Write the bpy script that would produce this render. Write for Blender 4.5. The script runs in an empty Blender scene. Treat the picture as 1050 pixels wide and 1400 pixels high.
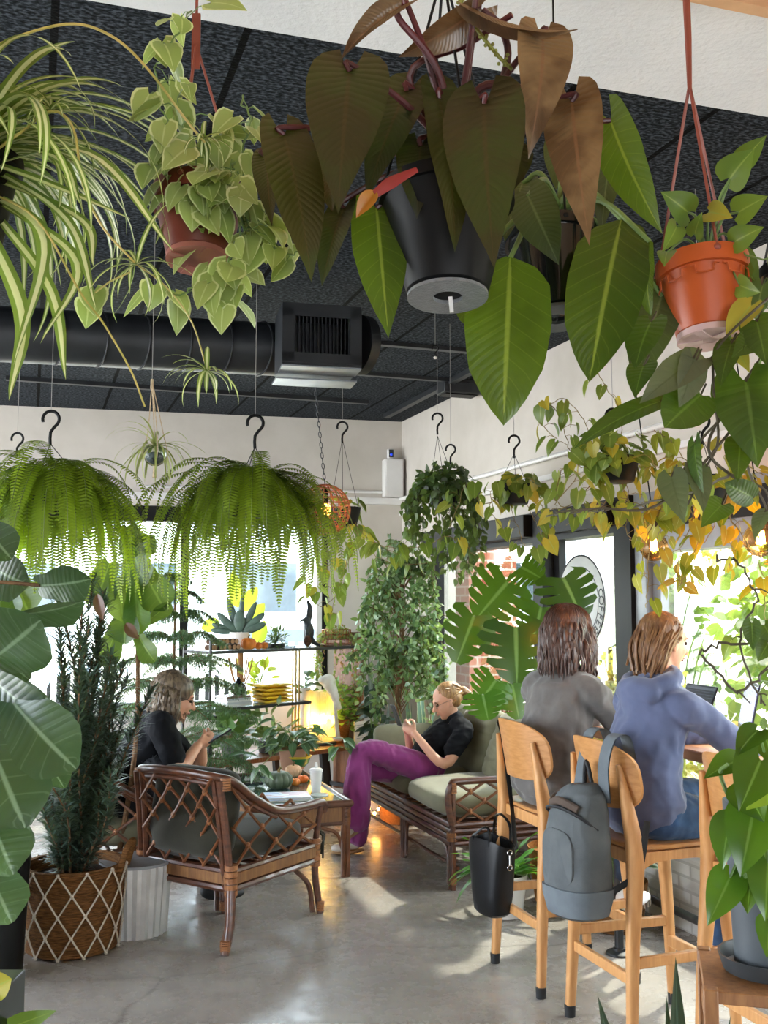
import bpy, math, random
import numpy as np
from mathutils import Vector, Matrix, noise, Euler
random.seed(7)
RNG = np.random.default_rng(7)
sc = bpy.context.scene
COL = sc.collection
PI = math.pi
# ------------------------------------------------------------------ camera
H = 1.65
FPX = 1400.0
PITCH = math.atan(126 / 1400)
cd = bpy.data.cameras.new('camera')
cam = bpy.data.objects.new('camera', cd)
COL.objects.link(cam)
cam.location = (0, 0, H)
cam.rotation_euler = (PI / 2 + PITCH, 0, 0)
cd.sensor_fit = 'HORIZONTAL'
cd.sensor_width = 36
cd.lens = 36 * FPX / 1050
cd.clip_start = 0.05
cd.clip_end = 400
sc.camera = cam
CA, SA = math.cos(PITCH), math.sin(PITCH)


def ray(px, py):
    cx, cy = (px - 525) / FPX, (700 - py) / FPX
    return np.array([cx, CA - cy * SA, SA + cy * CA])


def P(px, py, Y):
    d = ray(px, py)
    return np.array([0, 0, H]) + d * (Y / d[1])


def F(px, py, z=0.0):
    d = ray(px, py)
    return np.array([0, 0, H]) + d * ((z - H) / d[2])


D1 = np.array([-.3262, .9453, 0.0])      # along the street-side wall, away from the camera
D2 = np.array([.9453, .3262, 0.0])       # towards and through that wall
W0 = np.array([1.17, 6.39, 0.0])
ANG = math.atan2(D2[1], D2[0])
ZC = 3.32


def R(u, v, z=0.0):
    return W0 + u * D2 + v * D1 + np.array([0, 0, z])


def wallpt(px, u=0.0):
    d = ray(px, 826)
    # solve t*d.xy = W0 + u*D2 + v*D1
    A = np.array([[d[0], -D1[0]], [d[1], -D1[1]]])
    b = (W0 + u * D2)[:2]
    t, v = np.linalg.solve(A, b)
    return v


# ------------------------------------------------------------------ mesh builder
def unit(a):
    a = np.asarray(a, float)
    return a / (np.linalg.norm(a) + 1e-12)


def catmull(pts, n=6):
    p = [np.asarray(q, float) for q in pts]
    if len(p) < 3:
        return p
    e = [2 * p[0] - p[1]] + p + [2 * p[-1] - p[-2]]
    out = []
    for i in range(1, len(e) - 2):
        for k in range(n):
            t = k / n
            a, b, c, d = e[i - 1], e[i], e[i + 1], e[i + 2]
            out.append(.5 * ((2 * b) + (-a + c) * t + (2 * a - 5 * b + 4 * c - d) * t * t + (-a + 3 * b - 3 * c + d) * t ** 3))
    out.append(p[-1])
    return out


def rotz(a):
    c, s = math.cos(a), math.sin(a)
    return np.array([[c, -s, 0], [s, c, 0], [0, 0, 1.0]])


def basis(f, up=(0, 0, 1)):
    f = unit(f)
    s = np.cross(f, up)
    if np.linalg.norm(s) < 1e-4:
        s = np.cross(f, (0, 1, 0))
    s = unit(s)
    return f, s, np.cross(s, f)


class MB:
    def __init__(self):
        self.V, self.F, self.n = [], [], 0

    def add(self, v, f):
        v = np.asarray(v, float).reshape(-1, 3)
        o = self.n
        self.V.append(v)
        self.F.extend([tuple(i + o for i in q) for q in f])
        self.n += len(v)
        return self

    def box(self, c, s, M=None):
        x, y, z = [k / 2 for k in s]
        v = np.array([[-x, -y, -z], [x, -y, -z], [x, y, -z], [-x, y, -z], [-x, -y, z], [x, -y, z], [x, y, z], [-x, y, z]])
        if M is not None:
            v = v @ np.asarray(M).T
        return self.add(v + np.asarray(c, float), [(0, 3, 2, 1), (4, 5, 6, 7), (0, 1, 5, 4), (1, 2, 6, 5), (2, 3, 7, 6), (3, 0, 4, 7)])

    def bar(self, a, b, w, h, up=(0, 0, 1)):
        a, b = np.asarray(a, float), np.asarray(b, float)
        f, s, n = basis(b - a, up)
        M = np.stack([f, s, n], 1)
        return self.box((a + b) / 2, (np.linalg.norm(b - a), w, h), M)

    def rings(self, rs, cap=True, closed=False):
        k = len(rs[0])
        v = np.concatenate([np.asarray(r) for r in rs])
        f = []
        m = len(rs)
        for i in range(m - 1 + (1 if closed else 0)):
            a, b = i * k, ((i + 1) % m) * k
            for j in range(k):
                j2 = (j + 1) % k
                f.append((a + j, a + j2, b + j2, b + j))
        if cap and not closed:
            f.append(tuple(range(k - 1, -1, -1)))
            f.append(tuple((m - 1) * k + j for j in range(k)))
        return self.add(v, f)

    def tube(self, pts, r, seg=8, smooth=0, cap=True, closed=False, flat=1.0, side=None, dome=False):
        p = catmull(pts, smooth) if smooth else [np.asarray(q, float) for q in pts]
        if np.isscalar(r):
            rr = [r] * len(p)
        else:
            rr = list(np.interp(np.linspace(0, 1, len(p)), np.linspace(0, 1, len(r)), r))
        if dome:
            t0, t1 = unit(p[0] - p[1]), unit(p[-1] - p[-2])
            hp, hr = [], []
            for a in (.0, .35, .7):
                hp.append(p[0] + t0 * rr[0] * math.cos(a * PI / 2)); hr.append(rr[0] * max(.05, math.sin(a * PI / 2)))
            tp, tr = [], []
            for a in (.7, .35, .0):
                tp.append(p[-1] + t1 * rr[-1] * math.cos(a * PI / 2)); tr.append(rr[-1] * max(.05, math.sin(a * PI / 2)))
            p = hp + p + tp
            rr = hr + rr + tr
        m = len(p)
        t = []
        for i in range(m):
            if closed:
                d = p[(i + 1) % m] - p[i - 1]
            else:
                d = p[min(i + 1, m - 1)] - p[max(i - 1, 0)]
            t.append(unit(d))
        n = np.asarray(side, float) if side is not None else np.array([0, 0, 1.0])
        if abs(np.dot(n, t[0])) > .92:
            n = np.array([1.0, 0, 0]) if abs(t[0][0]) < .8 else np.array([0, 1.0, 0])
        rs = []
        ang = np.arange(seg) * 2 * PI / seg
        for i in range(m):
            n = n - t[i] * np.dot(n, t[i])
            n = unit(n)
            b = np.cross(t[i], n)
            rs.append(p[i] + rr[i] * (np.cos(ang)[:, None] * n + flat * np.sin(ang)[:, None] * b))
        return self.rings(rs, cap, closed)

    def lathe(self, prof, c=(0, 0, 0), seg=32, M=None, sx=1, sy=1, cap=True):
        ang = np.arange(seg) * 2 * PI / seg
        rs = []
        for r, z in prof:
            q = np.stack([r * np.cos(ang) * sx, r * np.sin(ang) * sy, np.full(seg, z)], 1)
            if M is not None:
                q = q @ np.asarray(M).T
            rs.append(q + np.asarray(c, float))
        return self.rings(rs, cap)

    def ell(self, c, r, M=None, seg=16, nr=10):
        r = (r, r, r) if np.isscalar(r) else r
        prof = [(max(.02, math.sin(a)), -math.cos(a)) for a in np.linspace(0, PI, nr + 1)]
        ang = np.arange(seg) * 2 * PI / seg
        rs = []
        for q, z in prof:
            v = np.stack([q * np.cos(ang) * r[0], q * np.sin(ang) * r[1], np.full(seg, z * r[2])], 1)
            if M is not None:
                v = v @ np.asarray(M).T
            rs.append(v + np.asarray(c, float))
        return self.rings(rs)

    def sheet(self, grid):
        g = np.asarray(grid, float)
        a, b = g.shape[:2]
        f = [(i * b + j, i * b + j + 1, (i + 1) * b + j + 1, (i + 1) * b + j) for i in range(a - 1) for j in range(b - 1)]
        return self.add(g.reshape(-1, 3), f)

    def prism(self, poly, z0, z1):
        k = len(poly)
        v = [(x, y, z0) for x, y in poly] + [(x, y, z1) for x, y in poly]
        f = [tuple(range(k - 1, -1, -1)), tuple(range(k, 2 * k))] + [(j, (j + 1) % k, k + (j + 1) % k, k + j) for j in range(k)]
        return self.add(v, f)

    def verts(self):
        return np.concatenate(self.V) if self.V else np.zeros((0, 3))


ROOTM = {}


def wm(o):
    while o.parent is not None:
        o = o.parent
    return ROOTM.get(o.name, np.eye(4))


def to_local(v, parent):
    M = np.linalg.inv(wm(parent))
    return v @ M[:3, :3].T + M[:3, 3]


def link(name, me, mat, parent=None):
    o = bpy.data.objects.new(name, me)
    COL.objects.link(o)
    if mat is not None:
        me.materials.append(mat)
    if parent is not None:
        o.parent = parent
    return o


def build(mb, name, mat, parent=None, local=False, smooth=True, bevel=0, sub=0, sharp=40):
    v = mb.verts()
    if parent is not None and not local:
        v = to_local(v, parent)
    me = bpy.data.meshes.new(name)
    me.from_pydata(v.tolist(), [], mb.F)
    me.update()
    if smooth:
        me.polygons.foreach_set('use_smooth', [True] * len(me.polygons))
        try:
            me.set_sharp_from_angle(angle=math.radians(sharp))
        except Exception:
            pass
    o = link(name, me, mat, parent)
    if bevel:
        m = o.modifiers.new('bevel', 'BEVEL'); m.width = bevel; m.segments = 2; m.limit_method = 'ANGLE'
    if sub:
        m = o.modifiers.new('sub', 'SUBSURF'); m.levels = sub; m.render_levels = sub
    return o


def tag(o, label=None, cat=None, group=None, kind=None):
    if label: o['label'] = label
    if cat: o['category'] = cat
    if group: o['group'] = group
    if kind: o['kind'] = kind
    return o


def thing(name, label, cat, loc=(0, 0, 0), rz=0.0, group=None):
    o = bpy.data.objects.new(name, None)
    COL.objects.link(o)
    o.empty_display_size = .1
    o.location = [float(k) for k in loc]
    o.rotation_euler = (0, 0, rz)
    M = np.eye(4); M[:3, :3] = rotz(rz); M[:3, 3] = loc
    ROOTM[o.name] = M
    return tag(o, label, cat, group)


def struct(mb, name, mat, parent=None, smooth=False, bevel=0):
    o = build(mb, name, mat, parent, smooth=smooth, bevel=bevel)
    o['kind'] = 'structure'
    return o


def copy_tree(o, parent=None, loc=None, rz=None):
    c = o.copy()
    COL.objects.link(c)
    if parent is not None:
        c.parent = parent
    else:
        if loc is not None: c.location = [float(k) for k in loc]
        if rz is not None: c.rotation_euler = (0, 0, rz)
        M = np.eye(4); M[:3, :3] = rotz(c.rotation_euler[2]); M[:3, 3] = c.location
        ROOTM[c.name] = M
    for ch in [q for q in bpy.data.objects if q.parent == o]:
        copy_tree(ch, c)
    return c


def remesh(mb, name, mat, parent, voxel=.008, smooth=4, local=True, disp=None):
    v = mb.verts()
    if not local:
        v = to_local(v, parent)
    me = bpy.data.meshes.new('raw')
    me.from_pydata(v.tolist(), [], mb.F)
    t = bpy.data.objects.new('raw', me)
    COL.objects.link(t)
    m = t.modifiers.new('r', 'REMESH'); m.mode = 'VOXEL'; m.voxel_size = voxel; m.use_smooth_shade = True
    if smooth:
        s = t.modifiers.new('s', 'SMOOTH'); s.factor = .5; s.iterations = smooth
    dg = bpy.context.evaluated_depsgraph_get()
    dg.update()
    out = bpy.data.meshes.new_from_object(t.evaluated_get(dg), depsgraph=dg)
    bpy.data.objects.remove(t)
    bpy.data.meshes.remove(me)
    out.name = name
    n = len(out.vertices)
    if disp is not None:
        co = np.empty(n * 3); out.vertices.foreach_get('co', co); co = co.reshape(-1, 3)
        no = np.empty(n * 3); out.vertices.foreach_get('normal', no); no = no.reshape(-1, 3)
        d = np.array([disp(c) for c in co])
        out.vertices.foreach_set('co', (co + no * d[:, None]).ravel())
    out.polygons.foreach_set('use_smooth', [True] * len(out.polygons))
    out.update()
    return link(name, out, mat, parent)


def folds(amp, sc_=(12, 12, 5), seed=0.0):
    def f(c):
        q = Vector((c[0] * sc_[0] + seed, c[1] * sc_[1], c[2] * sc_[2]))
        n = noise.noise(q) + .5 * noise.noise(q * 2.1)
        return amp * (1 - 2 * abs(n))
    return f


# ------------------------------------------------------------------ materials
def lin(h):
    h = h.lstrip('#')
    out = []
    for i in (0, 2, 4):
        c = int(h[i:i + 2], 16) / 255
        out.append(c / 12.92 if c <= .04045 else ((c + .055) / 1.055) ** 2.4)
    return (*out, 1.0)


MATS = {}


def newmat(name):
    m = bpy.data.materials.new(name)
    m.use_nodes = True
    nt = m.node_tree
    b = nt.nodes['Principled BSDF']
    return m, nt, b


def N(nt, t, **kw):
    n = nt.nodes.new(t)
    for k, v in kw.items():
        if k.startswith('i_'):
            n.inputs[k[2:].replace('_', ' ')].default_value = v
        else:
            setattr(n, k, v)
    return n


def ramp(nt, fac, stops, interp='LINEAR'):
    r = nt.nodes.new('ShaderNodeValToRGB')
    r.color_ramp.interpolation = interp
    e = r.color_ramp.elements
    while len(e) < len(stops): e.new(.5)
    for q, (p, c) in zip(e, stops):
        q.position = p
        q.color = c if len(c) == 4 else (*c, 1)
    nt.links.new(fac, r.inputs[0])
    return r.outputs[0]


def gray(g): return (g, g, g, 1)


def mixc(nt, fac, a, b, mode='MIX'):
    m = nt.nodes.new('ShaderNodeMix'); m.data_type = 'RGBA'; m.blend_type = mode
    for sock, val in ((m.inputs['Factor'], fac), (m.inputs[6], a), (m.inputs[7], b)):
        if hasattr(val, 'is_linked') or isinstance(val, bpy.types.NodeSocket): nt.links.new(val, sock)
        else: sock.default_value = val
    return m.outputs[2]


def math_(nt, op, a, b=None):
    m = nt.nodes.new('ShaderNodeMath'); m.operation = op
    for s, v in ((m.inputs[0], a), (m.inputs[1], b)):
        if v is None: continue
        if isinstance(v, bpy.types.NodeSocket): nt.links.new(v, s)
        else: s.default_value = v
    return m.outputs[0]


def coords(nt, scale=(1, 1, 1), rot=0.0, kind='Object', loc=(0, 0, 0)):
    tc = nt.nodes.new('ShaderNodeTexCoord')
    mp = nt.nodes.new('ShaderNodeMapping')
    mp.inputs['Scale'].default_value = scale
    mp.inputs['Rotation'].default_value = (0, 0, rot)
    mp.inputs['Location'].default_value = loc
    nt.links.new(tc.outputs[kind], mp.inputs[0])
    return mp.outputs[0]


def noisef(nt, vec, scale, detail=4, rough=.55):
    n = nt.nodes.new('ShaderNodeTexNoise')
    n.inputs['Scale'].default_value = scale
    n.inputs['Detail'].default_value = detail
    n.inputs['Roughness'].default_value = rough
    nt.links.new(vec, n.inputs['Vector'])
    return n.outputs[0]


def bump(nt, b, h, strength=.3, dist=.01):
    n = nt.nodes.new('ShaderNodeBump')
    n.inputs['Strength'].default_value = strength
    n.inputs['Distance'].default_value = dist
    nt.links.new(h, n.inputs['Height'])
    nt.links.new(n.outputs[0], b.inputs['Normal'])


def mat(name, c, rough=.6, c2=None, nscale=8, stretch=(1, 1, 1), metal=0, bmp=0, bscale=None, spec=.5, emit=None, es=0, coat=0, bdist=.004, sheen=0, alpha=None, trans=0):
    if name in MATS: return MATS[name]
    m, nt, b = newmat(name)
    c = lin(c) if isinstance(c, str) else c
    b.inputs['Base Color'].default_value = c
    b.inputs['Roughness'].default_value = rough
    b.inputs['Metallic'].default_value = metal
    b.inputs['Specular IOR Level'].default_value = .15 if (spec == .5 and rough >= .8) else spec
    if coat: b.inputs['Coat Weight'].default_value = coat
    if sheen: b.inputs['Sheen Weight'].default_value = sheen
    if trans: b.inputs['Transmission Weight'].default_value = trans
    v = coords(nt, stretch)
    c2 = lin(c2) if isinstance(c2, str) else (c2 or tuple(k * .8 for k in c[:3]) + (1,))
    nz = noisef(nt, v, nscale)
    nt.links.new(mixc(nt, ramp(nt, nz, [(.35, gray(0)), (.65, gray(1))]), c, c2), b.inputs['Base Color'])
    if bmp: bump(nt, b, noisef(nt, v, bscale or nscale * 4), bmp, bdist)
    if emit:
        b.inputs['Emission Color'].default_value = lin(emit) if isinstance(emit, str) else emit
        b.inputs['Emission Strength'].default_value = es
    MATS[name] = m
    return m


def glassmat(name, tint='#ffffff', gl=.1, rough=.02):
    m = bpy.data.materials.new(name); m.use_nodes = True
    nt = m.node_tree; nt.nodes.clear()
    o = nt.nodes.new('ShaderNodeOutputMaterial')
    t = nt.nodes.new('ShaderNodeBsdfTransparent'); t.inputs[0].default_value = lin(tint)
    g = nt.nodes.new('ShaderNodeBsdfGlossy'); g.inputs['Roughness'].default_value = rough
    lw = nt.nodes.new('ShaderNodeFresnel'); lw.inputs['IOR'].default_value = 1.45
    f = math_(nt, 'MULTIPLY', lw.outputs[0], gl * 10)
    f2 = math_(nt, 'MINIMUM', f, .8)
    mx = nt.nodes.new('ShaderNodeMixShader')
    nt.links.new(f2, mx.inputs[0]); nt.links.new(t.outputs[0], mx.inputs[1]); nt.links.new(g.outputs[0], mx.inputs[2])
    nt.links.new(mx.outputs[0], o.inputs[0])
    return m


def leafmat(name, c1, c2, rib=None, margin=None, mw=.75, center=None, cw=.35, trans=.35, rough=.42, tcol=None, c3=None, mottle=0, veins=0, spec=.5, patch=None):
    """leaf: two-tone per-leaf variation, pale midrib, optional coloured margin or centre stripe, light passing through"""
    m = bpy.data.materials.new(name); m.use_nodes = True
    nt = m.node_tree; nt.nodes.clear()
    o = nt.nodes.new('ShaderNodeOutputMaterial')
    at = nt.nodes.new('ShaderNodeAttribute'); at.attribute_name = 'lf'
    sp = nt.nodes.new('ShaderNodeSeparateColor'); nt.links.new(at.outputs['Color'], sp.inputs[0])
    u, v, r = sp.outputs[0], sp.outputs[1], sp.outputs[2]
    st = [(0, lin(c1)), (.75 if c3 else 1, lin(c2))]
    if c3: st += [(.86, lin(c3)), (1, lin(c3))]
    col = ramp(nt, r, st)
    vec = coords(nt)
    nz = noisef(nt, vec, 30, 3)
    col = mixc(nt, math_(nt, 'MULTIPLY', nz, .35), col, tuple(k * .5 for k in lin(c1)[:3]) + (1,))
    if patch:
        col = mixc(nt, ramp(nt, noisef(nt, vec, patch[1], 3), [(.44, gray(0)), (.6, gray(patch[2]))]), col, lin(patch[0]))
    if mottle:
        nz2 = noisef(nt, vec, 55, 2)
        col = mixc(nt, ramp(nt, nz2, [(.52, gray(0)), (.62, gray(mottle))]), col, lin(margin or '#e6e6b8'))
    if center:
        f = ramp(nt, u, [(0, gray(1)), (cw, gray(1)), (min(1, cw + .08), gray(0)), (1, gray(0))])
        col = mixc(nt, f, col, lin(center))
    if margin and mw < 1:
        uu = math_(nt, 'ADD', u, math_(nt, 'MULTIPLY', math_(nt, 'SUBTRACT', nz, .5), .6))
        f = ramp(nt, uu, [(0, gray(0)), (mw, gray(0)), (min(1, mw + .06), gray(1)), (1, gray(1))])
        col = mixc(nt, f, col, lin(margin))
    if rib:
        f = ramp(nt, u, [(0, gray(.8)), (.03, gray(.8)), (.08, gray(0)), (1, gray(0))])
        col = mixc(nt, f, col, lin(rib))
        if veins:
            s = math_(nt, 'SINE', math_(nt, 'MULTIPLY', math_(nt, 'SUBTRACT', v, math_(nt, 'MULTIPLY', u, .18)), veins * 6.283))
            f = ramp(nt, s, [(0, gray(0)), (.95, gray(0)), (1, gray(.22))])
            col = mixc(nt, f, col, lin(rib))
    b = nt.nodes.new('ShaderNodeBsdfPrincipled')
    b.inputs['Roughness'].default_value = rough
    b.inputs['Specular IOR Level'].default_value = spec
    nt.links.new(col, b.inputs['Base Color'])
    if veins:
        bn = nt.nodes.new('ShaderNodeBump'); bn.inputs['Strength'].default_value = .14; bn.inputs['Distance'].default_value = .005
        s = math_(nt, 'SINE', math_(nt, 'MULTIPLY', math_(nt, 'SUBTRACT', v, math_(nt, 'MULTIPLY', u, .18)), veins * 6.283))
        nt.links.new(math_(nt, 'ABSOLUTE', s), bn.inputs['Height']); nt.links.new(bn.outputs[0], b.inputs['Normal'])
    t = nt.nodes.new('ShaderNodeBsdfTranslucent')
    tc = mixc(nt, .6, col, lin(tcol) if tcol else (.45, .62, .08, 1))
    nt.links.new(tc, t.inputs[0])
    mx = nt.nodes.new('ShaderNodeMixShader'); mx.inputs[0].default_value = trans
    nt.links.new(b.outputs[0], mx.inputs[1]); nt.links.new(t.outputs[0], mx.inputs[2])
    nt.links.new(mx.outputs[0], o.inputs[0])
    MATS[name] = m
    return m


# ------------------------------------------------------------------ leaves
PROF = {
    'heart': ([0, .04, .1, .22, .38, .58, .78, .92, 1], [.30, .72, .92, 1, .93, .70, .38, .12, .0], .17),
    'arrow': ([0, .04, .1, .22, .4, .62, .82, .94, 1], [.35, .72, .88, .97, 1, .78, .40, .12, .0], .15),
    'ovate': ([0, .08, .25, .45, .65, .85, .95, 1], [.06, .5, .93, 1, .82, .4, .14, 0], 0),
    'round': ([0, .06, .2, .45, .7, .88, .96, 1], [.25, .62, .92, 1, .88, .5, .22, .0], .08),
    'lance': ([0, .1, .3, .55, .8, .93, 1], [.12, .55, .95, 1, .55, .2, 0], 0),
    'strap': ([0, .1, .4, .75, .93, 1], [.55, .85, 1, .75, .3, 0], 0),
    'fiddle': ([0, .05, .15, .3, .5, .7, .85, .95, 1], [.3, .55, .62, .66, .88, 1, .92, .55, .15], .06),
    'paddle': ([0, .06, .2, .45, .7, .9, 1], [.1, .55, .92, 1, .85, .4, .0], 0),
    'needle': ([0, .2, .7, 1], [.8, 1, .8, .1], 0),
    'pad': ([0, .06, .2, .5, .8, .95, 1], [.25, .5, .8, 1, .9, .5, .05], 0),
}


class Fol:
    """collects leaves as one mesh with an 'lf' attribute (across, along, random)"""
    def __init__(self):
        self.V, self.Fq, self.A, self.n = [], [], [], 0

    def add(self, kind, b, f, nrm, L, W, bend=0.3, fold=0.0, rand=None, nv=8, nu=4, wave=0.0, curl=0.0):
        b = np.atleast_2d(np.asarray(b, float))
        K = max([len(b)] + [len(np.atleast_2d(q)) for q in (f, nrm)] + [np.size(q) for q in (L, W, bend)])
        b = np.broadcast_to(b, (K, 3))
        f = np.broadcast_to(np.asarray(f, float), (K, 3)).copy()
        nrm = np.broadcast_to(np.asarray(nrm, float), (K, 3)).copy()
        L = np.broadcast_to(np.asarray(L, float), (K,)); W = np.broadcast_to(np.asarray(W, float), (K,))
        bend = np.broadcast_to(np.asarray(bend, float), (K,)); fold = np.broadcast_to(np.asarray(fold, float), (K,))
        rand = RNG.random(K) if rand is None else np.broadcast_to(np.asarray(rand, float), (K,))
        f /= np.linalg.norm(f, axis=1, keepdims=True) + 1e-9
        nrm = nrm - f * np.sum(nrm * f, 1, keepdims=True)
        bad = np.linalg.norm(nrm, axis=1) < 1e-3
        if bad.any():
            nrm[bad] = np.cross(f[bad], [0.3, 1, .2])
        nrm /= np.linalg.norm(nrm, axis=1, keepdims=True)
        s = np.cross(f, nrm)
        pv, pw, lobe = PROF[kind]
        vv = np.linspace(0, 1, nv + 1)
        if lobe: vv = vv ** 1.25
        w = np.interp(vv, pv, pw)
        uu = np.linspace(-1, 1, nu + 1)
        Vg, Ug = np.meshgrid(vv, uu, indexing='ij')
        Wg = w[:, None] * Ug
        off = -lobe * (np.abs(Ug) ** 1.5) * (1 - Vg) ** 4 * 1.3
        v1, u1, w1, off = Vg.ravel(), Ug.ravel(), Wg.ravel(), off.ravel()
        m = len(v1)
        bv = bend[:, None] * v1[None]
        safe = np.where(np.abs(bend) < 1e-3, 1e-3, bend)[:, None]
        y = np.sin(safe * v1[None]) / safe
        z = -(1 - np.cos(safe * v1[None])) / safe
        y = y + off[None]
        fo = np.sin(fold)[:, None] * np.abs(w1)[None]
        ws = np.cos(fold)[:, None] * w1[None]
        zz = z * L[:, None] + fo * W[:, None]
        if wave:
            ph = RNG.random(K)[:, None] * 6.28
            zz = zz + wave * L[:, None] * np.abs(u1)[None] ** 2 * np.sin(v1[None] * 14 + ph + u1[None] * 1.5)
        if curl:
            zz = zz - curl * W[:, None] * (w1[None] ** 2)
        pts = b[:, None, :] + (y * L[:, None])[..., None] * f[:, None, :] + zz[..., None] * nrm[:, None, :] + (ws * W[:, None])[..., None] * s[:, None, :]
        self.V.append(pts.reshape(-1, 3))
        q = []
        kk = nu + 1
        for i in range(nv):
            for j in range(nu):
                q.append((i * kk + j, i * kk + j + 1, (i + 1) * kk + j + 1, (i + 1) * kk + j))
        q = np.array(q)
        self.Fq.append((q[None] + (np.arange(K) * m)[:, None, None] + self.n).reshape(-1, 4))
        a = np.empty((K, m, 4))
        a[..., 0] = np.abs(u1)[None]; a[..., 1] = v1[None]; a[..., 2] = rand[:, None]; a[..., 3] = 1
        self.A.append(a.reshape(-1, 4))
        self.n += K * m
        return self

    def raw(self, v, q, a):
        self.V.append(v); self.Fq.append(np.asarray(q) + self.n); self.A.append(a); self.n += len(v)

    def build(self, name, mat_, parent=None):
        v = np.concatenate(self.V); q = np.concatenate(self.Fq).astype(np.int32); a = np.concatenate(self.A)
        if parent is not None:
            v = to_local(v, parent)
        me = bpy.data.meshes.new(name)
        me.vertices.add(len(v)); me.vertices.foreach_set('co', v.ravel().astype(np.float32))
        me.loops.add(len(q) * 4); me.loops.foreach_set('vertex_index', q.ravel())
        me.polygons.add(len(q))
        me.polygons.foreach_set('loop_start', np.arange(len(q), dtype=np.int32) * 4)
        me.polygons.foreach_set('loop_total', np.full(len(q), 4, np.int32))
        me.polygons.foreach_set('use_smooth', np.ones(len(q), bool))
        me.update(calc_edges=True)
        at = me.attributes.new('lf', 'FLOAT_COLOR', 'POINT')
        at.data.foreach_set('color', a.ravel().astype(np.float32))
        return link(name, me, mat_, parent)


def rdir(n=1, zmin=-1, zmax=1):
    z = RNG.uniform(zmin, zmax, n); a = RNG.uniform(0, 2 * PI, n)
    r = np.sqrt(np.maximum(0, 1 - z * z))
    return np.stack([r * np.cos(a), r * np.sin(a), z], 1)


def vine(fol, stems, pts, size, spacing, kind='heart', r=.0018, smooth=6, ratio=.42, jitter=.3, hang=.6, upfrom=None):
    """a stem along pts with leaves on short stalks alternating down it"""
    p = np.array(catmull(pts, smooth)) if len(pts) > 2 else np.array(pts)
    p = p + RNG.normal(0, .004, p.shape)
    if stems is not None: stems.tube(list(p), r, 5, cap=False)
    seg = np.linalg.norm(np.diff(p, axis=0), axis=1); cum = np.concatenate([[0], np.cumsum(seg)])
    n = max(1, int(cum[-1] / spacing))
    t = (np.arange(n) + RNG.uniform(.2, .8, n)) * cum[-1] / n
    b = np.stack([np.interp(t, cum, p[:, k]) for k in range(3)], 1)
    d = rdir(n, -.5, .5)
    st = b + d * size * RNG.uniform(.3, .9, (n, 1))
    if stems is not None:
        for i in range(n): stems.tube([b[i], (b[i] + st[i]) / 2 + [0, 0, size * .12], st[i]], r * .6, 4, cap=False)
    f = d * (1 - hang) + np.array([0, 0, -1]) * hang + RNG.normal(0, jitter, (n, 3)) * .5
    nr = rdir(n, .1, 1) * .8 + d * .9 + np.array([0, -.5, 0])
    L = size * RNG.uniform(.65, 1.25, n)
    fol.add(kind, st, f, nr, L, L * ratio * RNG.uniform(.85, 1.1, n), bend=RNG.uniform(.1, .7, n), fold=RNG.uniform(0, .4, n), nv=6, nu=4)


def pleaf(fol, kind, bp, tp, hw, Y0, Y1=None, twist=0, bend=.35, fold=.2, rand=None, wave=.0, face=None, nv=14, nu=6):
    """a single large leaf from its stalk end to its tip, half width in metres"""
    Y1 = Y0 if Y1 is None else Y1
    a, b = P(bp[0], bp[1], Y0), P(tp[0], tp[1], Y1)
    f = b - a; L = np.linalg.norm(f); f = f / L
    view = unit(-(a - np.array([0, 0, H]))) if face is None else unit(face)
    nrm = view - f * np.dot(view, f)
    nrm = unit(nrm)
    s = np.cross(f, nrm); t = math.radians(twist)
    nrm = nrm * math.cos(t) + s * math.sin(t)
    # start direction raised by half the bend so that the tip lands on the target
    f2 = f * math.cos(bend / 2) + nrm * math.sin(bend / 2)
    n2 = nrm * math.cos(bend / 2) - f * math.sin(bend / 2)
    fol.add(kind, a, f2, n2, L * (bend / 2) / math.sin(bend / 2) if abs(bend) > 1e-3 else L, hw, bend=bend, fold=fold, rand=rand, nv=nv, nu=nu, wave=wave)
    return a


def pot_prof(r0, r1, h, t=.004, rim=.0, rimh=.0):
    """outer wall up, rim, and down the inside: closed solid of revolution"""
    p = [(r0 * .9, 0), (r0, .004)]
    if rim: p += [(r1 * .97, h - rimh), (r1 + rim, h - rimh), (r1 + rim, h)]
    else: p += [(r1, h)]
    p += [(r1 - t, h), (r1 - t * 1.5, h * .86), (.002, h * .85)]
    return p
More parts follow.
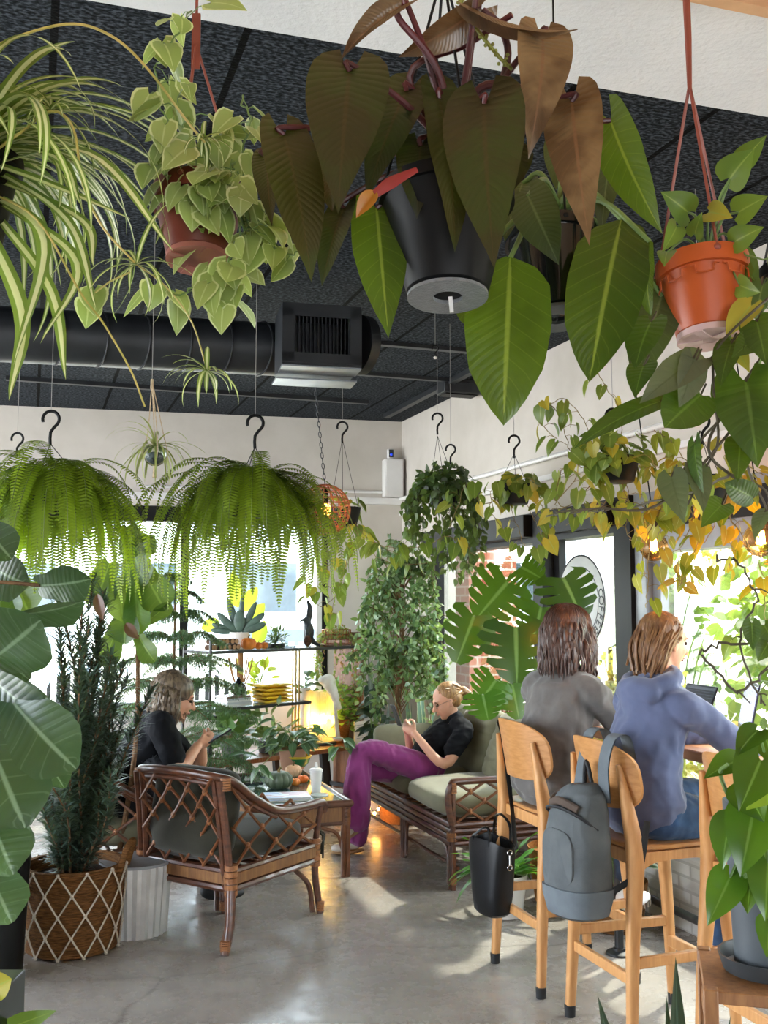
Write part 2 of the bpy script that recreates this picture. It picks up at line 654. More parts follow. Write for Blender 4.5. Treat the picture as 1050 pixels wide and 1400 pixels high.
# ================================================================== SETTING
def floor_mat():
    m, nt, b = newmat('polished concrete')
    v = coords(nt)
    n1 = noisef(nt, v, 1.1, 5); n2 = noisef(nt, v, 9, 6, .65); n3 = noisef(nt, v, 160, 2)
    c = mixc(nt, ramp(nt, n1, [(.3, gray(0)), (.7, gray(1))]), lin('#8d877f'), lin('#a39d95'))
    c = mixc(nt, ramp(nt, n2, [(.4, gray(0)), (.62, gray(.4))]), c, lin('#77716a'))
    c = mixc(nt, ramp(nt, n3, [(.6, gray(0)), (.7, gray(.35))]), c, lin('#5f5a54'))
    # hairline cracks
    vo = nt.nodes.new('ShaderNodeTexVoronoi'); vo.feature = 'DISTANCE_TO_EDGE'; vo.inputs['Scale'].default_value = .33
    wv = nt.nodes.new('ShaderNodeVectorMath'); wv.operation = 'ADD'
    nz = nt.nodes.new('ShaderNodeTexNoise'); nz.inputs['Scale'].default_value = 2.2; nt.links.new(v, nz.inputs['Vector'])
    sc1 = nt.nodes.new('ShaderNodeVectorMath'); sc1.operation = 'SCALE'; sc1.inputs['Scale'].default_value = .28
    nt.links.new(nz.outputs['Color'], sc1.inputs[0]); nt.links.new(v, wv.inputs[0]); nt.links.new(sc1.outputs[0], wv.inputs[1])
    nt.links.new(wv.outputs[0], vo.inputs['Vector'])
    c = mixc(nt, ramp(nt, vo.outputs['Distance'], [(0, gray(.7)), (.0015, gray(.5)), (.003, gray(0))]), c, lin('#4a453f'))
    nt.links.new(c, b.inputs['Base Color'])
    nt.links.new(ramp(nt, n2, [(.3, gray(.17)), (.7, gray(.36))]), b.inputs['Roughness'])
    b.inputs['Specular IOR Level'].default_value = .6
    bump(nt, b, n2, .05, .004)
    return m


def ceiling_mat():
    m, nt, b = newmat('dark acoustic panel')
    v = coords(nt, rot=-ANG)
    br = nt.nodes.new('ShaderNodeTexNoise'); br.inputs['Scale'].default_value = 75; br.inputs['Detail'].default_value = 2
    mp = nt.nodes.new('ShaderNodeMapping'); mp.inputs['Scale'].default_value = (.7, 1.2, 1); nt.links.new(v, mp.inputs[0]); nt.links.new(mp.outputs[0], br.inputs['Vector'])
    c = ramp(nt, br.outputs[0], [(.36, lin('#0e1012')), (.5, lin('#25292d')), (.64, lin('#454b52'))])
    sx = nt.nodes.new('ShaderNodeSeparateXYZ'); nt.links.new(v, sx.inputs[0])
    u0 = float(np.dot(W0, D2)); v0 = float(np.dot(W0, D1))

    def lines(axis, pitch, off, w):
        a = math_(nt, 'DIVIDE', math_(nt, 'SUBTRACT', sx.outputs[axis], off), pitch)
        fr = math_(nt, 'FRACT', a)
        d = math_(nt, 'ABSOLUTE', math_(nt, 'SUBTRACT', fr, .5))
        return ramp(nt, d, [(0, gray(0)), (.5 - w / pitch / 2 - .002, gray(0)), (.5 - w / pitch / 2, gray(1)), (1, gray(1))])
    l1 = lines(0, .534, u0 - .5, .022)
    l2 = lines(1, .215, v0 + .41, .008)
    c = mixc(nt, l1, c, lin('#010101'))
    c = mixc(nt, math_(nt, 'MULTIPLY', l2, .6), c, lin('#0d0f11'))
    nt.links.new(c, b.inputs['Base Color'])
    b.inputs['Roughness'].default_value = .8; b.inputs['Specular IOR Level'].default_value = .06
    bump(nt, b, br.outputs[0], .5, .008)
    return m


def brick_mat(name, c1, c2, mortar, sx_=.21, sy=.07, rot=0.0, plane='wall', ms=.06, bmp=.5):
    m, nt, b = newmat(name)
    tc = nt.nodes.new('ShaderNodeTexCoord')
    mp = nt.nodes.new('ShaderNodeMapping'); mp.inputs['Rotation'].default_value = (0, 0, rot)
    nt.links.new(tc.outputs['Object'], mp.inputs[0])
    s = nt.nodes.new('ShaderNodeSeparateXYZ'); nt.links.new(mp.outputs[0], s.inputs[0])
    k = nt.nodes.new('ShaderNodeCombineXYZ')
    nt.links.new(math_(nt, 'ADD', s.outputs[1], s.outputs[0]), k.inputs[0]); nt.links.new(s.outputs[2], k.inputs[1])
    br = nt.nodes.new('ShaderNodeTexBrick')
    br.inputs['Color1'].default_value = lin(c1); br.inputs['Color2'].default_value = lin(c2); br.inputs['Mortar'].default_value = lin(mortar)
    br.inputs['Scale'].default_value = 1; br.inputs['Brick Width'].default_value = sx_; br.inputs['Row Height'].default_value = sy
    br.inputs['Mortar Size'].default_value = ms * sy * 2
    nt.links.new(k.outputs[0], br.inputs['Vector'])
    nz = noisef(nt, tc.outputs['Object'], 20, 5)
    nt.links.new(mixc(nt, math_(nt, 'MULTIPLY', nz, .4), br.outputs['Color'], lin(c2)), b.inputs['Base Color'])
    b.inputs['Roughness'].default_value = .8
    bump(nt, b, math_(nt, 'SUBTRACT', 1.0, br.outputs['Fac']), bmp, .008)
    return m


M_wall = mat('warm white wall paint', '#c6bfb4', .7, '#bab3a7', 2.5, bmp=.08, bscale=60)
M_white = mat('white gloss paint', '#dedcd8', .35, '#d2d0cb', 3)
M_soff = mat('white textured plaster', '#d9dadb', .7, '#cfd1d3', 3, bmp=.6, bscale=55, bdist=.006)
M_tan = mat('lamplight tinted ceiling', '#dfb48a', .7, '#d4a77e', 2, bmp=.2, bscale=40)  # warm lamplight put into the ceiling colour
M_black = mat('black painted metal', '#191b1e', .45, '#24272a', 6)
M_frame = mat('dark bronze window frame', '#151517', .5, '#1b1917', 6, spec=.2)
M_gframe = mat('grey aluminium mullion', '#8f9296', .4, '#7e8184', 6, metal=.3)
M_floor = floor_mat()
M_ceil = ceiling_mat()
M_pane = glassmat('window glass', '#f4f8f6', .06)
M_wbrick = brick_mat('white painted brick', '#d9d6d0', '#cfccc5', '#b9b5ae', .2, .068, -ANG, bmp=.35)
M_rbrick = brick_mat('red brick', '#9c4a34', '#b5684a', '#cfc4b8', .22, .075, -ANG)

CORNER = np.array([.18, 9.31, 0.0])
DB = unit([-.974, -.226, 0])            # along the far wall, leftwards
NB = unit([.226, -.974, 0]) * -1        # outward (away from the room)


def B(t, out=0.0, z=0.0):
    return CORNER + DB * t + NB * out + np.array([0, 0, z])


def bpt(px):
    d = ray(px, 826)
    A = np.array([[d[0], -DB[0]], [d[1], -DB[1]]])
    _, t = np.linalg.solve(A, CORNER[:2])
    return t


VC = float(np.dot(CORNER - W0, D1))
VN = -9.0     # near end of the street wall


def slab(mb, p0, p1, n, th, z0, z1):
    """upright slab between two floor points, thickness th towards n"""
    a, b = np.asarray(p0, float), np.asarray(p1, float)
    n = np.asarray(n) * th
    v = []
    for z in (z0, z1):
        for q in (a, b, b + n, a + n):
            v.append([q[0], q[1], z])
    mb.add(v, [(0, 3, 2, 1), (4, 5, 6, 7), (0, 1, 5, 4), (1, 2, 6, 5), (2, 3, 7, 6), (3, 0, 4, 7)])


LB = B(7.2)
LN = LB - D1 * 12.5
RN_ = R(0, VN)
fl = MB()
poly = [tuple(q[:2]) for q in (B(0, .25) + D2 * .25, B(7.4, .25), LN, RN_ + D2 * .25)]
fl.prism(poly, -.12, 0)
struct(fl, 'floor', M_floor)
ce = MB(); ce.prism(poly, ZC, ZC + .15)
ceiling = struct(ce, 'ceiling', M_ceil)
for v_, u0, u1, w, h in ((.41, -2.0, .0, .05, .025), (1.27, -2.4, -.02, .045, .025), (2.25, -3.4, -.6, .05, .03)):
    t = MB(); t.bar(R(u0, v_, ZC - h / 2), R(u1, v_, ZC - h / 2), w, h); struct(t, 'ceiling_batten', M_black, ceiling)
t = MB(); t.bar(R(-.27, .25, ZC - .02), R(-.27, 2.75, ZC - .02), .05, .04); struct(t, 'ceiling_track', M_black, ceiling)

# street-side wall -------------------------------------------------------------
HB, HT = 2.06, 2.26
w = MB(); slab(w, R(0, VC + .2), R(0, VN), D2, .22, HT - .02, ZC)
wr = struct(w, 'wall_right', M_wall)
w = MB(); slab(w, R(0, VC), R(0, VN), D2, .2, 0, .376); struct(w, 'wall_right_plinth', M_wbrick, wr)
w = MB(); slab(w, R(-.03, VC), R(-.03, VN), D2, .26, .376, .41); struct(w, 'window_sill', M_white, wr)
VL = wallpt(590)
w = MB(); slab(w, R(0, VC + .2), R(0, VL), D2, .22, .37, HT); struct(w, 'wall_right_pier', M_wall, wr)
VM1, VM2 = wallpt(745), wallpt(858)
# raised trim bands and pipes on the white upper wall
for z, r, nm in ((2.60, .017, 'trim_1'), (2.47, .03, 'trim_2')):
    t = MB()
    if nm == 'trim_1': t.tube([R(-.03, VC - .05, z), R(-.03, VN + 3, z)], r, 8)
    else: t.bar(R(-.02, VC - .03, z), R(-.02, VN + 3, z), .04, .035)
    struct(t, nm, M_white, smooth=(nm == 'trim_1'))


def window(n, v0, v1, fm, hb=HB, cas=.1, post=.05):
    """one glazed bay of the street wall, v0 > v1"""
    f = MB()
    f.bar(R(.06, v0, hb + (HT - hb) / 2), R(.06, v1, hb + (HT - hb) / 2), .14, HT - hb)
    f.bar(R(.06, v0, .43), R(.06, v1, .43), .08, .05)
    for v in (v0 - post / 2, v1 + post / 2):
        f.bar(R(.06, v, .41), R(.06, v, hb), .1, post, up=D2)
    o = struct(f, 'window_%d' % n, fm)
    if cas:
        c = MB(); c.bar(R(-.05, v0 - .02, hb + .11), R(-.05, v1 + .04, hb + .11), cas, .15)
        struct(c, 'blind_cassette', M_frame, o, bevel=.006)
    g = MB(); g.bar(R(.08, v0, (hb + .42) / 2), R(.08, v1, (hb + .42) / 2), .006, hb - .42)
    struct(g, 'pane', M_pane, o)
    return o


window(1, VL, VM1 + .06, M_frame)
window(2, VM1 - .06, VM2 + .05, M_frame, cas=.04)
window(3, VM2 - .2, -3.4, M_gframe, hb=1.93, cas=.0)
window(4, -3.5, -6.2, M_gframe, hb=1.93, cas=.0)
for n, (v, wd, dp, m_) in enumerate(((VM1, .13, .15, M_frame), (VM2, .17, .13, M_frame), (VM2 - .15, .1, .11, M_gframe), (-3.45, .12, .16, M_gframe), (-6.3, .2, .16, M_gframe)), 3):
    t = MB(); t.bar(R(.1 - dp / 2, v, .41), R(.1 - dp / 2, v, HT), dp, wd, up=D1); struct(t, 'trim_%d' % n, m_)
w = MB(); slab(w, R(0, -6.3), R(0, VN), D2, .2, .37, HT); struct(w, 'wall_right_end', M_wall, wr)
t = MB(); t.bar(R(-.012, VM2 - .25, 2.0 + .13), R(-.012, -6.2, 2.0 + .13), .05, .14); struct(t, 'trim_8', M_frame)

# far wall ------------------------------------------------------------------------
TW0, TW1 = bpt(449), bpt(-60)
w = MB()
slab(w, B(0), B(7.4), NB, .2, 2.50, ZC)
slab(w, B(0), B(TW0), NB, .2, 0, 2.5)
slab(w, B(TW1), B(7.4), NB, .2, 0, 2.5)
slab(w, B(TW0), B(TW1), NB, .2, 0, .77)
wb = struct(w, 'wall_back', M_wall)
f = MB()
zt = 2.5
f.bar(B(TW0, .08, 2.43), B(TW1, .08, 2.43), .14, .13)
f.bar(B(TW0, .08, .79), B(TW1, .08, .79), .12, .05)
tm = bpt(252)
for tt in (TW0 + .04, TW1 - .04, tm):
    f.bar(B(tt, .08, .78), B(tt, .08, 2.45), .1, .07, up=DB)
wo = struct(f, 'window_5', M_frame)
g = MB(); g.bar(B(TW0, .1, 1.6), B(TW1, .1, 1.6), .006, 1.6); struct(g, 'pane', M_pane, wo)
t = MB(); t.bar(B(TW0 + .09, -.01, .8), B(TW0 + .09, -.01, 2.37), .05, .05, up=DB); struct(t, 'trim_9', M_white)
t = MB(); t.bar(B(.02, -.015, 2.58), B(7, -.015, 2.58), .03, .06); struct(t, 'trim_10', M_white)
t = MB(); t.tube([B(.15, -.03, 2.66), B(2.3, -.03, 2.66)], .013, 8); struct(t, 'trim_11', M_white)
# left and rear walls (out of view; added closed stretches and gaps steer the daylight)
nl = unit([-D2[0], -D2[1], 0])
w = MB(); slab(w, B(7.25), LN, nl, .2, 0, .35); slab(w, B(7.25), LN, nl, .2, 2.9, ZC)
wl = unit(LN - B(7.25))
for a0_, a1_ in ((0, .3), (2.4, 2.6), (4.8, 5.1), (7.0, 12.5)):
    slab(w, B(7.25) + wl * a0_, B(7.25) + wl * a1_, nl, .2, .35, 2.9)
struct(w, 'wall_left', M_wall)
w = MB(); slab(w, LN, RN_ + D2 * .2, -D1, .2, 0, 1.0); slab(w, LN, RN_ + D2 * .2, -D1, .2, 2.3, ZC)
for a0_, a1_ in ((0, 2.2), (3.6, 4.0), (5.4, 7.9)):
    e_ = unit(RN_ - LN); slab(w, LN + e_ * a0_, LN + e_ * a1_, -D1, .2, 1.0, 2.3)
struct(w, 'wall_front', M_wall)

# soffit over the near part of the room --------------------------------------------
zs = 3.0
pa, pb = F(117, 0, zs), F(1050, 160, zs)
sd = unit(pb - pa)
sn = np.array([sd[1], -sd[0], 0])          # towards the camera
s0, s1 = pa - sd * 5.5, pb + sd * 1.1
w = MB()
q = [s0, s1, s1 + sn * .44, s0 + sn * .44]
w.prism([tuple(k[:2]) for k in q][::-1], zs, ZC - .002)
so = struct(w, 'ceiling_soffit', M_soff)
t = MB(); t.bar(s0 + sn * .45 + [0, 0, .005], s1 + sn * .45 + [0, 0, .005], .035, .05); struct(t, 'trim_12', mat('lamplight tinted trim board', '#d9ab80', .55), None)  # trim colour carries the same warm lamplight
w = MB()
q = [s0 + sn * .468, s1 + sn * .468, s1 + sn * 3.2, s0 + sn * 3.2]
w.prism([tuple(k[:2]) for k in q][::-1], zs + .005, ZC - .002)
struct(w, 'ceiling_lower', M_tan)

# round duct with a register box ---------------------------------------------------
dd = -DB
pc = P(200, 468, 5.3)
e1 = P(392, 470, 5.3) ; e1 = pc + dd * np.dot(e1 - pc, dd)
e0 = pc - dd * 4.2
root = thing('air_duct', 'black round spiral air duct with a louvred end box under the dark ceiling', 'duct', (pc[0], pc[1], pc[2] - .15))
m = MB(); m.tube([e0, e1], .142, 28)
build(m, 'pipe', M_black, root)
m = MB()
k = 0
while True:
    q = e1 - dd * (.12 + .21 * k); k += 1
    if np.dot(q - e0, dd) < 0: break
    ring = [q + .1445 * (math.cos(a) * np.array([0, 0, 1]) + math.sin(a) * np.cross(dd, [0, 0, 1])) + dd * .05 * math.sin(a) for a in np.linspace(0, 2 * PI, 28, endpoint=False)]
    m.tube(ring, .005, 5, closed=True)
build(m, 'seam', M_black, root)
nf = unit(np.cross(dd, [0, 0, 1]))         # towards camera
if nf[1] > 0: nf = -nf
bc = P(434, 468, 5.15)
Mx = np.stack([dd, nf, np.array([0, 0, 1])], 1)
m = MB()
for zz in (.145, -.145): m.box(bc + [0, 0, zz], (.4, .3, .02), Mx)
for s in (-1, 1): m.box(bc + dd * s * .19, (.02, .3, .28), Mx)
m.box(bc - nf * .14, (.38, .02, .28), Mx)
for zz in (.115, -.12): m.box(bc + nf * .145 + [0, 0, zz], (.4, .02, .05), Mx)
for s in (-1, 1): m.box(bc + nf * .145 + dd * s * .17, (.06, .02, .28), Mx)
build(m, 'register_box', M_black, root, smooth=False)
m = MB()
for i in range(15):
    m.box(bc + nf * .13 + dd * (-.135 + i * .0193), (.004, .035, .2), Mx)
build(m, 'grille', M_black, root, smooth=False)
m = MB(); m.tube([bc + dd * .2, bc + dd * .25 + nf * -.02], .155, 24); build(m, 'end_cap', M_black, root)
m = MB(); m.tube([e1 - dd * .02, e1 + dd * .03], .155, 24); build(m, 'collar', M_black, root)
M_galv = mat('sheet metal in lit grey', '#9aa0a6', .4, '#868c92', 8, metal=.7)  # light on the lower flaps put into a paler grey
m = MB()
m.box(bc + [0, 0, -.162] + nf * .07, (.4, .16, .008), Mx)
m.box(bc + [0, 0, -.19] + nf * -.1, (.42, .17, .008), Mx)
build(m, 'deflector', M_galv, root, smooth=False)
for tt in (.5, 1.6, 2.7):
    m = MB(); m.tube([e1 - dd * tt + [0, 0, .12], e1 - dd * tt + [0, 0, ZC - e1[2]]], .004, 5); build(m, 'hanger_rod', M_black, root)

# electrical box + camera on the far wall ------------------------------------------
c = P(551, 653, 9.15); tt = np.dot(c - CORNER, DB)
q = B(max(tt, .12), -.07, c[2])
Mb = np.stack([DB, NB, np.array([0, 0, 1])], 1)
o = thing('wall_box', 'white metal utility box high on the far wall beside the room corner', 'utility box', q - [0, 0, .17])
m = MB(); m.box(q, (.17, .13, .34), Mb); build(m, 'case', M_white, o, smooth=False, bevel=.004)
m = MB(); m.box(q + [0, 0, .0] - NB * .068, (.15, .008, .32), Mb); build(m, 'lid', M_white, o, smooth=False, bevel=.002)
o = thing('security_camera', 'small white camera standing on top of the white utility box', 'camera', q + [0, 0, .171])
m = MB(); m.box(q + [0, 0, .225] + DB * .02, (.062, .05, .09), Mb); build(m, 'body', M_white, o, bevel=.012)
m = MB(); m.tube([q + [0, 0, .172] + DB * .02, q + [0, 0, .19] + DB * .02], .022, 12); build(m, 'foot', M_white, o)
m = MB(); m.box(q + [0, 0, .225] + DB * .02 - NB * .026, (.042, .006, .07), Mb); build(m, 'front_panel', M_black, o, bevel=.002)
m = MB(); m.ell(q + [0, 0, .215] + DB * .02 - NB * .029, (.012, .012, .012)); build(m, 'lens', mat('blue lens', '#2a49c8', .1, emit='#2a50ff', es=.12), o)
# black box on the ceiling by the street wall
q = P(627, 516, 7.6); q = np.array([q[0], q[1], ZC])
o = thing('ceiling_speaker', 'flat black box on the dark ceiling near the street wall', 'speaker', q)
m = MB(); m.box(q - [0, 0, .05], (.3, .16, .1), np.stack([D2, D1, [0, 0, 1]], 1)); build(m, 'case', M_black, o, bevel=.008)
m = MB(); m.box(q - [0, 0, .105], (.26, .12, .012), np.stack([D2, D1, [0, 0, 1]], 1)); build(m, 'grille', M_frame, o, bevel=.003)

# foot rail along the street wall ----------------------------------------------------
root = thing('foot_rail', 'steel foot rail running low along the white brick wall', 'rail', R(-.12, -1.5, 0))
m = MB(); m.tube([R(-.12, .0, .14), R(-.12, -5.0, .14)], .021, 12); build(m, 'rail', mat('dull steel pipe', '#77797c', .3, '#606265', 12, metal=.9), root)
for v in (-.3, -1.9, -3.5):
    m = MB(); m.tube([R(-.12, v, .14), R(-.12, v, .005)], .016, 10); m.lathe([(.05, 0), (.05, .008), (.02, .012)], R(-.12, v, 0), 16); build(m, 'bracket', M_black, root)

# ================================================================== OUTSIDE
M_ground = mat('pale sunlit paving', '#b9b4a8', .9, '#a8a294', 1.5, bmp=.1)
g = MB(); g.prism([(-45, 9.8), (-6, 9.4), (.3, 9.75), (3.9, -8), (60, -8), (60, 60), (-45, 60)], -.3, -.14)
tag(struct(g, 'ground_outside', M_ground))
M_soil = mat('mulch bed', '#5d4b38', .95, '#7c6a4f', 12, bmp=.6)
bx = MB()
c0 = R(.32, VL + .25)
slab(bx, R(.35, VL + .7), R(.35, VL + .02), D2, .45, -.14, 3.6)
tag(struct(bx, 'pillar_outside', M_rbrick))


def bush(label, c, r, n, size, mt, group='garden shrubs outside the street windows', kind='ovate', name='garden_shrub', cat='shrub', ratio=.42, stem=True, z0=-.14, clump=1.0):
    c = np.asarray(c, float)
    o = thing(name, label, cat, (c[0], c[1], z0), group=group)
    d = rdir(n, -.75, 1)
    rr = RNG.random(n) ** .4
    nzv = np.array([.62 + .62 * noise.noise(Vector(k * 2.3) + Vector(c)) for k in d])
    pts = c + d * np.asarray(r) * (rr * nzv)[:, None]
    pts[:, 2] = np.maximum(pts[:, 2], z0 + .05)
    f = Fol()
    f.add(kind, pts, d + rdir(n) * .8 + [0, 0, -.2], rdir(n, 0, 1) + d, size * RNG.uniform(.6, 1.3, n), size * ratio, bend=.4, nv=3, nu=2)
    f.build('foliage', mt, o)
    if stem:
        m = MB()
        for i in range(9):
            k = int(RNG.integers(n))
            m.tube([[c[0] + RNG.normal(0, .06), c[1] + RNG.normal(0, .06), z0], (c + pts[k]) / 2 + RNG.normal(0, .08, 3), pts[k]], [.02, .006], 5, smooth=4)
        build(m, 'branch', mat('shrub branch', '#6b5a45', .9), o)
    return o


LM_out = leafmat('sunny outdoor leaf', '#5f7d38', '#a8b45a', trans=.45, rough=.6)
LM_out2 = leafmat('yellow outdoor leaf', '#a5a04a', '#d8c266', trans=.45, rough=.6, c3='#d3a13c')
LM_out3 = leafmat('deep outdoor leaf', '#3e5c34', '#6f8a50', trans=.35, rough=.6)
LM_grass = leafmat('ornamental grass blade', '#b5ae62', '#dcd090', trans=.4, rough=.6)

for i, (u, v, z, r, n, s, mt, lb) in enumerate((
        (2.6, 3.2, 1.2, (1.1, 1.1, 1.5), 2600, .13, LM_out3, 'deep green shrub outside the window behind the sofa'),
        (1.5, 1.6, .75, (.6, .8, .9), 1700, .10, LM_out2, 'yellowing shrub outside the window over the sofa back'),
        (2.9, .7, 1.6, (1.3, 1.2, 2.0), 2800, .15, LM_out, 'tall pale green shrub outside the middle window'),
        (2.2, -.7, .6, (.8, .9, .9), 1800, .10, LM_out2, 'low yellowing shrub outside beyond the two laptops'),
        (4.2, -1.6, 1.6, (1.5, 1.4, 2.0), 2800, .16, LM_out, 'big pale green shrub outside the right-hand window'),
        (3.4, -3.4, .8, (1.2, 1.2, 1.2), 2000, .12, LM_out3, 'deep green shrub outside near the right edge of the view'))):
    bush(lb, R(u, v, z), r, n, s, mt)
# ornamental grasses
for i, (u, v, lb) in enumerate(((2.0, 1.15, 'pale arching ornamental grass outside against the brick pillar'), (2.1, .2, 'pale arching ornamental grass outside behind the monstera'), (2.0, -.75, 'pale arching ornamental grass outside beside the round sign'), (2.2, -2.0, 'pale arching ornamental grass outside the right-hand window'))):
    p = R(u, v, -.14)
    o = thing('ornamental_grass', lb, 'grass clump', p, group='ornamental grasses outside the street windows')
    f = Fol(); n = 340
    d = rdir(n, .25, .95)
    f.add('strap', p + d * [.08, .08, 0], d + [0, 0, .6], d * [-1, -1, 0] + [0, 0, .6], RNG.uniform(.7, 1.45, n), .008, bend=RNG.uniform(.6, 1.9, n), nv=7, nu=1)
    f.build('blades', LM_grass, o)


def tree(label, x, y, h, cr, mt, n=2600, s=.35):
    o = thing('garden_tree', label, 'tree', (x, y, -.14), group='trees beyond the windows')
    m = MB(); m.tube([[x, y, -.14], [x + .1, y, h * .35], [x, y + .1, h * .7]], [.16, .05], 8, smooth=5)
    top = np.array([x, y, h * .7])
    f = Fol(); d = rdir(n); nz = np.array([.7 + .6 * noise.noise(Vector(k * 2.1 + x)) for k in d])
    pts = top + d * np.array([cr, cr, h * .34]) * (nz * RNG.random(n) ** .35)[:, None]
    f.add('ovate', pts, d + rdir(n), rdir(n), s * RNG.uniform(.6, 1.2, n), s * .4, nv=2, nu=2)
    for i in range(7): m.tube([[x, y, h * .4], (top + pts[i]) / 2, pts[i]], [.06, .015], 5, smooth=3)
    build(m, 'trunk', mat('tree bark', '#5b4d40', .9), o); f.build('crown', mt, o)


for (x, y, h, cr, mt, lb) in ((8.2, 11.5, 6.5, 2.6, LM_out3, 'leafy tree standing far outside the middle window'), (13.5, 6.0, 6.5, 2.4, LM_out, 'pale leafy tree outside beyond the right-hand bulb'), (-9, 24, 7, 3.0, LM_out3, 'leafy tree beyond the parked cars outside the far window'), (1.5, 22, 7, 2.6, LM_out, 'pale tree outside at the right of the far window'), (4.6, 17.0, 6, 2.2, LM_out2, 'yellow-green tree outside behind the brick pillar')):
    tree(lb, x, y, h, cr, mt)

M_carw = mat('white car paint', '#e8eaec', .25, coat=.5)
M_carb = mat('silver blue car paint', '#9fb2c4', .25, coat=.5)
M_tyre = mat('tyre rubber', '#1b1b1c', .8)
M_carg = mat('dark car glass', '#3a4650', .08)


def car(label, loc, rz, paint):
    o = thing('parked_car', label, 'car', loc, rz, group='cars parked outside')
    prof = [(-2.1, .35), (-2.15, .7), (-2.0, .95), (-1.2, 1.02), (-.75, 1.42), (.7, 1.46), (1.45, 1.0), (2.05, .9), (2.15, .6), (2.1, .35)]
    rs = []
    for y, k in ((-.82, .9), (-.86, 1), (.86, 1), (.82, .9)):
        rs.append([(x * (.985 if k < 1 else 1), y * (1 if z < 1.03 else .86), z if k == 1 else .35 + (z - .35) * .97) for x, z in prof])
    m = MB(); m.rings(rs); build(m, 'body', paint, o, local=True, sharp=25)
    m = MB()
    for s in (-1, 1):
        m.add([(-1.05, s * .86, 1.04), (1.25, s * .86, 1.04), (.62, s * .765, 1.38), (-.7, s * .765, 1.37)], [(0, 1, 2, 3)])
    m.add([(1.43, -.7, 1.05), (1.43, .7, 1.05), (.78, .62, 1.42), (.78, -.62, 1.42)], [(0, 1, 2, 3)])
    m.add([(-1.2, -.7, 1.06), (-1.2, .7, 1.06), (-.82, .62, 1.39), (-.82, -.62, 1.39)], [(3, 2, 1, 0)])
    build(m, 'window_glass', M_carg, o, local=True, smooth=False)
    for x in (-1.3, 1.35):
        for y in (-.8, .8):
            m = MB(); Mw = np.array([[1, 0, 0], [0, 0, 1], [0, -1, 0.]]); m.lathe([(.1, -.1), (.33, -.1), (.33, .1), (.1, .1)], (x, y, .33), 20, Mw); build(m, 'wheel', M_tyre, o, local=True)
    for s in (-1, 1):
        m = MB(); m.box((2.1, s * .6, .72), (.08, .3, .12)); build(m, 'headlamp', mat('lamp lens', '#f0f0ee', .1), o, local=True, bevel=.02)
    return o


car('silver blue car parked outside the left part of the far window', (-6.6, 17.6, -.14), .1, M_carb)
car('white car parked outside behind the shelf with pumpkins', (-1.6, 17.8, -.14), .05, M_carw)
car('white car parked outside behind the right-hand laptop', R(7.8, -2.2, -.14), ANG + 1.5, M_carw)
# low slatted fence on the car park side
o = thing('slatted_fence', 'white slatted fence outside beyond the far window', 'fence', (-5, 13.6, -.14))
m = MB()
for i in range(60): m.box((-8.5 + i * .13, 13.6, .55), (.07, .02, 1.2))
build(m, 'picket', M_white, o, smooth=False)
m = MB()
for z in (.2, .9): m.box((-4.6, 13.63, z), (7.9, .03, .08))
build(m, 'rail', M_white, o, smooth=False)
o = thing('shop_building', 'pale building across the car park outside the far window', 'building', (-6, 34, -.14))
m = MB(); m.box((-6, 36, 2.6), (26, 4, 5.5)); build(m, 'wall', mat('pale render', '#d9dce0', .8), o, smooth=False)
m = MB()
for i in range(6): m.box((-16 + i * 4, 33.98, 2.2), (2.2, .08, 1.6))
build(m, 'window', M_carg, o, smooth=False)
m = MB(); m.box((-6, 36, 5.5), (26.6, 4.6, .3)); build(m, 'roof', mat('grey roof edge', '#8c9096', .7), o, smooth=False)

# ================================================================== LIGHT
wd = bpy.data.worlds.new('world'); sc.world = wd; wd.use_nodes = True
nt = wd.node_tree
bg = nt.nodes['Background']
sky = nt.nodes.new('ShaderNodeTexSky')
sky.sky_type = 'NISHITA'; sky.sun_disc = False; sky.sun_elevation = math.radians(48); sky.sun_rotation = math.radians(60)
sky.air_density = 1.0; sky.dust_density = 2.0; sky.ozone_density = 1.0
mx = mixc(nt, .55, sky.outputs[0], (9, 9.4, 10, 1))
nt.links.new(mx, bg.inputs[0]); bg.inputs[1].default_value = .42
sun = bpy.data.lights.new('sun', 'SUN'); sun.energy = 3; sun.angle = .03; sun.color = (1, .93, .82)
so_ = bpy.data.objects.new('sun', sun); COL.objects.link(so_)
sdir = unit([-.42, -.50, -.76])        # travel direction: from the street side, over the shrubs
so_.rotation_euler = Vector(sdir).to_track_quat('-Z', 'Y').to_euler()
sc.view_settings.view_transform = 'Standard'; sc.view_settings.look = 'None'
sc.view_settings.exposure = 2.7; sc.view_settings.gamma = 1
sc.view_settings.use_curve_mapping = False
sc.cycles.max_bounces = 8; sc.cycles.transparent_max_bounces = 12
sc.cycles.sample_clamp_indirect = 6
sc.cycles.caustics_reflective = False; sc.cycles.caustics_refractive = False
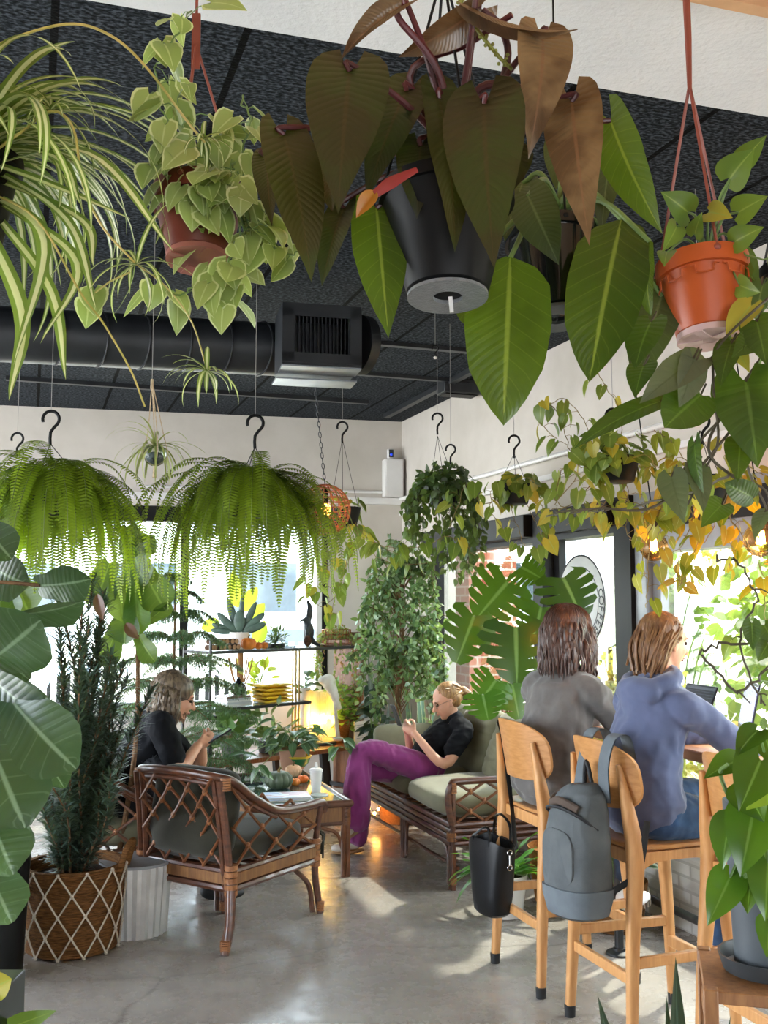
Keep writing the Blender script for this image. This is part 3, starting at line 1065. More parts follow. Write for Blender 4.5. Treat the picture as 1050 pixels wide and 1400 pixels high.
# ================================================================== FURNITURE
M_rat = mat('dark rattan pole', '#43261a', .36, '#633a25', 14, stretch=(1, 1, 3), bmp=.15, bscale=30, coat=.25)
M_rat2 = mat('honey rattan pole', '#5f3820', .34, '#77492b', 14, bmp=.15, bscale=30, coat=.25)
M_wrap = mat('rattan binding', '#a06a3e', .45, '#7e4d2b', 60, bmp=.5, bscale=120)
M_cane = mat('split cane weave', '#8f6438', .5, '#6c4526', 45, stretch=(1, 1, .1), bmp=.4, bscale=140)
M_olive = mat('olive canvas', '#343228', .85, '#2b2a21', 6, bmp=.25, bscale=200, sheen=.2)
M_sage = mat('sage green canvas', '#7f7c63', .85, '#716e57', 5, bmp=.25, bscale=200, sheen=.25)
M_oak = mat('pale beech wood', '#cf9a62', .38, '#bd8650', 9, stretch=(6, 6, .8), bmp=.06)
M_ply = mat('beech plywood face', '#bf8a55', .33, '#ad7843', 7, stretch=(3, 3, 12))
M_rub = mat('black rubber', '#17181a', .6)
M_wal = mat('warm walnut wood', '#8a5a38', .4, '#6f4529', 10, stretch=(8, 8, 1))
M_table = mat('counter wood', '#b07c55', .35, '#9a6843', 6, stretch=(8, 1.2, 8))
M_glass = glassmat('shelf glass', '#eef5f2', .07)


def cushion(mb, c, size, M=None, p=3.2, puff=.0, seg=(20, 20), sag=0):
    """pillow shaped block: superellipse outline, thicker in the middle"""
    sx, sy, sz = size
    g = []
    nu, nv = 28, 14
    for i in range(nv + 1):
        b = -PI / 2 + PI * i / nv
        row = []
        for j in range(nu):
            a = 2 * PI * j / nu
            def sp(t, e): return math.copysign(abs(t) ** e, t)
            cb, sb = sp(math.cos(b), .55), sp(math.sin(b), .6)
            ca, sa = sp(math.cos(a), 2 / p * .55), sp(math.sin(a), 2 / p * .55)
            x, y = cb * ca * sx / 2, cb * sa * sy / 2
            z = sb * sz / 2 * (1 + puff * (1 - (2 * x / sx) ** 2) * (1 - (2 * y / sy) ** 2))
            n = noise.noise(Vector((x * 7 + c[0] * 3, y * 7 + c[1], z * 5)))
            z += .012 * n
            row.append((x, y, z))
        g.append(row)
    rs = []
    for row in g:
        q = np.array(row)
        if M is not None: q = q @ np.asarray(M).T
        rs.append(q + np.asarray(c, float))
    mb.rings(rs)


def lattice(poles, knots, A, Bp, C, D, nx, ny, r=.008, bow=.0, nrm=None):
    """criss-cross cane panel between corners A(bl) B(br) C(tr) D(tl)"""
    A, Bp, C, D = [np.asarray(k, float) for k in (A, Bp, C, D)]
    n = unit(np.cross(Bp - A, D - A)) if nrm is None else nrm

    def at(s, t):
        return (A * (1 - s) + Bp * s) * (1 - t) + (D * (1 - s) + C * s) * t + n * bow * math.sin(PI * s) * math.sin(PI * t)
    for k in range(-ny, nx + 1):
        for sgn in (1, -1):
            pts = []
            for i in range(ny * 4 + 1):
                t = i / (ny * 4)
                s = (k + t * ny) / nx if sgn > 0 else (k + ny - t * ny) / nx
                if -1e-6 <= s <= 1 + 1e-6:
                    pts.append(at(min(1, max(0, s)), t) + n * (.005 * sgn))
            if len(pts) >= 2:
                poles.tube(pts, r, 6)
    for a in range(1, 2 * nx):
        for b in range(1, 2 * ny):
            if (a + b) % 2 == 0:
                s, t = a / (2 * nx), b / (2 * ny)
                knots.ell(at(s, t), (r * 1.7, r * 1.7, r * 2.2), None, 8, 6)


def wrapk(mb, p, d, r, l=.05):
    d = unit(d); p = np.asarray(p, float)
    k = 5
    for i in range(k):
        q = p + d * (i / (k - 1) - .5) * l
        mb.tube([q - d * l / k * .5, q + d * l / k * .5], [r * .96, r * 1.08, r * .96], 10)


def rattan_chair(name, label, loc, rz, seatm, backm, group=None):
    """lounge chair, faces +y in its own frame"""
    o = thing(name, label, 'chair', loc, rz, group)
    hw = .30
    bl, bt = -.33, -.40      # back y at seat, at top
    # curved top rail that sweeps down into the arms
    rail = [(-hw - .02, .40, .53), (-hw - .035, .36, .585), (-hw - .03, .2, .585), (-hw - .02, .0, .60), (-hw - .01, -.18, .69), (-hw, -.32, .785), (-hw + .06, bt, .815), (0, bt - .03, .83),
            (hw - .06, bt, .815), (hw, -.32, .785), (hw + .01, -.18, .69), (hw + .02, .0, .60), (hw + .03, .2, .585), (hw + .035, .36, .585), (hw + .02, .40, .53)]
    m = MB(); m.tube(rail, .021, 10, smooth=5); m.tube([(x * .97, y * .985, z - .035) for x, y, z in rail[3:12]], .013, 8, smooth=5)
    build(m, 'top_rail', M_rat, o, local=True)
    for s in (-1, 1):
        m = MB()
        m.tube([(s * (hw + .045), -.42, .0), (s * (hw + .03), -.37, .12), (s * hw, bl, .30)], [.021, .026], 10, smooth=5)
        m.tube([(s * (hw + .02), -.40, .02), (s * (hw + .005), -.35, .14), (s * (hw - .03), bl, .30)], .018, 8, smooth=4)
        m.tube([(s * hw, bl, .27), (s * (hw - .01), -.36, .55), (s * (hw - .02), bt + .0, .80)], .019, 8, smooth=4)
        m.tube([(s * (hw - .035), bl, .27), (s * (hw - .045), -.36, .55), (s * (hw - .055), bt + .0, .80)], .016, 8, smooth=4)
        build(m, 'leg', M_rat, o, local=True)
        m = MB()
        m.tube([(s * (hw + .02), .37, 0), (s * hw, .35, .2), (s * hw, .35, .36), (s * (hw + .03), .36, .57)], [.019, .019, .015], 9, smooth=4)
        m.tube([(s * hw, .33, 0.01), (s * (hw - .02), .32, .15), (s * (hw - .03), .20, .26)], .014, 8, smooth=4)
        build(m, 'leg', M_rat, o, local=True)
    m = MB()
    for z in (.275, .315, .355):
        m.tube([(-hw, bl, z), (hw, bl, z)], .018, 8); m.tube([(-hw, .35, z), (hw, .35, z)], .018, 8)
        for s in (-1, 1): m.tube([(s * hw, bl, z), (s * hw, .35, z)], .018, 8)
    for i in range(7): m.tube([(-hw, bl + .1 + i * .09, .335), (hw, bl + .1 + i * .09, .335)], .01, 6)
    build(m, 'seat_frame', M_rat, o, local=True)
    m = MB()
    m.box((0, bl - .016, .325), (2 * hw, .008, .05))
    for s in (-1, 1): m.box((s * (hw + .016), .01, .325), (.008, .68, .05))
    build(m, 'cane_band', M_cane, o, local=True)
    pl, kn = MB(), MB()
    lattice(pl, kn, (-hw + .04, bl - .01, .37), (hw - .04, bl - .01, .37), (hw - .05, bt - .02, .81), (-hw + .05, bt - .02, .81), 4, 3, .0085, bow=-.03)
    build(pl, 'back_lattice', M_rat2, o, local=True)
    for s in (-1, 1):
        ps = MB()
        lattice(ps, kn, (s * hw, bl + .02, .37), (s * hw, .33, .37), (s * (hw + .02), .34, .57), (s * (hw - .0), bl - .0, .76), 3, 2, .0085)
        build(ps, 'side_lattice', M_rat2, o, local=True)
    for s in (-1, 1):
        wrapk(kn, (s * hw, bl, .32), (0, 0, 1), .034, .12); wrapk(kn, (s * hw, .35, .32), (0, 0, 1), .03, .12)
        wrapk(kn, (s * (hw - .01), bt + .03, .78), (0, 0, 1), .03, .05); wrapk(kn, (s * (hw + .03), .36, .04), (0, 0, 1), .022, .04)
        wrapk(kn, (s * (hw + .04), -.41, .04), (0, 0, 1), .026, .04)
    build(kn, 'binding_lattice', M_wrap, o, local=True)
    m = MB(); cushion(m, (0, .0, .435), (.56, .66, .15), puff=.15); build(m, 'seat_cushion', seatm, o, local=True)
    m = MB(); a = math.radians(80)
    Mx = np.array([[1, 0, 0], [0, math.cos(a), -math.sin(a)], [0, math.sin(a), math.cos(a)]])
    cushion(m, (0, -.27, .61), (.54, .44, .14), Mx, puff=.2); build(m, 'back_cushion', backm, o, local=True)
    m = MB()
    for i in range(3): m.tube([(hw - .02 + .01 * i, .36, .44), (hw + .02, .39 + .01 * i, .4), (hw + .015 - .01 * i, .40, .28 + .02 * i)], .006, 5, smooth=3)
    build(m, 'tie_cord', seatm, o, local=True)
    return o


# floor contacts read from the picture
A_ = F(190, 1272); B_ = F(318, 1303); C_ = F(428, 1246)
cc = (A_ + C_) / 2
ax = unit(B_ - A_)                           # chair's own +x... back-left to back-right
chair = rattan_chair('rattan_armchair', 'rattan lounge chair with its lattice back to the viewer, before the glass table', (cc[0], cc[1], 0), math.atan2(ax[1], ax[0]), M_olive, M_olive)
# the man's chair, mostly behind the needle-leaved plant
mp_ = R(-2.52, .30)
chair2 = rattan_chair('rattan_armchair', 'dark rattan lounge chair the long-haired man sits in, behind the potted conifer', (mp_[0], mp_[1], 0), ANG - PI / 2, M_sage, M_sage)

# ------------------------------------------------------------------ sofa (faces -u)
def RM(): return np.stack([D2, D1, np.array([0, 0, 1.])], 1)


def sofa():
    o = thing('rattan_sofa', 'long dark rattan sofa with sage green cushions under the street window', 'sofa', R(-.42, .82), ANG, None)
    # own frame: x = out towards the wall, y = along the wall away from camera
    L2, fx, bx_ = .84, -.40, .34
    m = MB()
    for y in (-L2, 0, L2):
        pass
    for y in (-L2, -.02, L2):
        for k in (0, .032):
            m = MB()
            m.tube([(fx, y + k, 0), (fx, y + k, .40 if abs(y) < .5 else .58)], .017, 9)
            if k == 0: m.tube([(fx + .0, y - .04, .02), (fx, y - .05, .2), (fx, y - .12, .28)] if y > -.5 else [(fx, y + .07, .02), (fx, y + .08, .2), (fx, y + .15, .28)], .012, 8, smooth=4)
            if k == 0: build(m, 'leg', M_rat, o, local=True)
            else: build(m, 'leg_pole', M_rat, o, local=True)
        m = MB(); m.tube([(bx_, y, 0), (bx_, y, .4), (bx_ + .08, y, .93)], .019, 9, smooth=4); build(m, 'leg', M_rat, o, local=True)
    m = MB()
    for z in (.26, .295, .33, .365):
        m.tube([(fx - .005, -L2, z), (fx - .005, L2 + .03, z)], .018, 9); m.tube([(bx_, -L2, z), (bx_, L2, z)], .016, 8)
        for y in (-L2, L2): m.tube([(fx, y, z), (bx_, y, z)], .017, 8)
    for i in range(14): m.tube([(fx, -L2 + .06 + i * .12, .35), (bx_, -L2 + .06 + i * .12, .35)], .01, 6)
    m.tube([(fx + .03, -L2, .12), (fx + .03, L2, .12)], .012, 7)
    build(m, 'base_frame', M_rat, o, local=True)
    m = MB()
    m.tube([(bx_ + .08, -L2 - .02, .93), (bx_ + .09, -.4, .955), (bx_ + .09, .4, .955), (bx_ + .08, L2 + .02, .93)], .022, 10, smooth=5)
    m.tube([(bx_ + .04, -L2, .66), (bx_ + .04, L2, .66)], .016, 8)
    build(m, 'top_rail', M_rat, o, local=True)
    pl, kn = MB(), MB()
    lattice(pl, kn, (bx_ + .03, -L2 + .02, .4), (bx_ + .03, L2 - .02, .4), (bx_ + .08, L2 - .02, .92), (bx_ + .08, -L2 + .02, .92), 9, 3, .009)
    for i in range(15):
        y = -L2 + .06 + i * .12
        pl.tube([(bx_ + .045, y, .66), (bx_ + .078, y, .94)], .009, 6)
    build(pl, 'back_lattice', M_rat2, o, local=True)
    for y in (-L2, L2 + .02):
        m = MB()
        m.tube([(fx - .005, y, .37), (fx - .03, y, .5), (fx - .01, y, .595), (fx + .06, y, .615), (bx_ - .1, y, .615), (bx_ + .05, y, .66)], .021, 10, smooth=5)
        build(m, 'armrest', M_rat, o, local=True)
        ps = MB()
        lattice(ps, kn, (fx + .02, y, .38), (bx_, y, .38), (bx_ + .03, y, .61), (fx + .02, y, .61), 4, 2, .009)
        build(ps, 'arm_lattice', M_rat2, o, local=True)
        wrapk(kn, (fx, y, .58), (0, 0, 1), .026, .05); wrapk(kn, (fx, y + .015, .3), (0, 0, 1), .034, .04); wrapk(kn, (fx, y, .05), (0, 0, 1), .022, .03)
    build(kn, 'binding_lattice', M_wrap, o, local=True)
    for y in (-.41, .41):
        m = MB(); cushion(m, (-.06, y, .455), (.72, .80, .17), puff=.12); b = build(m, 'seat_cushion', M_sage, o, local=True)
    for y, tilt in ((-.44, 1.20), (.10, 1.24), (.6, 1.24)):
        a = -tilt
        Mx = np.array([[math.cos(a), 0, math.sin(a)], [0, 1, 0], [-math.sin(a), 0, math.cos(a)]])
        m = MB(); cushion(m, (.2, y, .71), (.46, .53, .17), Mx, puff=.25)
        b = remesh(m, 'back_cushion', M_sage, o, .012, 3, disp=folds(.006, (5, 5, 22), y))
    Mx = np.array([[1, 0, 0], [0, .25, -.97], [0, .97, .25]])
    m = MB(); cushion(m, (-.1, L2 - .09, .62), (.5, .30, .13), Mx, puff=.2); build(m, 'arm_cushion', M_sage, o, local=True)
    return o


sofa_o = sofa()

# ------------------------------------------------------------------ coffee table
tc0 = R(-1.61, 1.05)
o = thing('coffee_table', 'low rattan coffee table with a glass top and cane sides', 'table', tc0, ANG)
hx, hy, tz = .30, .58, .43
for sx in (-1, 1):
    for sy in (-1, 1):
        m = MB()
        for dx, dy in ((0, 0), (-.028 * sx, 0), (0, -.028 * sy)): m.tube([(sx * hx + dx, sy * hy + dy, 0), (sx * hx + dx, sy * hy + dy, tz)], .016, 8)
        m.tube([(sx * (hx - .03), sy * (hy - .02), .16), (sx * (hx - .07), sy * hy, .26), (sx * (hx - .17), sy * hy, .30)], .011, 7, smooth=4)
        wrapk(m, (sx * hx - .01 * sx, sy * hy - .01 * sy, tz - .06), (0, 0, 1), .033, .1)
        build(m, 'leg', M_rat2, o, local=True)
m = MB()
for s in (-1, 1):
    m.tube([(-hx - .02, s * (hy + .012), tz + .008), (hx + .02, s * (hy + .012), tz + .008)], .022, 10)
    m.tube([(s * (hx + .012), -hy - .02, tz + .008), (s * (hx + .012), hy + .02, tz + .008)], .022, 10)
    m.tube([(-hx, s * hy, tz - .11), (hx, s * hy, tz - .11)], .014, 8); m.tube([(s * hx, -hy, tz - .11), (s * hx, hy, tz - .11)], .014, 8)
build(m, 'rim', M_rat, o, local=True)
m = MB()
for s in (-1, 1):
    m.box((0, s * hy, tz - .06), (2 * hx, .014, .09)); m.box((s * hx, 0, tz - .06), (.014, 2 * hy, .09))
build(m, 'cane_apron', M_cane, o, local=True)
m = MB(); m.box((0, 0, tz + .012), (2 * hx, 2 * hy, .01)); build(m, 'glass_top', mat('smoked green glass', '#3f5a58', .06, '#44605d', 3, spec=.7), o, local=True, smooth=False)

# ------------------------------------------------------------------ bar stools
def beech_leg(mb, pts, wa, wb, up=(1, 0, 0)):
    """squarish, softly tapering timber along pts"""
    p = catmull(pts, 6)
    n = len(p)
    rs = []
    for i in range(n):
        d = unit(p[min(i + 1, n - 1)] - p[max(i - 1, 0)])
        s = unit(np.cross(d, up)); t = np.cross(s, d)
        k = i / (n - 1)
        a = np.interp(k, np.linspace(0, 1, len(wa)), wa) / 2; b = np.interp(k, np.linspace(0, 1, len(wb)), wb) / 2
        rs.append([p[i] + s * a * x + t * b * y for x, y in ((1, .6), (.6, 1), (-.6, 1), (-1, .6), (-1, -.6), (-.6, -1), (.6, -1), (1, -.6))])
    mb.rings(rs)


def stool():
    o = thing('bar_stool', 'x', 'stool', (0, 0, 0), 0, 'beech bar stools at the window counter')
    SZ = .735
    for s in (-1, 1):
        m = MB()
        beech_leg(m, [(-.245, s * .225, .03), (-.225, s * .212, .4), (-.20, s * .2, .70), (-.215, s * .19, .86), (-.245, s * .17, 1.05)], [.034, .042, .055, .045, .020], [.036, .045, .062, .05, .018])
        build(m, 'back_leg', M_oak, o, local=True, sharp=60)
        m = MB()
        beech_leg(m, [(.225, s * .205, .03), (.205, s * .198, .4), (.175, s * .185, .71)], [.034, .042, .05], [.036, .042, .05])
        build(m, 'front_leg', M_oak, o, local=True, sharp=60)
        for x, y in ((-.2463, .2255), (.2265, .2055)):
            m = MB(); m.tube([(x, s * y, 0), (x, s * y, .045)], [.021, .023], 12); build(m, 'foot_cap', M_rub, o, local=True)
        m = MB(); m.bar((-.225, s * .212, .34), (.207, s * .198, .34), .022, .04); build(m, 'side_stretcher', M_oak, o, local=True, bevel=.004)
        # side apron, arched into the legs
        m = MB()
        g0, g1 = [], []
        for k in np.linspace(0, 1, 15):
            x = -.2 + .38 * k; dz = .035 + .055 * (2 * k - 1) ** 4
            y = s * (.195 - .012 * k)
            g0.append([(x, y - .013, SZ - .005), (x, y + .013, SZ - .005), (x, y + .013, SZ - .005 - dz), (x, y - .013, SZ - .005 - dz)])
        m.rings(g0); build(m, 'apron', M_oak, o, local=True, sharp=60)
    m = MB(); m.bar((-.228, -.21, .28), (-.228, .21, .28), .022, .04); build(m, 'rear_stretcher', M_oak, o, local=True, bevel=.004)
    m = MB(); m.bar((.208, -.195, .26), (.208, .195, .26), .026, .045); build(m, 'foot_bar', M_oak, o, local=True, bevel=.004)
    for x in (-.195, .17):
        m = MB(); m.bar((x, -.19, SZ - .03), (x, .19, SZ - .03), .025, .05); build(m, 'apron', M_oak, o, local=True, bevel=.004)
    # seat: thin dished ply
    m = MB()
    top, bot = [], []
    n = 36
    rs = []
    for rr, dz in ((.02, -.010), (.5, -.008), (.85, -.001), (.97, .003), (1, 0), (1, -.012), (.97, -.016), (.5, -.024), (.02, -.026)):
        ring = []
        for j in range(n):
            a = 2 * PI * j / n
            x = math.copysign(abs(math.cos(a)) ** .55, math.cos(a)) * .215; y = math.copysign(abs(math.sin(a)) ** .55, math.sin(a)) * (.215 - .012 * (x / .215))
            ring.append((x * rr - .005, y * rr, SZ + .018 + dz - .014 * (x * rr / .215 > .6) * ((x * rr / .215 - .6) / .4) ** 2))
        rs.append(ring)
    m.rings(rs); build(m, 'seat', M_ply, o, local=True)
    # curved backrest shell
    m = MB()
    gf, gb = [], []
    nu_, nv_ = 24, 12
    outer = []
    for side in (0, 1):
        rows = []
        for i in range(nv_ + 1):
            b = i / nv_ * 2 - 1
            row = []
            for j in range(nu_ + 1):
                a = j / nu_ * 2 - 1
                # rounded outline: map square to superellipse
                e = (abs(a) ** 3.2 + abs(b) ** 3.2) ** (1 / 3.2) if (a or b) else 1
                mx_ = max(abs(a), abs(b)) or 1
                k = mx_ / e
                yy = a * k * .225; zz = .995 + b * k * .128 + .012 * (1 - a * a)
                xx = -.262 + .085 * (yy / .225) ** 2 - .02 * (zz - .995) / .128
                row.append((xx - (.011 if side else 0), yy, zz))
            rows.append(row)
        outer.append(np.array(rows))
    f_, b_ = outer
    m.sheet(f_); m.sheet(b_[:, ::-1])
    per = [(0, j) for j in range(nu_)] + [(i, nu_) for i in range(nv_)] + [(nv_, j) for j in range(nu_, 0, -1)] + [(i, 0) for i in range(nv_, 0, -1)]
    m2 = MB()
    ring_f = [f_[i, j] for i, j in per]; ring_b = [b_[i, j] for i, j in per]
    m2.rings([ring_f, ring_b], cap=False)
    bk = build(m, 'backrest', M_ply, o, local=True, sharp=50)
    build(m2, 'backrest_edge', M_oak, bk, local=True)
    return o


ST = stool()
stool_spots = []
def stool_at(u, v, rz, label, o=None):
    p = R(u, v)
    if o is None: o = copy_tree(ST, None, p, rz)
    else:
        o.location = [float(k) for k in p]; o.rotation_euler = (0, 0, rz)
        M = np.eye(4); M[:3, :3] = rotz(rz); M[:3, 3] = p; ROOTM[o.name] = M
    o['label'] = label
    return o


S2 = stool_at(-.84, -2.08, ANG, 'beech bar stool with a grey backpack hung on its back', ST)
S1 = stool_at(-.86, -1.42, ANG, 'beech bar stool with a black tote bag hung on its back')
S3 = stool_at(-.63, -2.64, ANG, 'empty beech bar stool at the right edge, behind the trailing pothos')

# ------------------------------------------------------------------ window counter
CU = -.41
o = thing('window_counter', 'long wooden bar counter along the street window', 'counter', R(-.2, -2.9), ANG)
m = MB(); m.box((-.2, 0, 1.03), (.40, 3.7, .045)); build(m, 'counter_top', M_table, o, local=True, bevel=.006)
for yy in (1.62, -.3, -1.7):
    m = MB(); m.tube([(-.3, yy, .0), (-.3, yy, 1.008)], .021, 12); m.lathe([(.062, 0), (.062, .01), (.03, .018), (.03, .03)], (-.3, yy, 0), 20); m.lathe([(.03, 0), (.06, .018), (.06, .026)], (-.3, yy, .982), 20)
    build(m, 'pipe_leg', M_black, o, local=True)

# ------------------------------------------------------------------ laptops
M_lapb = mat('dark laptop shell', '#24262b', .35, metal=.4)
M_laps = mat('silver laptop shell', '#a9adb3', .3, metal=.6)


def scr(name, base, txt, e=1.0):
    m, nt, b = newmat(name)
    tc = coords(nt, kind='Generated')
    s = nt.nodes.new('ShaderNodeSeparateXYZ'); nt.links.new(tc, s.inputs[0])
    rows = math_(nt, 'SINE', math_(nt, 'MULTIPLY', s.outputs[2], 75))
    br = nt.nodes.new('ShaderNodeTexNoise'); br.inputs['Scale'].default_value = 6
    mp = nt.nodes.new('ShaderNodeMapping'); mp.inputs['Scale'].default_value = (1, 1, 14); nt.links.new(tc, mp.inputs[0]); nt.links.new(mp.outputs[0], br.inputs['Vector'])
    f = math_(nt, 'MULTIPLY', ramp(nt, rows, [(.5, gray(0)), (.75, gray(1))]), ramp(nt, br.outputs[0], [(.42, gray(0)), (.5, gray(.7))]))
    c = mixc(nt, f, lin(base), lin(txt))
    top = ramp(nt, s.outputs[2], [(0, gray(0)), (.9, gray(0)), (.92, gray(.6))])
    c = mixc(nt, top, c, lin(txt))
    nt.links.new(c, b.inputs['Emission Color']); b.inputs['Emission Strength'].default_value = e
    b.inputs['Base Color'].default_value = (.02, .02, .03, 1); b.inputs['Roughness'].default_value = .15
    return m


def laptop(label, c, rz, w, d, shell, screen, tilt=105):
    o = thing('laptop', label, 'laptop', (c[0], c[1], c[2]), rz, 'laptops on the window counter')
    m = MB(); m.box((0, 0, .009), (d, w, .016)); build(m, 'base', shell, o, local=True, bevel=.004)
    m = MB()
    for i in range(5):
        for j in range(12): m.box((-.02 + i * .018 - .0, (j - 5.5) * w * .07, .0178), (.014, w * .058, .003))
    build(m, 'keyboard', M_rub, o, local=True, smooth=False)
    a = math.radians(tilt - 90)
    e = np.array([math.sin(a), 0, math.cos(a)]); nn = np.array([-math.cos(a), 0, math.sin(a)])
    hpt = np.array([d / 2 - .004, 0, .02])
    Mx = np.stack([nn, [0, 1, 0], e], 1)
    m = MB(); m.box(hpt + e * d * .48 - nn * .003, (.007, w, d * .96), Mx); lid = build(m, 'lid', shell, o, local=True, bevel=.003)
    m = MB(); m.box(hpt + e * d * .49 + nn * .0015, (.003, w * .94, d * .84), Mx); build(m, 'screen', screen, lid, local=True, smooth=False)
    return o


lp = R(-.17, -1.93, 1.0535)
laptop('open laptop with a pale lilac document screen on the counter, before the woman in blue', R(-.15, wallpt(978, -.15), 1.0535), ANG - .5, .33, .23, M_lapb, scr('lilac document screen', '#a9a2e0', '#5a5698', .11), 102)
laptop('smaller open laptop with a dark screen on the counter, beyond the woman in blue', R(-.19, -1.30, 1.0535), ANG - .1, .29, .2, M_lapb, scr('dark screen', '#2c3540', '#8d99a6', .09), 112)

# ------------------------------------------------------------------ etagere by the far window
dS = unit([.70, .714, 0]); nS = np.array([-dS[1], dS[0], 0])
s0 = F(288, 1040, .50); s0 = P(288, 889, 7.7); s0[2] = 0
LS, DS = 1.56, .34
aS = math.atan2(dS[1], dS[0])
M_iron = mat('black shelf iron', '#1d1c1c', .45)
shelf = thing('shelf_unit', 'black framed glass shelf unit with a low wooden bench in front of the far window', 'shelf', s0, aS)
SZ1, SZ2, SZ0 = 1.30, .87, .49


def SP(x, y=0.0, z=0.0): return s0 + dS * x + nS * y + np.array([0, 0, z])


m = MB()
for y in (0, DS): m.tube([(0, y, SZ0), (0, y, SZ1 + .13)], .011, 8)
build(m, 'post', M_iron, shelf, local=True)
m = MB()
for x in (.95, .985, 1.02): m.tube([(x, DS * .5, SZ0), (x, DS * .5, SZ1)], .008, 8)
build(m, 'post', mat('brass rod', '#b0955a', .3, metal=.8), shelf, local=True)
m = MB(); m.box((LS + .02, DS / 2, .74), (.035, DS, 1.34)); build(m, 'end_panel', M_wal, shelf, local=True, smooth=False)
for z, x1 in ((SZ1, LS), (SZ2, 1.0)):
    m = MB()
    m.box((x1 / 2, 0, z - .012), (x1, .012, .022)); m.box((x1 / 2, DS, z - .012), (x1, .012, .022)); m.box((0, DS / 2, z - .012), (.012, DS, .022)); m.box((x1, DS / 2, z - .012), (.012, DS, .022))
    e = build(m, 'shelf_frame', M_iron, shelf, local=True, smooth=False)
    m = MB(); m.box((x1 / 2, DS / 2, z - .004), (x1, DS, .007)); build(m, 'shelf_glass', M_glass, e, local=True, smooth=False)
m = MB(); m.box((LS / 2, DS / 2 - .04, SZ0 - .02), (LS + .1, DS + .14, .035)); build(m, 'bench_top', M_wal, shelf, local=True, bevel=.004)
for x in (.12, .66, 1.15, LS - .06):
    m = MB()
    for y in (-.03, DS - .02): m.bar((x, y, 0), (x + (.05 if x < .6 else -.05), y, SZ0 - .037), .045, .035, up=(0, 1, 0))
    m.box((x, DS / 2 - .02, .12), (.03, DS, .03))
    build(m, 'bench_leg', M_iron, shelf, local=True, smooth=False)
# ================================================================== SMALL THINGS
M_ceram = mat('white glazed ceramic', '#e4e1da', .25, '#dad6ce', 4)
M_pump = mat('orange pumpkin skin', '#d8701f', .45, '#e58a35', 6)
M_pumpg = mat('dark green pumpkin skin', '#3d4a38', .5, '#5b6850', 14)
M_pumpw = mat('pale peach gourd skin', '#d9a478', .5, '#e6bd97', 8)
M_stemw = mat('dry stem', '#7a6a45', .8)
M_terra = mat('blush clay pot', '#b98c72', .7, '#ad8067', 4)
M_soilp = mat('potting soil', '#2b211a', .95, '#3b2d22', 40, bmp=.8)


def pumpkin(label, p, r, h, mt, ribs=10, group=None, cat='pumpkin', name='pumpkin', stem=True):
    p = np.asarray(p, float)
    o = thing(name, label, cat, p, 0, group)
    rs = []
    n = ribs * 6
    for i in range(15):
        b = -PI / 2 + PI * i / 14
        ring = []
        for j in range(n):
            a = 2 * PI * j / n
            q = math.cos(b) ** .75 * r * (.9 + .1 * abs(math.sin(a * ribs / 2)) ** .6) + .002
            z = h / 2 + math.sin(b) * h / 2 - (.12 * h * math.exp(-(q / (r * .3)) ** 2) if b > 0 else -.05 * h * math.exp(-(q / (r * .3)) ** 2))
            ring.append((q * math.cos(a), q * math.sin(a), z))
        rs.append(np.array(ring))
    lo = min(k[:, 2].min() for k in rs)
    rs = [k - [0, 0, lo] for k in rs]
    m = MB(); m.rings(rs); build(m, 'flesh', mt, o, local=True)
    if stem:
        m = MB(); m.tube([(0, 0, h * .8), (.0, .003, h * 1.02), (r * .14, .0, h * 1.2)], [r * .16, r * .09, r * .11], 7, smooth=4); build(m, 'stem', M_stemw, o, local=True)
    return o


def pot(o, c, prof, mt, name='pot', seg=36, soil=True, M=None, local=False):
    m = MB(); m.lathe(prof, c, seg, M); b = build(m, name, mt, o, local=local)
    return b


TZ = .447                # glass table top
def TP(px, py, z=TZ): return F(px, py, z)


# coffee table: pot plant
c = TP(400, 1052)
pt = thing('potted_plant', 'leafy houseplant in a blush clay pot on the glass coffee table', 'plant', c)
pot(pt, c, pot_prof(.085, .10, .155), M_terra)
m = MB(); m.lathe([(.088, .13), (.002, .134)], c, 24); build(m, 'soil', M_soilp, pt)
LM_dief = leafmat('dark glossy houseplant leaf', '#2c4a36', '#4d7454', rib='#8fae84', trans=.22, rough=.35)
f, st = Fol(), MB()
for i in range(34):
    a = RNG.uniform(0, 2 * PI); sp_ = RNG.uniform(.4, 1.3)
    d = np.array([math.cos(a) * sp_, math.sin(a) * sp_ * .8, RNG.uniform(.35, 1)])
    L = RNG.uniform(.08, .2)
    e = c + [0, 0, .13] + unit(d) * L
    st.tube([c + [0, 0, .12], c + [0, 0, .13] + unit(d) * L * .5 + [0, 0, .03], e], [.004, .0025], 5, smooth=3)
    f.add('ovate', e, [d[0], d[1], RNG.uniform(-.5, .3)], [0, -.3, 1], RNG.uniform(.09, .15), RNG.uniform(.028, .042), bend=.7, fold=.3, wave=.01)
for tip in (P(350, 1055, 6.6), P(340, 1030, 6.7), P(470, 1010, 6.9), P(455, 1018, 6.8), P(372, 985, 6.9), P(428, 990, 6.9)):
    st.tube([c + [0, 0, .14], (c + tip) / 2 + [0, 0, .12], tip], [.004, .002], 5, smooth=5)
    f.add('ovate', np.array([tip] * 3) + RNG.normal(0, .03, (3, 3)), rdir(3, -.8, .2), [0, -.3, 1], .12, .03, bend=.6, fold=.3)
build(st, 'stems', mat('green stem', '#5a7a40', .5), pt); f.build('foliage', LM_dief, pt)

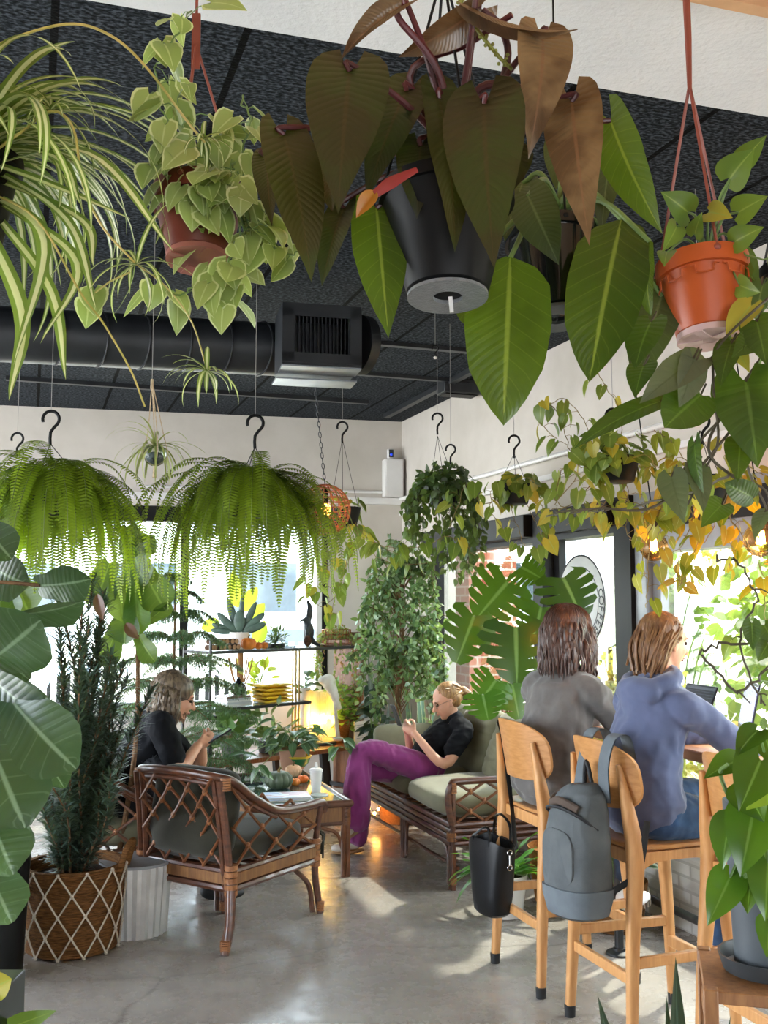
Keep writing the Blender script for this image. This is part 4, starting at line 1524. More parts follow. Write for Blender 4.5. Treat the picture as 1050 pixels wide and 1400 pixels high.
pumpkin('dark green ribbed pumpkin on the glass coffee table', TP(381, 1078), .093, .115, M_pumpg, 11)
pumpkin('small orange pumpkin on the glass table, left of the two', TP(403, 1074), .036, .05, M_pump, 8, 'small orange pumpkins on the glass table')
pumpkin('small orange pumpkin on the glass table, right of the two and nearer the white cup', TP(414, 1070), .038, .052, mat('bright orange pumpkin skin', '#e2601f', .4, '#f08030', 6), 8, 'small orange pumpkins on the glass table')
pumpkin('pale peach round gourd behind the small orange pumpkins', TP(401, 1062), .06, .085, M_pumpw, 9, None, 'gourd', 'gourd')
# striped bowl
c = TP(406, 1052)
o = thing('glazed_bowl', 'green glazed bowl with a yellow rim band behind the gourds', 'bowl', c)
m = MB(); m.lathe([(.04, 0), (.045, .006), (.085, .05), (.105, .10), (.1, .1), (.08, .052), (.002, .02)], c, 36)
build(m, 'bowl', mat('green glaze', '#3f8a52', .2, '#2f7344', 5), o)
m = MB(); m.lathe([(.098, .083), (.1065, .1005), (.1, .1025), (.088, .084)], c, 36); build(m, 'rim_band', mat('yellow glaze', '#dfc540', .25), o)
# cup
c = TP(432, 1083)
o = thing('paper_cup', 'tall white cup with a spout lid on the glass coffee table', 'cup', c)
m = MB(); m.lathe([(.03, 0), (.031, .003), (.04, .13), (.041, .135), (.002, .135)], c, 28); build(m, 'cup', M_ceram, o)
m = MB(); m.lathe([(.043, .128), (.043, .142), (.036, .15), (.002, .152)], c, 28); m.tube([c + [0, .01, .15], c + [.0, .01, .185]], [.013, .008], 10); build(m, 'lid', M_white, o)
# magazines
for k, (px, py, rz, s, col, lb) in enumerate(((392, 1092, .25, (.30, .21), '#c8d4e6', 'pale blue magazine lying under the red-lettered one on the glass table'), (391, 1089, .18, (.29, .20), '#b7c6de', 'magazine with a red and blue cover, topmost on the glass table'))):
    c = TP(px, py, TZ + k * .011)
    o = thing('magazine', lb, 'magazine', c, rz, 'magazines on the glass table')
    m = MB(); m.box((0, 0, .0055), (s[0], s[1], .010)); build(m, 'pages', mat('paper edge', '#e9e6df', .6), o, local=True, smooth=False)
    mm, nt2, b = newmat('magazine cover %d' % k)
    v2 = coords(nt2, (9, 14, 9)); vo = nt2.nodes.new('ShaderNodeTexVoronoi'); nt2.links.new(v2, vo.inputs[0]); vo.inputs['Scale'].default_value = .8
    nt2.links.new(mixc(nt2, .4, ramp(nt2, vo.outputs['Distance'], [(.2, lin('#7f93c4')), (.45, lin('#d9dde8')), (.6, lin('#b34a5a'))], 'CONSTANT'), lin(col)), b.inputs['Base Color']); b.inputs['Roughness'].default_value = .3
    m = MB(); m.box((0, 0, .0108), (s[0], s[1], .0012)); build(m, 'cover', mm, o, local=True, smooth=False)
c = TP(437, 1087); o = thing('coaster', 'round coaster with a pale drawing beside the white cup', 'coaster', c)
m = MB(); m.lathe([(.055, 0), (.055, .004), (.002, .004)], c, 28); build(m, 'disc', mat('coaster cork', '#9fb0b4', .6, '#d5d8d4', 30), o)
m = MB(); m.lathe([(.057, .0), (.057, .0055), (.052, .0055), (.052, 0)], c, 28); build(m, 'edge', M_white, o)
c = TP(371, 1094); o = thing('coaster', 'round pink coaster at the near edge of the glass table', 'coaster', c)
m = MB(); m.lathe([(.05, 0), (.05, .004), (.002, .004)], c, 28); build(m, 'disc', mat('pink coaster', '#c8808a', .6), o)
m = MB(); m.lathe([(.052, .0), (.052, .0055), (.047, .0055), (.047, 0)], c, 28); build(m, 'edge', M_white, o)
c = TP(343, 1071); o = thing('smartphone', 'dark phone lying on the far left of the glass table', 'phone', c, .3)
m = MB(); m.box((0, 0, .005), (.15, .075, .009)); build(m, 'case', M_rub, o, local=True, bevel=.003)
m = MB(); m.box((0, 0, .0099), (.142, .068, .001)); build(m, 'screen', mat('phone glass', '#0b0d10', .06), o, local=True, smooth=False)

# shelf: top level ----------------------------------------------------------------
def sx(px, z):
    """distance along the shelf for a picture column, mid depth"""
    d = ray(px, 826); q = s0 + nS * DS * .5
    A = np.array([[d[0], -dS[0]], [d[1], -dS[1]]]); t, x = np.linalg.solve(A, q[:2]); return x


LM_cact = leafmat('blue green cactus pad', '#4f6b5a', '#7d9486', trans=.05, rough=.6)
LM_pale = leafmat('fresh green houseplant leaf', '#5f8a3e', '#9ab84e', trans=.45, rough=.45)
LM_yel = leafmat('lemon lime leaf', '#9bb03a', '#d8cf3f', trans=.5, rough=.45)
LM_dark = leafmat('deep green houseplant leaf', '#27402c', '#456848', trans=.2, rough=.4)


def padplant(label, c, prof, potm):
    o = thing('paddle_cactus', label, 'plant', c)
    pot(o, c, prof, potm); h = prof[3][1]
    f = MB()
    for dx, dy, L, w, tx, tz in ((0, 0, .15, .075, 0, 1), (-.06, 0, .19, .05, -.75, .75), (.06, .01, .2, .05, .75, .65), (-.1, .02, .17, .045, -1, .35), (.1, -.02, .16, .05, 1, .4), (.0, .03, .28, .035, .06, 1), (-.03, .03, .25, .05, -.35, 1), (-.14, -.02, .15, .04, -1, .1), (.05, .02, .23, .045, .45, 1)):
        b = c + np.array([dx * .4, dy, h]); d = unit([tx, 0, tz]); s = np.array([d[2], 0, -d[0]])
        Mx = np.stack([s, [0, 1, 0], d], 1)
        f.ell(b + d * L * .56, (w * .62, .010, L * .58), Mx, 16, 10)
    build(f, 'pads', mat('grey green cactus skin', '#33463c', .5, '#4a6152', 12), o)
    lf = Fol()
    for px, py, tx, ty in ((325, 830, 318, 790), (330, 835, 352, 812), (300, 850, 275, 870), (340, 850, 362, 835), (350, 880, 362, 858)):
        Yc = c[1] + .15
        pleaf(lf, 'paddle', (px, py), (tx, ty - 10), .06, Yc, Yc, bend=.4, fold=.3)
    lf.build('foliage', leafmat('bright yellow green leaf', '#a8b81e', '#d6d41c', trans=.6, rough=.4), o)  # yellow green is the leaf's own colour
    return o


padplant('paddle cactus with yellow-green leaves in a white pot on the top shelf', SP(sx(331, 0), .2, SZ1), pot_prof(.062, .08, .13), M_ceram)
# log rounds
for i in range(13):
    x = .035 + (i % 7) * .042; z = .024 + .043 * (i // 7); x += .02 * (i // 7)
    c = SP(x, .075 + RNG.uniform(-.015, .015), SZ1 + z)
    o = thing('log_slice', 'short cut log in the small woodpile at the left end of the top shelf', 'log', c - [0, 0, .022], aS, 'cut logs on the top shelf')
    m = MB(); m.tube([(0, -.04, .022), (0, .04, .022)], .0205, 10); build(m, 'bark', mat('log bark', '#4d3a2c', .9, '#6b5342', 30, bmp=.5), o, local=True)
    m = MB(); m.tube([(0, -.0415, .022), (0, -.040, .022)], .0175, 10); build(m, 'cut_face', mat('cut log face', '#c79c78', .7, '#b28560', 30), o, local=True)
pumpkin('orange pumpkin beside the cut logs on the top shelf', SP(sx(328, 0), .055, SZ1), .06, .095, M_pump, 10)
pumpkin('small orange pumpkin on the top shelf, nearest the big one', SP(sx(341, 0) , .05, SZ1), .03, .055, M_pump, 8, 'small orange pumpkins on the top shelf')
pumpkin('small orange pumpkin on the top shelf, farther right of the pair', SP(sx(349, 0), .05, SZ1), .03, .055, M_pump, 8, 'small orange pumpkins on the top shelf')


def tuft(name, label, c, prof, potm, lm, n=120, r=.1, size=.05, kind='ovate', ratio=.4, up=.5, cat='plant', group=None, hgt=None):
    o = thing(name, label, cat, c, 0, group)
    pot(o, c, prof, potm)
    h = max(z for _, z in prof)
    f, st = Fol(), MB()
    d = rdir(n, -.15, 1)
    top = c + [0, 0, h * .9]
    b = top + d * np.array([r, r, hgt or r]) * RNG.random((n, 1)) ** .5
    f.add(kind, b, d + [0, 0, up - .5] + rdir(n) * .5, [0, 0, 1] + rdir(n) * .5, size * RNG.uniform(.6, 1.25, n), size * ratio, bend=.5, fold=.2, nv=5, nu=2)
    for i in range(0, n, max(1, n // 14)): st.tube([top - [0, 0, h * .1], (top + b[i]) / 2 + [0, 0, .02], b[i]], [.003, .0015], 4, smooth=3)
    build(st, 'stems', mat('green stem', '#5a7a40', .5), o); f.build('foliage', lm, o)
    return o


tuft('succulent_plant', 'small bushy succulent in a dark dish on the top shelf', SP(sx(377, 0), .17, SZ1), [(.07, 0), (.075, .004), (.08, .035), (.075, .035), (.002, .03)], M_black, LM_dark, 150, .09, .05, 'needle', .16, hgt=.14)
# raven figure
rc = SP(sx(420, 0), .15, SZ1)
o = thing('raven_figure', 'black raven figure with raised wings on the top shelf', 'figurine', rc, aS)
M_raven = mat('black raven feather', '#1c1f26', .5, '#2c323c', 25, bmp=.4)
m = MB()
m.ell((0, 0, .12), (.045, .045, .085), None); m.ell((-.02, 0, .215), (.033, .03, .034)); m.tube([(0, 0, .15), (-.015, 0, .2)], [.04, .03], 10, dome=True)
m.tube([(.01, 0, .07), (.06, 0, .03), (.12, 0, .005)], [.03, .022, .012], 8, dome=True)
remesh(m, 'body', M_raven, o, .006, 3)
m = MB(); m.tube([(-.045, 0, .222), (-.075, 0, .218), (-.1, 0, .205)], [.014, .009, .003], 8); build(m, 'beak', M_black, o, local=True)
for s, q in ((-1, [(.0, -.03, .16), (-.05, -.045, .12), (-.05, -.04, .03)]), (1, [(.01, .03, .17), (.05, .04, .30), (.03, .05, .38)])):
    f = MB(); f.tube(q, [.03, .034, .012], 10, smooth=5, flat=.35); build(f, 'wing', M_raven, o, local=True)
m = MB()
for s in (-1, 1): m.tube([(.0, s * .02, .05), (0, s * .022, .004)], .005, 5); m.box((-.012, s * .022, .003), (.04, .014, .005))
build(m, 'leg', M_black, o, local=True)
# pine cones
for i, (px, y, z, r, lb) in enumerate(((409, .06, SZ1, .035, 'brown pine cone before the raven figure'), )):
    c = SP(sx(px, 0), y, z); o = thing('pine_cone', lb, 'pine cone', c)
    f = Fol(); n = 90
    k = np.arange(n); zz = k / n; a = k * 2.4; rr = r * np.sin(np.clip(zz * 2.9 + .25, 0, PI)) ** .8
    b = c + np.stack([rr * np.cos(a) * .6, rr * np.sin(a) * .6, .008 + zz * r * 2.0], 1)
    f.add('pad', b, np.stack([np.cos(a), np.sin(a), .5 + zz], 1), [0, 0, 1], .024, .012, bend=-.3, nv=3, nu=2)
    f.build('scales', leafmat('cone scale', '#4a3226', '#7a5743', trans=0, rough=.8), o)
    m = MB(); m.ell(c + [0, 0, r], (r * .55, r * .55, r * .97)); build(m, 'core', M_stemw, o)
# wicker basket with fine trailing plant
c = SP(sx(459, 0), .16, SZ1)
o = thing('basket_plant', 'wire basket of reddish trailing creeper at the right end of the top shelf', 'plant', c)
m = MB()
for z in (.01, .05, .09, .13): m.lathe([(.125, z), (.128, z + .003), (.125, z + .006), (.122, z + .003)], c, 28, cap=False)
for i in range(24):
    a = i * PI / 12; m.tube([c + [.12 * math.cos(a), .12 * math.sin(a), .005], c + [.125 * math.cos(a), .125 * math.sin(a), .135]], .002, 4)
m.lathe([(.12, .004), (.002, .006)], c, 24)
build(m, 'basket', mat('copper wire', '#9a5a3a', .35, metal=.7), o)
f, st = Fol(), MB()
n = 500; d = rdir(n, -.1, 1)
f.add('round', c + [0, 0, .06] + d * [.14, .14, .12] * RNG.random((n, 1)) ** .4, rdir(n), rdir(n, 0, 1), .02, .009, nv=3, nu=2)
for i in range(12):
    a = RNG.uniform(-PI, 0); p0 = c + [.13 * math.cos(a), .13 * math.sin(a), .1]
    L = RNG.uniform(.25, .62)
    vine(f, st, [p0, p0 + [.03 * math.cos(a), .03 * math.sin(a), -.08], p0 + [.05 * math.cos(a), .05 * math.sin(a), -L]], .022, .012, 'round', .001, ratio=.45)
build(st, 'stems', mat('thin brown stem', '#6b5a40', .7), o); f.build('foliage', leafmat('tiny creeper leaf', '#6f7d48', '#a8a860', c3='#b5583a', trans=.4), o)
# mid shelf
c = SP(sx(323, 0), .13, SZ2 + .078)
o = thing('round_vase', 'round black vase standing on the white books of the middle shelf', 'vase', c)
m = MB(); m.lathe([(.03, 0), (.055, .02), (.064, .05), (.055, .082), (.025, .1), (.016, .112), (.02, .122), (.014, .122), (.002, .1)], c, 28); build(m, 'body', mat('black glass', '#14161a', .12), o)
m = MB(); m.tube([c + [.0, 0, .105], c + [.0, 0, .135]], .012, 8); build(m, 'stopper', M_black, o)
c = SP(sx(335, 0), .22, SZ2)
o = thing('potted_cane_plant', 'thick bare cane plant in a small white pot on the middle shelf', 'plant', c)
pot(o, c, pot_prof(.045, .055, .1), M_ceram)
m = MB(); m.tube([c + [0, 0, .08], c + [.0, 0, .4]], [.028, .022], 9)
for i in range(7):
    a = i * .9; m.tube([c + [0, 0, .09], c + [.06 * math.cos(a), .06 * math.sin(a), .2], c + [.1 * math.cos(a), .08 * math.sin(a), .36]], .005, 5, smooth=4)
build(m, 'cane', mat('cane bark', '#a4764c', .8, '#86603c', 20), o)
f = Fol(); f.add('ovate', c + [0, 0, .3] + rdir(16) * [.13, .1, .12], rdir(16), [0, 0, 1], .07, .02); f.build('foliage', LM_yel, o)
# books and envelopes
bx0 = sx(302, 0)
for i in range(5):
    w = .22 + RNG.uniform(-.02, .02); t = .015
    c = SP(bx0 + .11 + RNG.uniform(-.008, .008) + .0, .14, SZ2 + i * (t + .0006))
    colr = ['#e8e6e2', '#d3d5d8', '#efeeea', '#c9cdd2', '#8d6a60'][i]
    o = thing('book', ['white book at the bottom of the stack under the round black vase', 'grey book second from the bottom of the stack under the black vase', 'white book in the middle of the stack under the black vase', 'grey book second from the top of the stack under the black vase', 'reddish book topmost of the stack under the black vase'][i], 'book', c, aS + RNG.uniform(-.12, .12), 'books on the middle shelf')
    m = MB(); m.box((0, 0, t / 2), (w - .006, .155, t - .004)); build(m, 'pages', mat('paper edge', '#e9e6df', .6), o, local=True, smooth=False)
    m = MB(); m.box((0, 0, .001), (w, .165, .002)); m.box((0, 0, t - .001), (w, .165, .002)); m.box((0, -.0815, t / 2), (w, .002, t)); build(m, 'cover', mat('book cover ' + colr, colr, .4), o, local=True, smooth=False)
for i in range(5):
    c = SP(sx(370, 0) + RNG.uniform(-.015, .015), .14, SZ2 + i * .0305)
    o = thing('padded_envelope', 'bright yellow padded envelope in the stack on the middle shelf', 'envelope', c, aS + RNG.uniform(-.12, .12), 'yellow envelopes on the middle shelf')
    m = MB(); cushion(m, (0, 0, .015), (.29, .19, .030), None, 9)
    build(m, 'pouch', mat('yellow envelope paper', '#e2b81c', .5, '#d6a812', 8), o, local=True)
    m = MB(); m.box((.08, -.092, .015), (.08, .012, .008)); build(m, 'flap', mat('pale yellow label', '#efd873', .5), o, local=True, smooth=False)
tuft('potted_seedling', 'lemon-lime seedling plant standing behind the yellow envelopes', SP(sx(366, 0), .265, SZ2), pot_prof(.05, .06, .11), M_ceram, LM_yel, 40, .13, .1, 'ovate', .3, hgt=.24)
# lamp on the bench, white carved horse skull behind it
c = SP(1.24, .12, SZ0)
o = thing('table_lamp', 'glowing ribbed glass lamp on the wooden bench below the far window', 'lamp', c)
m = MB(); m.lathe([(.11, 0), (.11, .02), (.09, .028), (.002, .028)], c, 32); build(m, 'base', M_black, o)
m = MB()
ring = []
n = 96
rs = []
for z in (.03, .15, .33, .44):
    rs.append([c + [(.098 + .006 * math.cos(j * PI)) * math.cos(2 * PI * j / n), (.098 + .006 * math.cos(j * PI)) * math.sin(2 * PI * j / n), z] for j in range(n)])
m.rings(rs, cap=False)
sg, nt2, b = newmat('ribbed amber glass')
b.inputs['Base Color'].default_value = lin('#fff0c0'); b.inputs['Roughness'].default_value = .3; b.inputs['Transmission Weight'].default_value = .3
tr = nt2.nodes.new('ShaderNodeBsdfTranslucent'); tr.inputs[0].default_value = lin('#fff0c8')
tp = nt2.nodes.new('ShaderNodeBsdfTransparent'); tp.inputs[0].default_value = lin('#fff2d0')
m1 = nt2.nodes.new('ShaderNodeMixShader'); m1.inputs[0].default_value = .45
m2_ = nt2.nodes.new('ShaderNodeMixShader'); m2_.inputs[0].default_value = .25
nt2.links.new(tr.outputs[0], m1.inputs[1]); nt2.links.new(tp.outputs[0], m1.inputs[2])
nt2.links.new(m1.outputs[0], m2_.inputs[1]); nt2.links.new(b.outputs[0], m2_.inputs[2])
nt2.links.new(m2_.outputs[0], nt2.nodes['Material Output'].inputs[0])
build(m, 'shade', sg, o)
m = MB(); m.ell(c + [0, 0, .2], (.032, .032, .045)); build(m, 'bulb', mat('lit bulb', '#ffd27a', .3, emit='#ffd48a', es=40), o)
m = MB(); m.tube([c + [0, 0, .028], c + [0, 0, .16]], .012, 8); build(m, 'stem', M_black, o)
for i in range(4):
    pass
c = SP(sx(425, 0) + .03, .0, SZ0)
o = thing('animal_skull_ornament', 'pale long-snouted animal skull ornament on a stick leaning over the lamp', 'ornament', c)
m = MB()
t0 = SP(sx(433, 0), .02, 0); t0[2] = P(433, 935, t0[1])[2]
b0 = P(462, 1012, t0[1] - .15)
M_bone = mat('bleached bone', '#e6e2d6', .6, '#d2ccbc', 10, bmp=.3)
m.ell(t0 + [0, 0, .02], (.06, .055, .06)); m.tube([t0 + [.0, 0, .01], t0 + [.05, -.02, -.08], t0 + [.085, -.04, -.19]], [.055, .036, .026], 10, dome=True); m.ell(t0 + [-.05, 0, .03], (.035, .045, .03)); m.tube([t0 + [-.03, .03, 0], t0 + [.03, .0, -.1]], [.02, .014], 8, dome=True)
sk = remesh(m, 'skull', M_bone, o, .008, 3, local=False, disp=folds(.004, (25, 25, 25)))
m = MB(); m.tube([t0 + [.05, -.01, -.1], (t0 + b0) / 2 + [.02, 0, 0], b0 + [0, 0, .02]], [.018, .014, .02], 8, smooth=4); m.ell(b0 + [0, 0, .012], (.045, .03, .02)); build(m, 'stick', M_bone, o)
# bench plants
tuft('basket_houseplant', 'bushy green houseplant in a woven basket at the right end of the bench', SP(LS - .14, .13, SZ0), pot_prof(.09, .11, .19), mat('woven seagrass', '#a5713f', .8, '#835528', 60, stretch=(1, 1, 4), bmp=.8), LM_pale, 380, .19, .06, 'ovate', .45, hgt=.33)
c = SP(LS - .06, -.06, SZ0)
o = thing('sign_card', 'small white printed card standing on the bench against the basket', 'card', c, aS)
m = MB(); m.box((0, 0, .09), (.14, .012, .18)); build(m, 'card', mat('cream card', '#e3d5c6', .6), o, local=True, smooth=False)
m = MB()
for i in range(7): m.box((-.005 * (i % 3), -.0065, .15 - i * .018), (.09 - .012 * (i % 3), .001, .004))
build(m, 'print', mat('faint grey print', '#9c938a', .7), o, local=True, smooth=False)
o = tuft('bench_pothos', 'broad-leaved green pothos on the left end of the low bench', SP(.28, .08, SZ0), pot_prof(.08, .1, .12), mat('grey stone pot', '#6d6c68', .7), leafmat('bench pothos leaf', '#2f5636', '#6f9a58', trans=.3, rough=.35), 46, .22, .15, 'heart', .38, hgt=.28)
o = tuft('trailing_houseplant', 'thin-stemmed arching houseplant beside the pothos on the bench', SP(.62, .06, SZ0), pot_prof(.08, .1, .1), mat('dark bowl', '#3b3f42', .5), leafmat('arching leaf', '#4c6b48', '#84a070', trans=.3), 80, .3, .1, 'lance', .22, hgt=.35)
tuft('prickly_pear', 'small dark pad cactus hanging over the bench behind the skull', SP(1.15, .26, SZ2 + .1 - .36), pot_prof(.05, .06, .34), M_ceram, LM_dark, 26, .11, .075, 'pad', .42, hgt=.2)
# ================================================================== HANGING PLANTS
M_strap = mat('red brown plastic strap', '#8a4232', .45)
M_string = mat('thin dark cord', '#2a2826', .7)
M_clear = mat('pale nylon line', '#9a9894', .4)
M_bp = mat('matt black plastic pot', '#08090a', .5, '#0b0c0d', 6, spec=.22)
M_bpg = mat('glossy black plastic pot', '#0e1110', .12, '#141817', 6)
M_tp = mat('brick red plastic pot', '#6f2f22', .38, '#622a1f', 6)
M_op = mat('orange plastic pot', '#b4501f', .38, '#a3461a', 5)
M_petr = mat('dark red leaf stalk', '#5a2022', .4, '#3c1c1c', 12)
M_gstem = mat('green leaf stalk', '#6f8a48', .45, '#55703a', 12)


def tilted(t, az=0.0):
    return np.asarray((Euler((0, 0, az)).to_matrix() @ Euler((t, 0, 0)).to_matrix()))


def hook(o, top, r=.03, mt=None):
    """S hook hanging from top"""
    m = MB()
    pts = [top + np.array([r * math.cos(a), 0, r * math.sin(a) - r]) for a in np.linspace(math.radians(200), math.radians(-40), 12)]
    pts += [top + np.array([.0, 0, -r * 2.6]), top + np.array([0, 0, -r * 4.2])]
    m.tube(pts, r * .2, 8, smooth=2); build(m, 'hook', mt or M_bp, o)


def line_up(o, p, name='cord', r=.0012, mt=None, z=None):
    m = MB(); m.tube([p, [p[0], p[1], ZC if z is None else z]], r, 5); build(m, name, mt or M_clear, o)


def hangpot(o, c, prof, potm, M=None, apex=None, straps=3, strapm=None, sr=.0025, holes=None, a0=.5):
    h = max(z for _, z in prof); r1 = max(r for r, _ in prof)
    M = np.eye(3) if M is None else M
    m = MB(); m.lathe(prof, c, 40, M); b = build(m, 'pot', potm, o)
    m = MB(); m.lathe([(r1 * .9, h * .87), (r1 * .5, h * .9), (.003, h * .91)], c, 24, M); build(m, 'soil', M_soilp, o)
    if apex is not None:
        for i in range(straps):
            a = a0 + i * 2 * PI / straps
            q = c + M @ np.array([r1 * .97 * math.cos(a), r1 * .97 * math.sin(a), h - .01])
            m = MB(); m.tube([q, q * .5 + apex * .5 + unit(q - apex) * 0, apex], sr, 6); m.ell(q, sr * 2.4)
            build(m, 'strap', strapm or M_strap, o)
    return b


def bottom_ring(o, c, r, M, mt, name='drain_ring'):
    m = MB(); m.lathe([(r * .98, -.001), (r * .98, -.006), (r * .36, -.006), (r * .36, .004)], c, 40, M, cap=False)
    m.lathe([(r * .34, .002), (.001, .002)], c, 20, M)
    build(m, name, mt, o)


ZSF = zs     # soffit underside height
# ---- spider plant at the near left ---------------------------------------------------
LM_spid = leafmat('striped spider plant leaf', '#4d6a2c', '#6d8a3c', center='#dfe0b0', cw=.36, trans=.35, rough=.4)
c = P(-55, 330, 1.72)
o = thing('hanging_spider_plant', 'large spider plant with cream-striped strap leaves hanging at the near left edge', 'plant', c, 0)
hangpot(o, c, pot_prof(.07, .095, .15, rim=.006, rimh=.02), M_bp, None, c + [0, 0, .5], 3, M_string)
line_up(o, c + [0, 0, .5])
f = Fol(); n = 120
top = c + [0, 0, .14]
d = rdir(n, -.05, .95)
d[:, 0] = np.abs(d[:, 0]) * RNG.choice([1, 1, 1, .3, -1], n)
f.add('strap', top + d * [.04, .04, .02], d + [0, 0, .35], np.array([0, 0, 1.]) + rdir(n) * .25, RNG.uniform(.26, .5, n), RNG.uniform(.007, .0115, n), bend=RNG.uniform(1.6, 2.9, n), fold=.35, nv=16, nu=4)
for bp_, ap, tp, w in (((-40, 215), (60, 250), (180, 300), .012), ((-30, 230), (120, 210), (238, 345), .0125), ((-30, 200), (75, 215), (110, 280), .011), ((-20, 260), (60, 330), (18, 500), .013), ((-10, 270), (105, 360), (55, 470), .011), ((-20, 240), (110, 300), (128, 365), .01), ((-30, 290), (30, 430), (12, 548), .014), ((0, 300), (70, 400), (90, 520), .011), ((-30, 220), (90, 300), (132, 425), .010), ((-30, 190), (40, 150), (70, 190), .01)):
    pts = np.array(catmull([P(*bp_, 1.72), P(*ap, 1.62), P(*tp, 1.58)], 8))
    nrm = np.array([0, -.6, .8])
    g = []; a_ = []
    for i, q in enumerate(pts):
        t = unit(pts[min(i + 1, len(pts) - 1)] - pts[max(i - 1, 0)]); s = unit(np.cross(t, nrm)); k = i / (len(pts) - 1)
        ww = w * np.interp(k, *PROF['strap'][:2])
        for u in (-1, -.5, 0, .5, 1): g.append(q + s * ww * u + np.cross(s, t) * abs(u) * ww * .3); a_.append((abs(u), k, .4, 1))
    q4 = [(i * 5 + j, i * 5 + j + 1, i * 5 + j + 6, i * 5 + j + 5) for i in range(len(pts) - 1) for j in range(4)]
    f.raw(np.array(g), q4, np.array(a_))
st = MB()
M_runner = mat('straw runner stem', '#b8a45a', .5, '#98913f', 20)
st.tube([P(-60, 100, 1.7), P(0, 60, 1.66), P(90, 33, 1.62), P(150, 48, 1.6), P(200, 92, 1.6), P(255, 165, 1.62), P(280, 195, 1.64)], [.0026, .002], 6, smooth=6)
st.tube([P(-40, 230, 1.7), P(30, 180, 1.62), P(70, 152, 1.6), P(100, 175, 1.6), P(113, 250, 1.58), P(140, 310, 1.58), P(187, 362, 1.58)], [.0026, .0018], 6, smooth=6)
st.tube([P(-20, 260, 1.7), P(50, 300, 1.62), P(110, 400, 1.6), P(140, 440, 1.6), P(178, 505, 1.6), P(198, 556, 1.6)], [.0022, .0016], 6, smooth=6)
st.tube([P(187, 362, 1.58), P(225, 390, 1.6), P(262, 440, 1.62), P(283, 505, 1.62)], .0013, 5, smooth=5)
st.tube([P(178, 372, 1.58), P(150, 385, 1.58), P(130, 400, 1.58)], .0015, 5)
build(st, 'runner', M_runner, o)
for q, L in ((P(70, 150, 1.6), .09), (P(187, 362, 1.58), .13), (P(283, 508, 1.62), .085), (P(278, 190, 1.64), .07)):
    n = 16; d = rdir(n, -.3, .9)
    f.add('strap', q, d, [0, -.3, 1], L * RNG.uniform(.5, 1.1, n), .0045, bend=RNG.uniform(.8, 2.2, n), fold=.3, nv=8, nu=2)
f.build('foliage', LM_spid, o)

# ---- variegated trailing plant in brick-red pot -----------------------------------------
LM_vari = leafmat('cream edged trailing leaf', '#7f9552', '#a3b06a', margin='#cdd3a0', mw=.82, rib='#c2cc92', trans=.3, rough=.4)
c = P(270, 352, 1.85)
Mt = tilted(math.radians(-10), .1)
o = thing('hanging_creeper', 'cream-edged trailing plant in a brick-red plastic pot hanging at upper left', 'plant', c)
ap = P(268, 60, 1.86)
hangpot(o, c, pot_prof(.058, .082, .135, rim=.006, rimh=.035), M_tp, Mt, ap, 3, M_strap, .0026, a0=.2)
m = MB(); m.bar(ap - [0, 0, .05], ap + [0, 0, .06], .016, .005, up=(0, 1, 0)); m.tube([ap + [0, 0, .05], [ap[0], ap[1], ZC]], .003, 6); build(m, 'hanger', M_strap, o)
m = MB()
for i in range(4):
    a = i * PI / 2 + .5
    m.bar(c + Mt @ np.array([.02 * math.cos(a), .02 * math.sin(a), -.004]), c + Mt @ np.array([.056 * math.cos(a), .056 * math.sin(a), -.004]), .02, .01)
m.lathe([(.058, -.008), (.058, .002), (.05, .002), (.05, -.008)], c, 30, Mt)
build(m, 'base_grid', mat('worn pink plastic', '#a5655a', .4), o)
f, st = Fol(), MB()
sz = .075
T = c + [0, 0, .12]
for pts in ([(262, 250), (240, 205), (222, 150), (213, 95), (236, 55), (262, 15)], [(270, 245), (262, 200), (250, 160), (246, 130)], [(290, 250), (285, 200), (300, 190), (316, 180)], [(300, 250), (325, 215), (340, 170), (330, 128)], [(310, 262), (335, 300), (330, 340), (318, 400)], [(300, 255), (322, 265), (345, 310), (385, 345)], [(285, 265), (270, 300), (255, 310), (262, 320)], [(240, 250), (222, 235), (205, 225)], [(310, 265), (330, 300), (312, 370), (305, 420)], [(330, 270), (350, 310), (395, 345), (435, 330)], [(300, 390), (270, 390), (240, 405), (210, 405)], [(316, 270), (338, 280), (335, 250), (316, 225)]):
    q = [T] + [P(x, y, 1.8 + RNG.uniform(-.05, .05)) for x, y in pts]
    vine(f, st, q, sz * .82, .032, 'heart', .0018, ratio=.44, hang=.5)
for px, py in ((229, 222), (245, 200), (300, 215), (320, 240), (330, 280), (300, 275), (275, 278), (315, 380), (305, 410), (210, 408), (330, 230), (262, 300), (345, 235), (222, 75), (128, 415), (120, 432), (305, 440), (290, 395)):
    pleaf(f, 'heart', (px, py - 18), (px + RNG.uniform(-8, 8), py + 18), .027, 1.76 + RNG.uniform(-.03, .03), None, RNG.uniform(-30, 30), .5, .15, nv=8, nu=6)
build(st, 'stems', M_gstem, o); f.build('foliage', LM_vari, o)

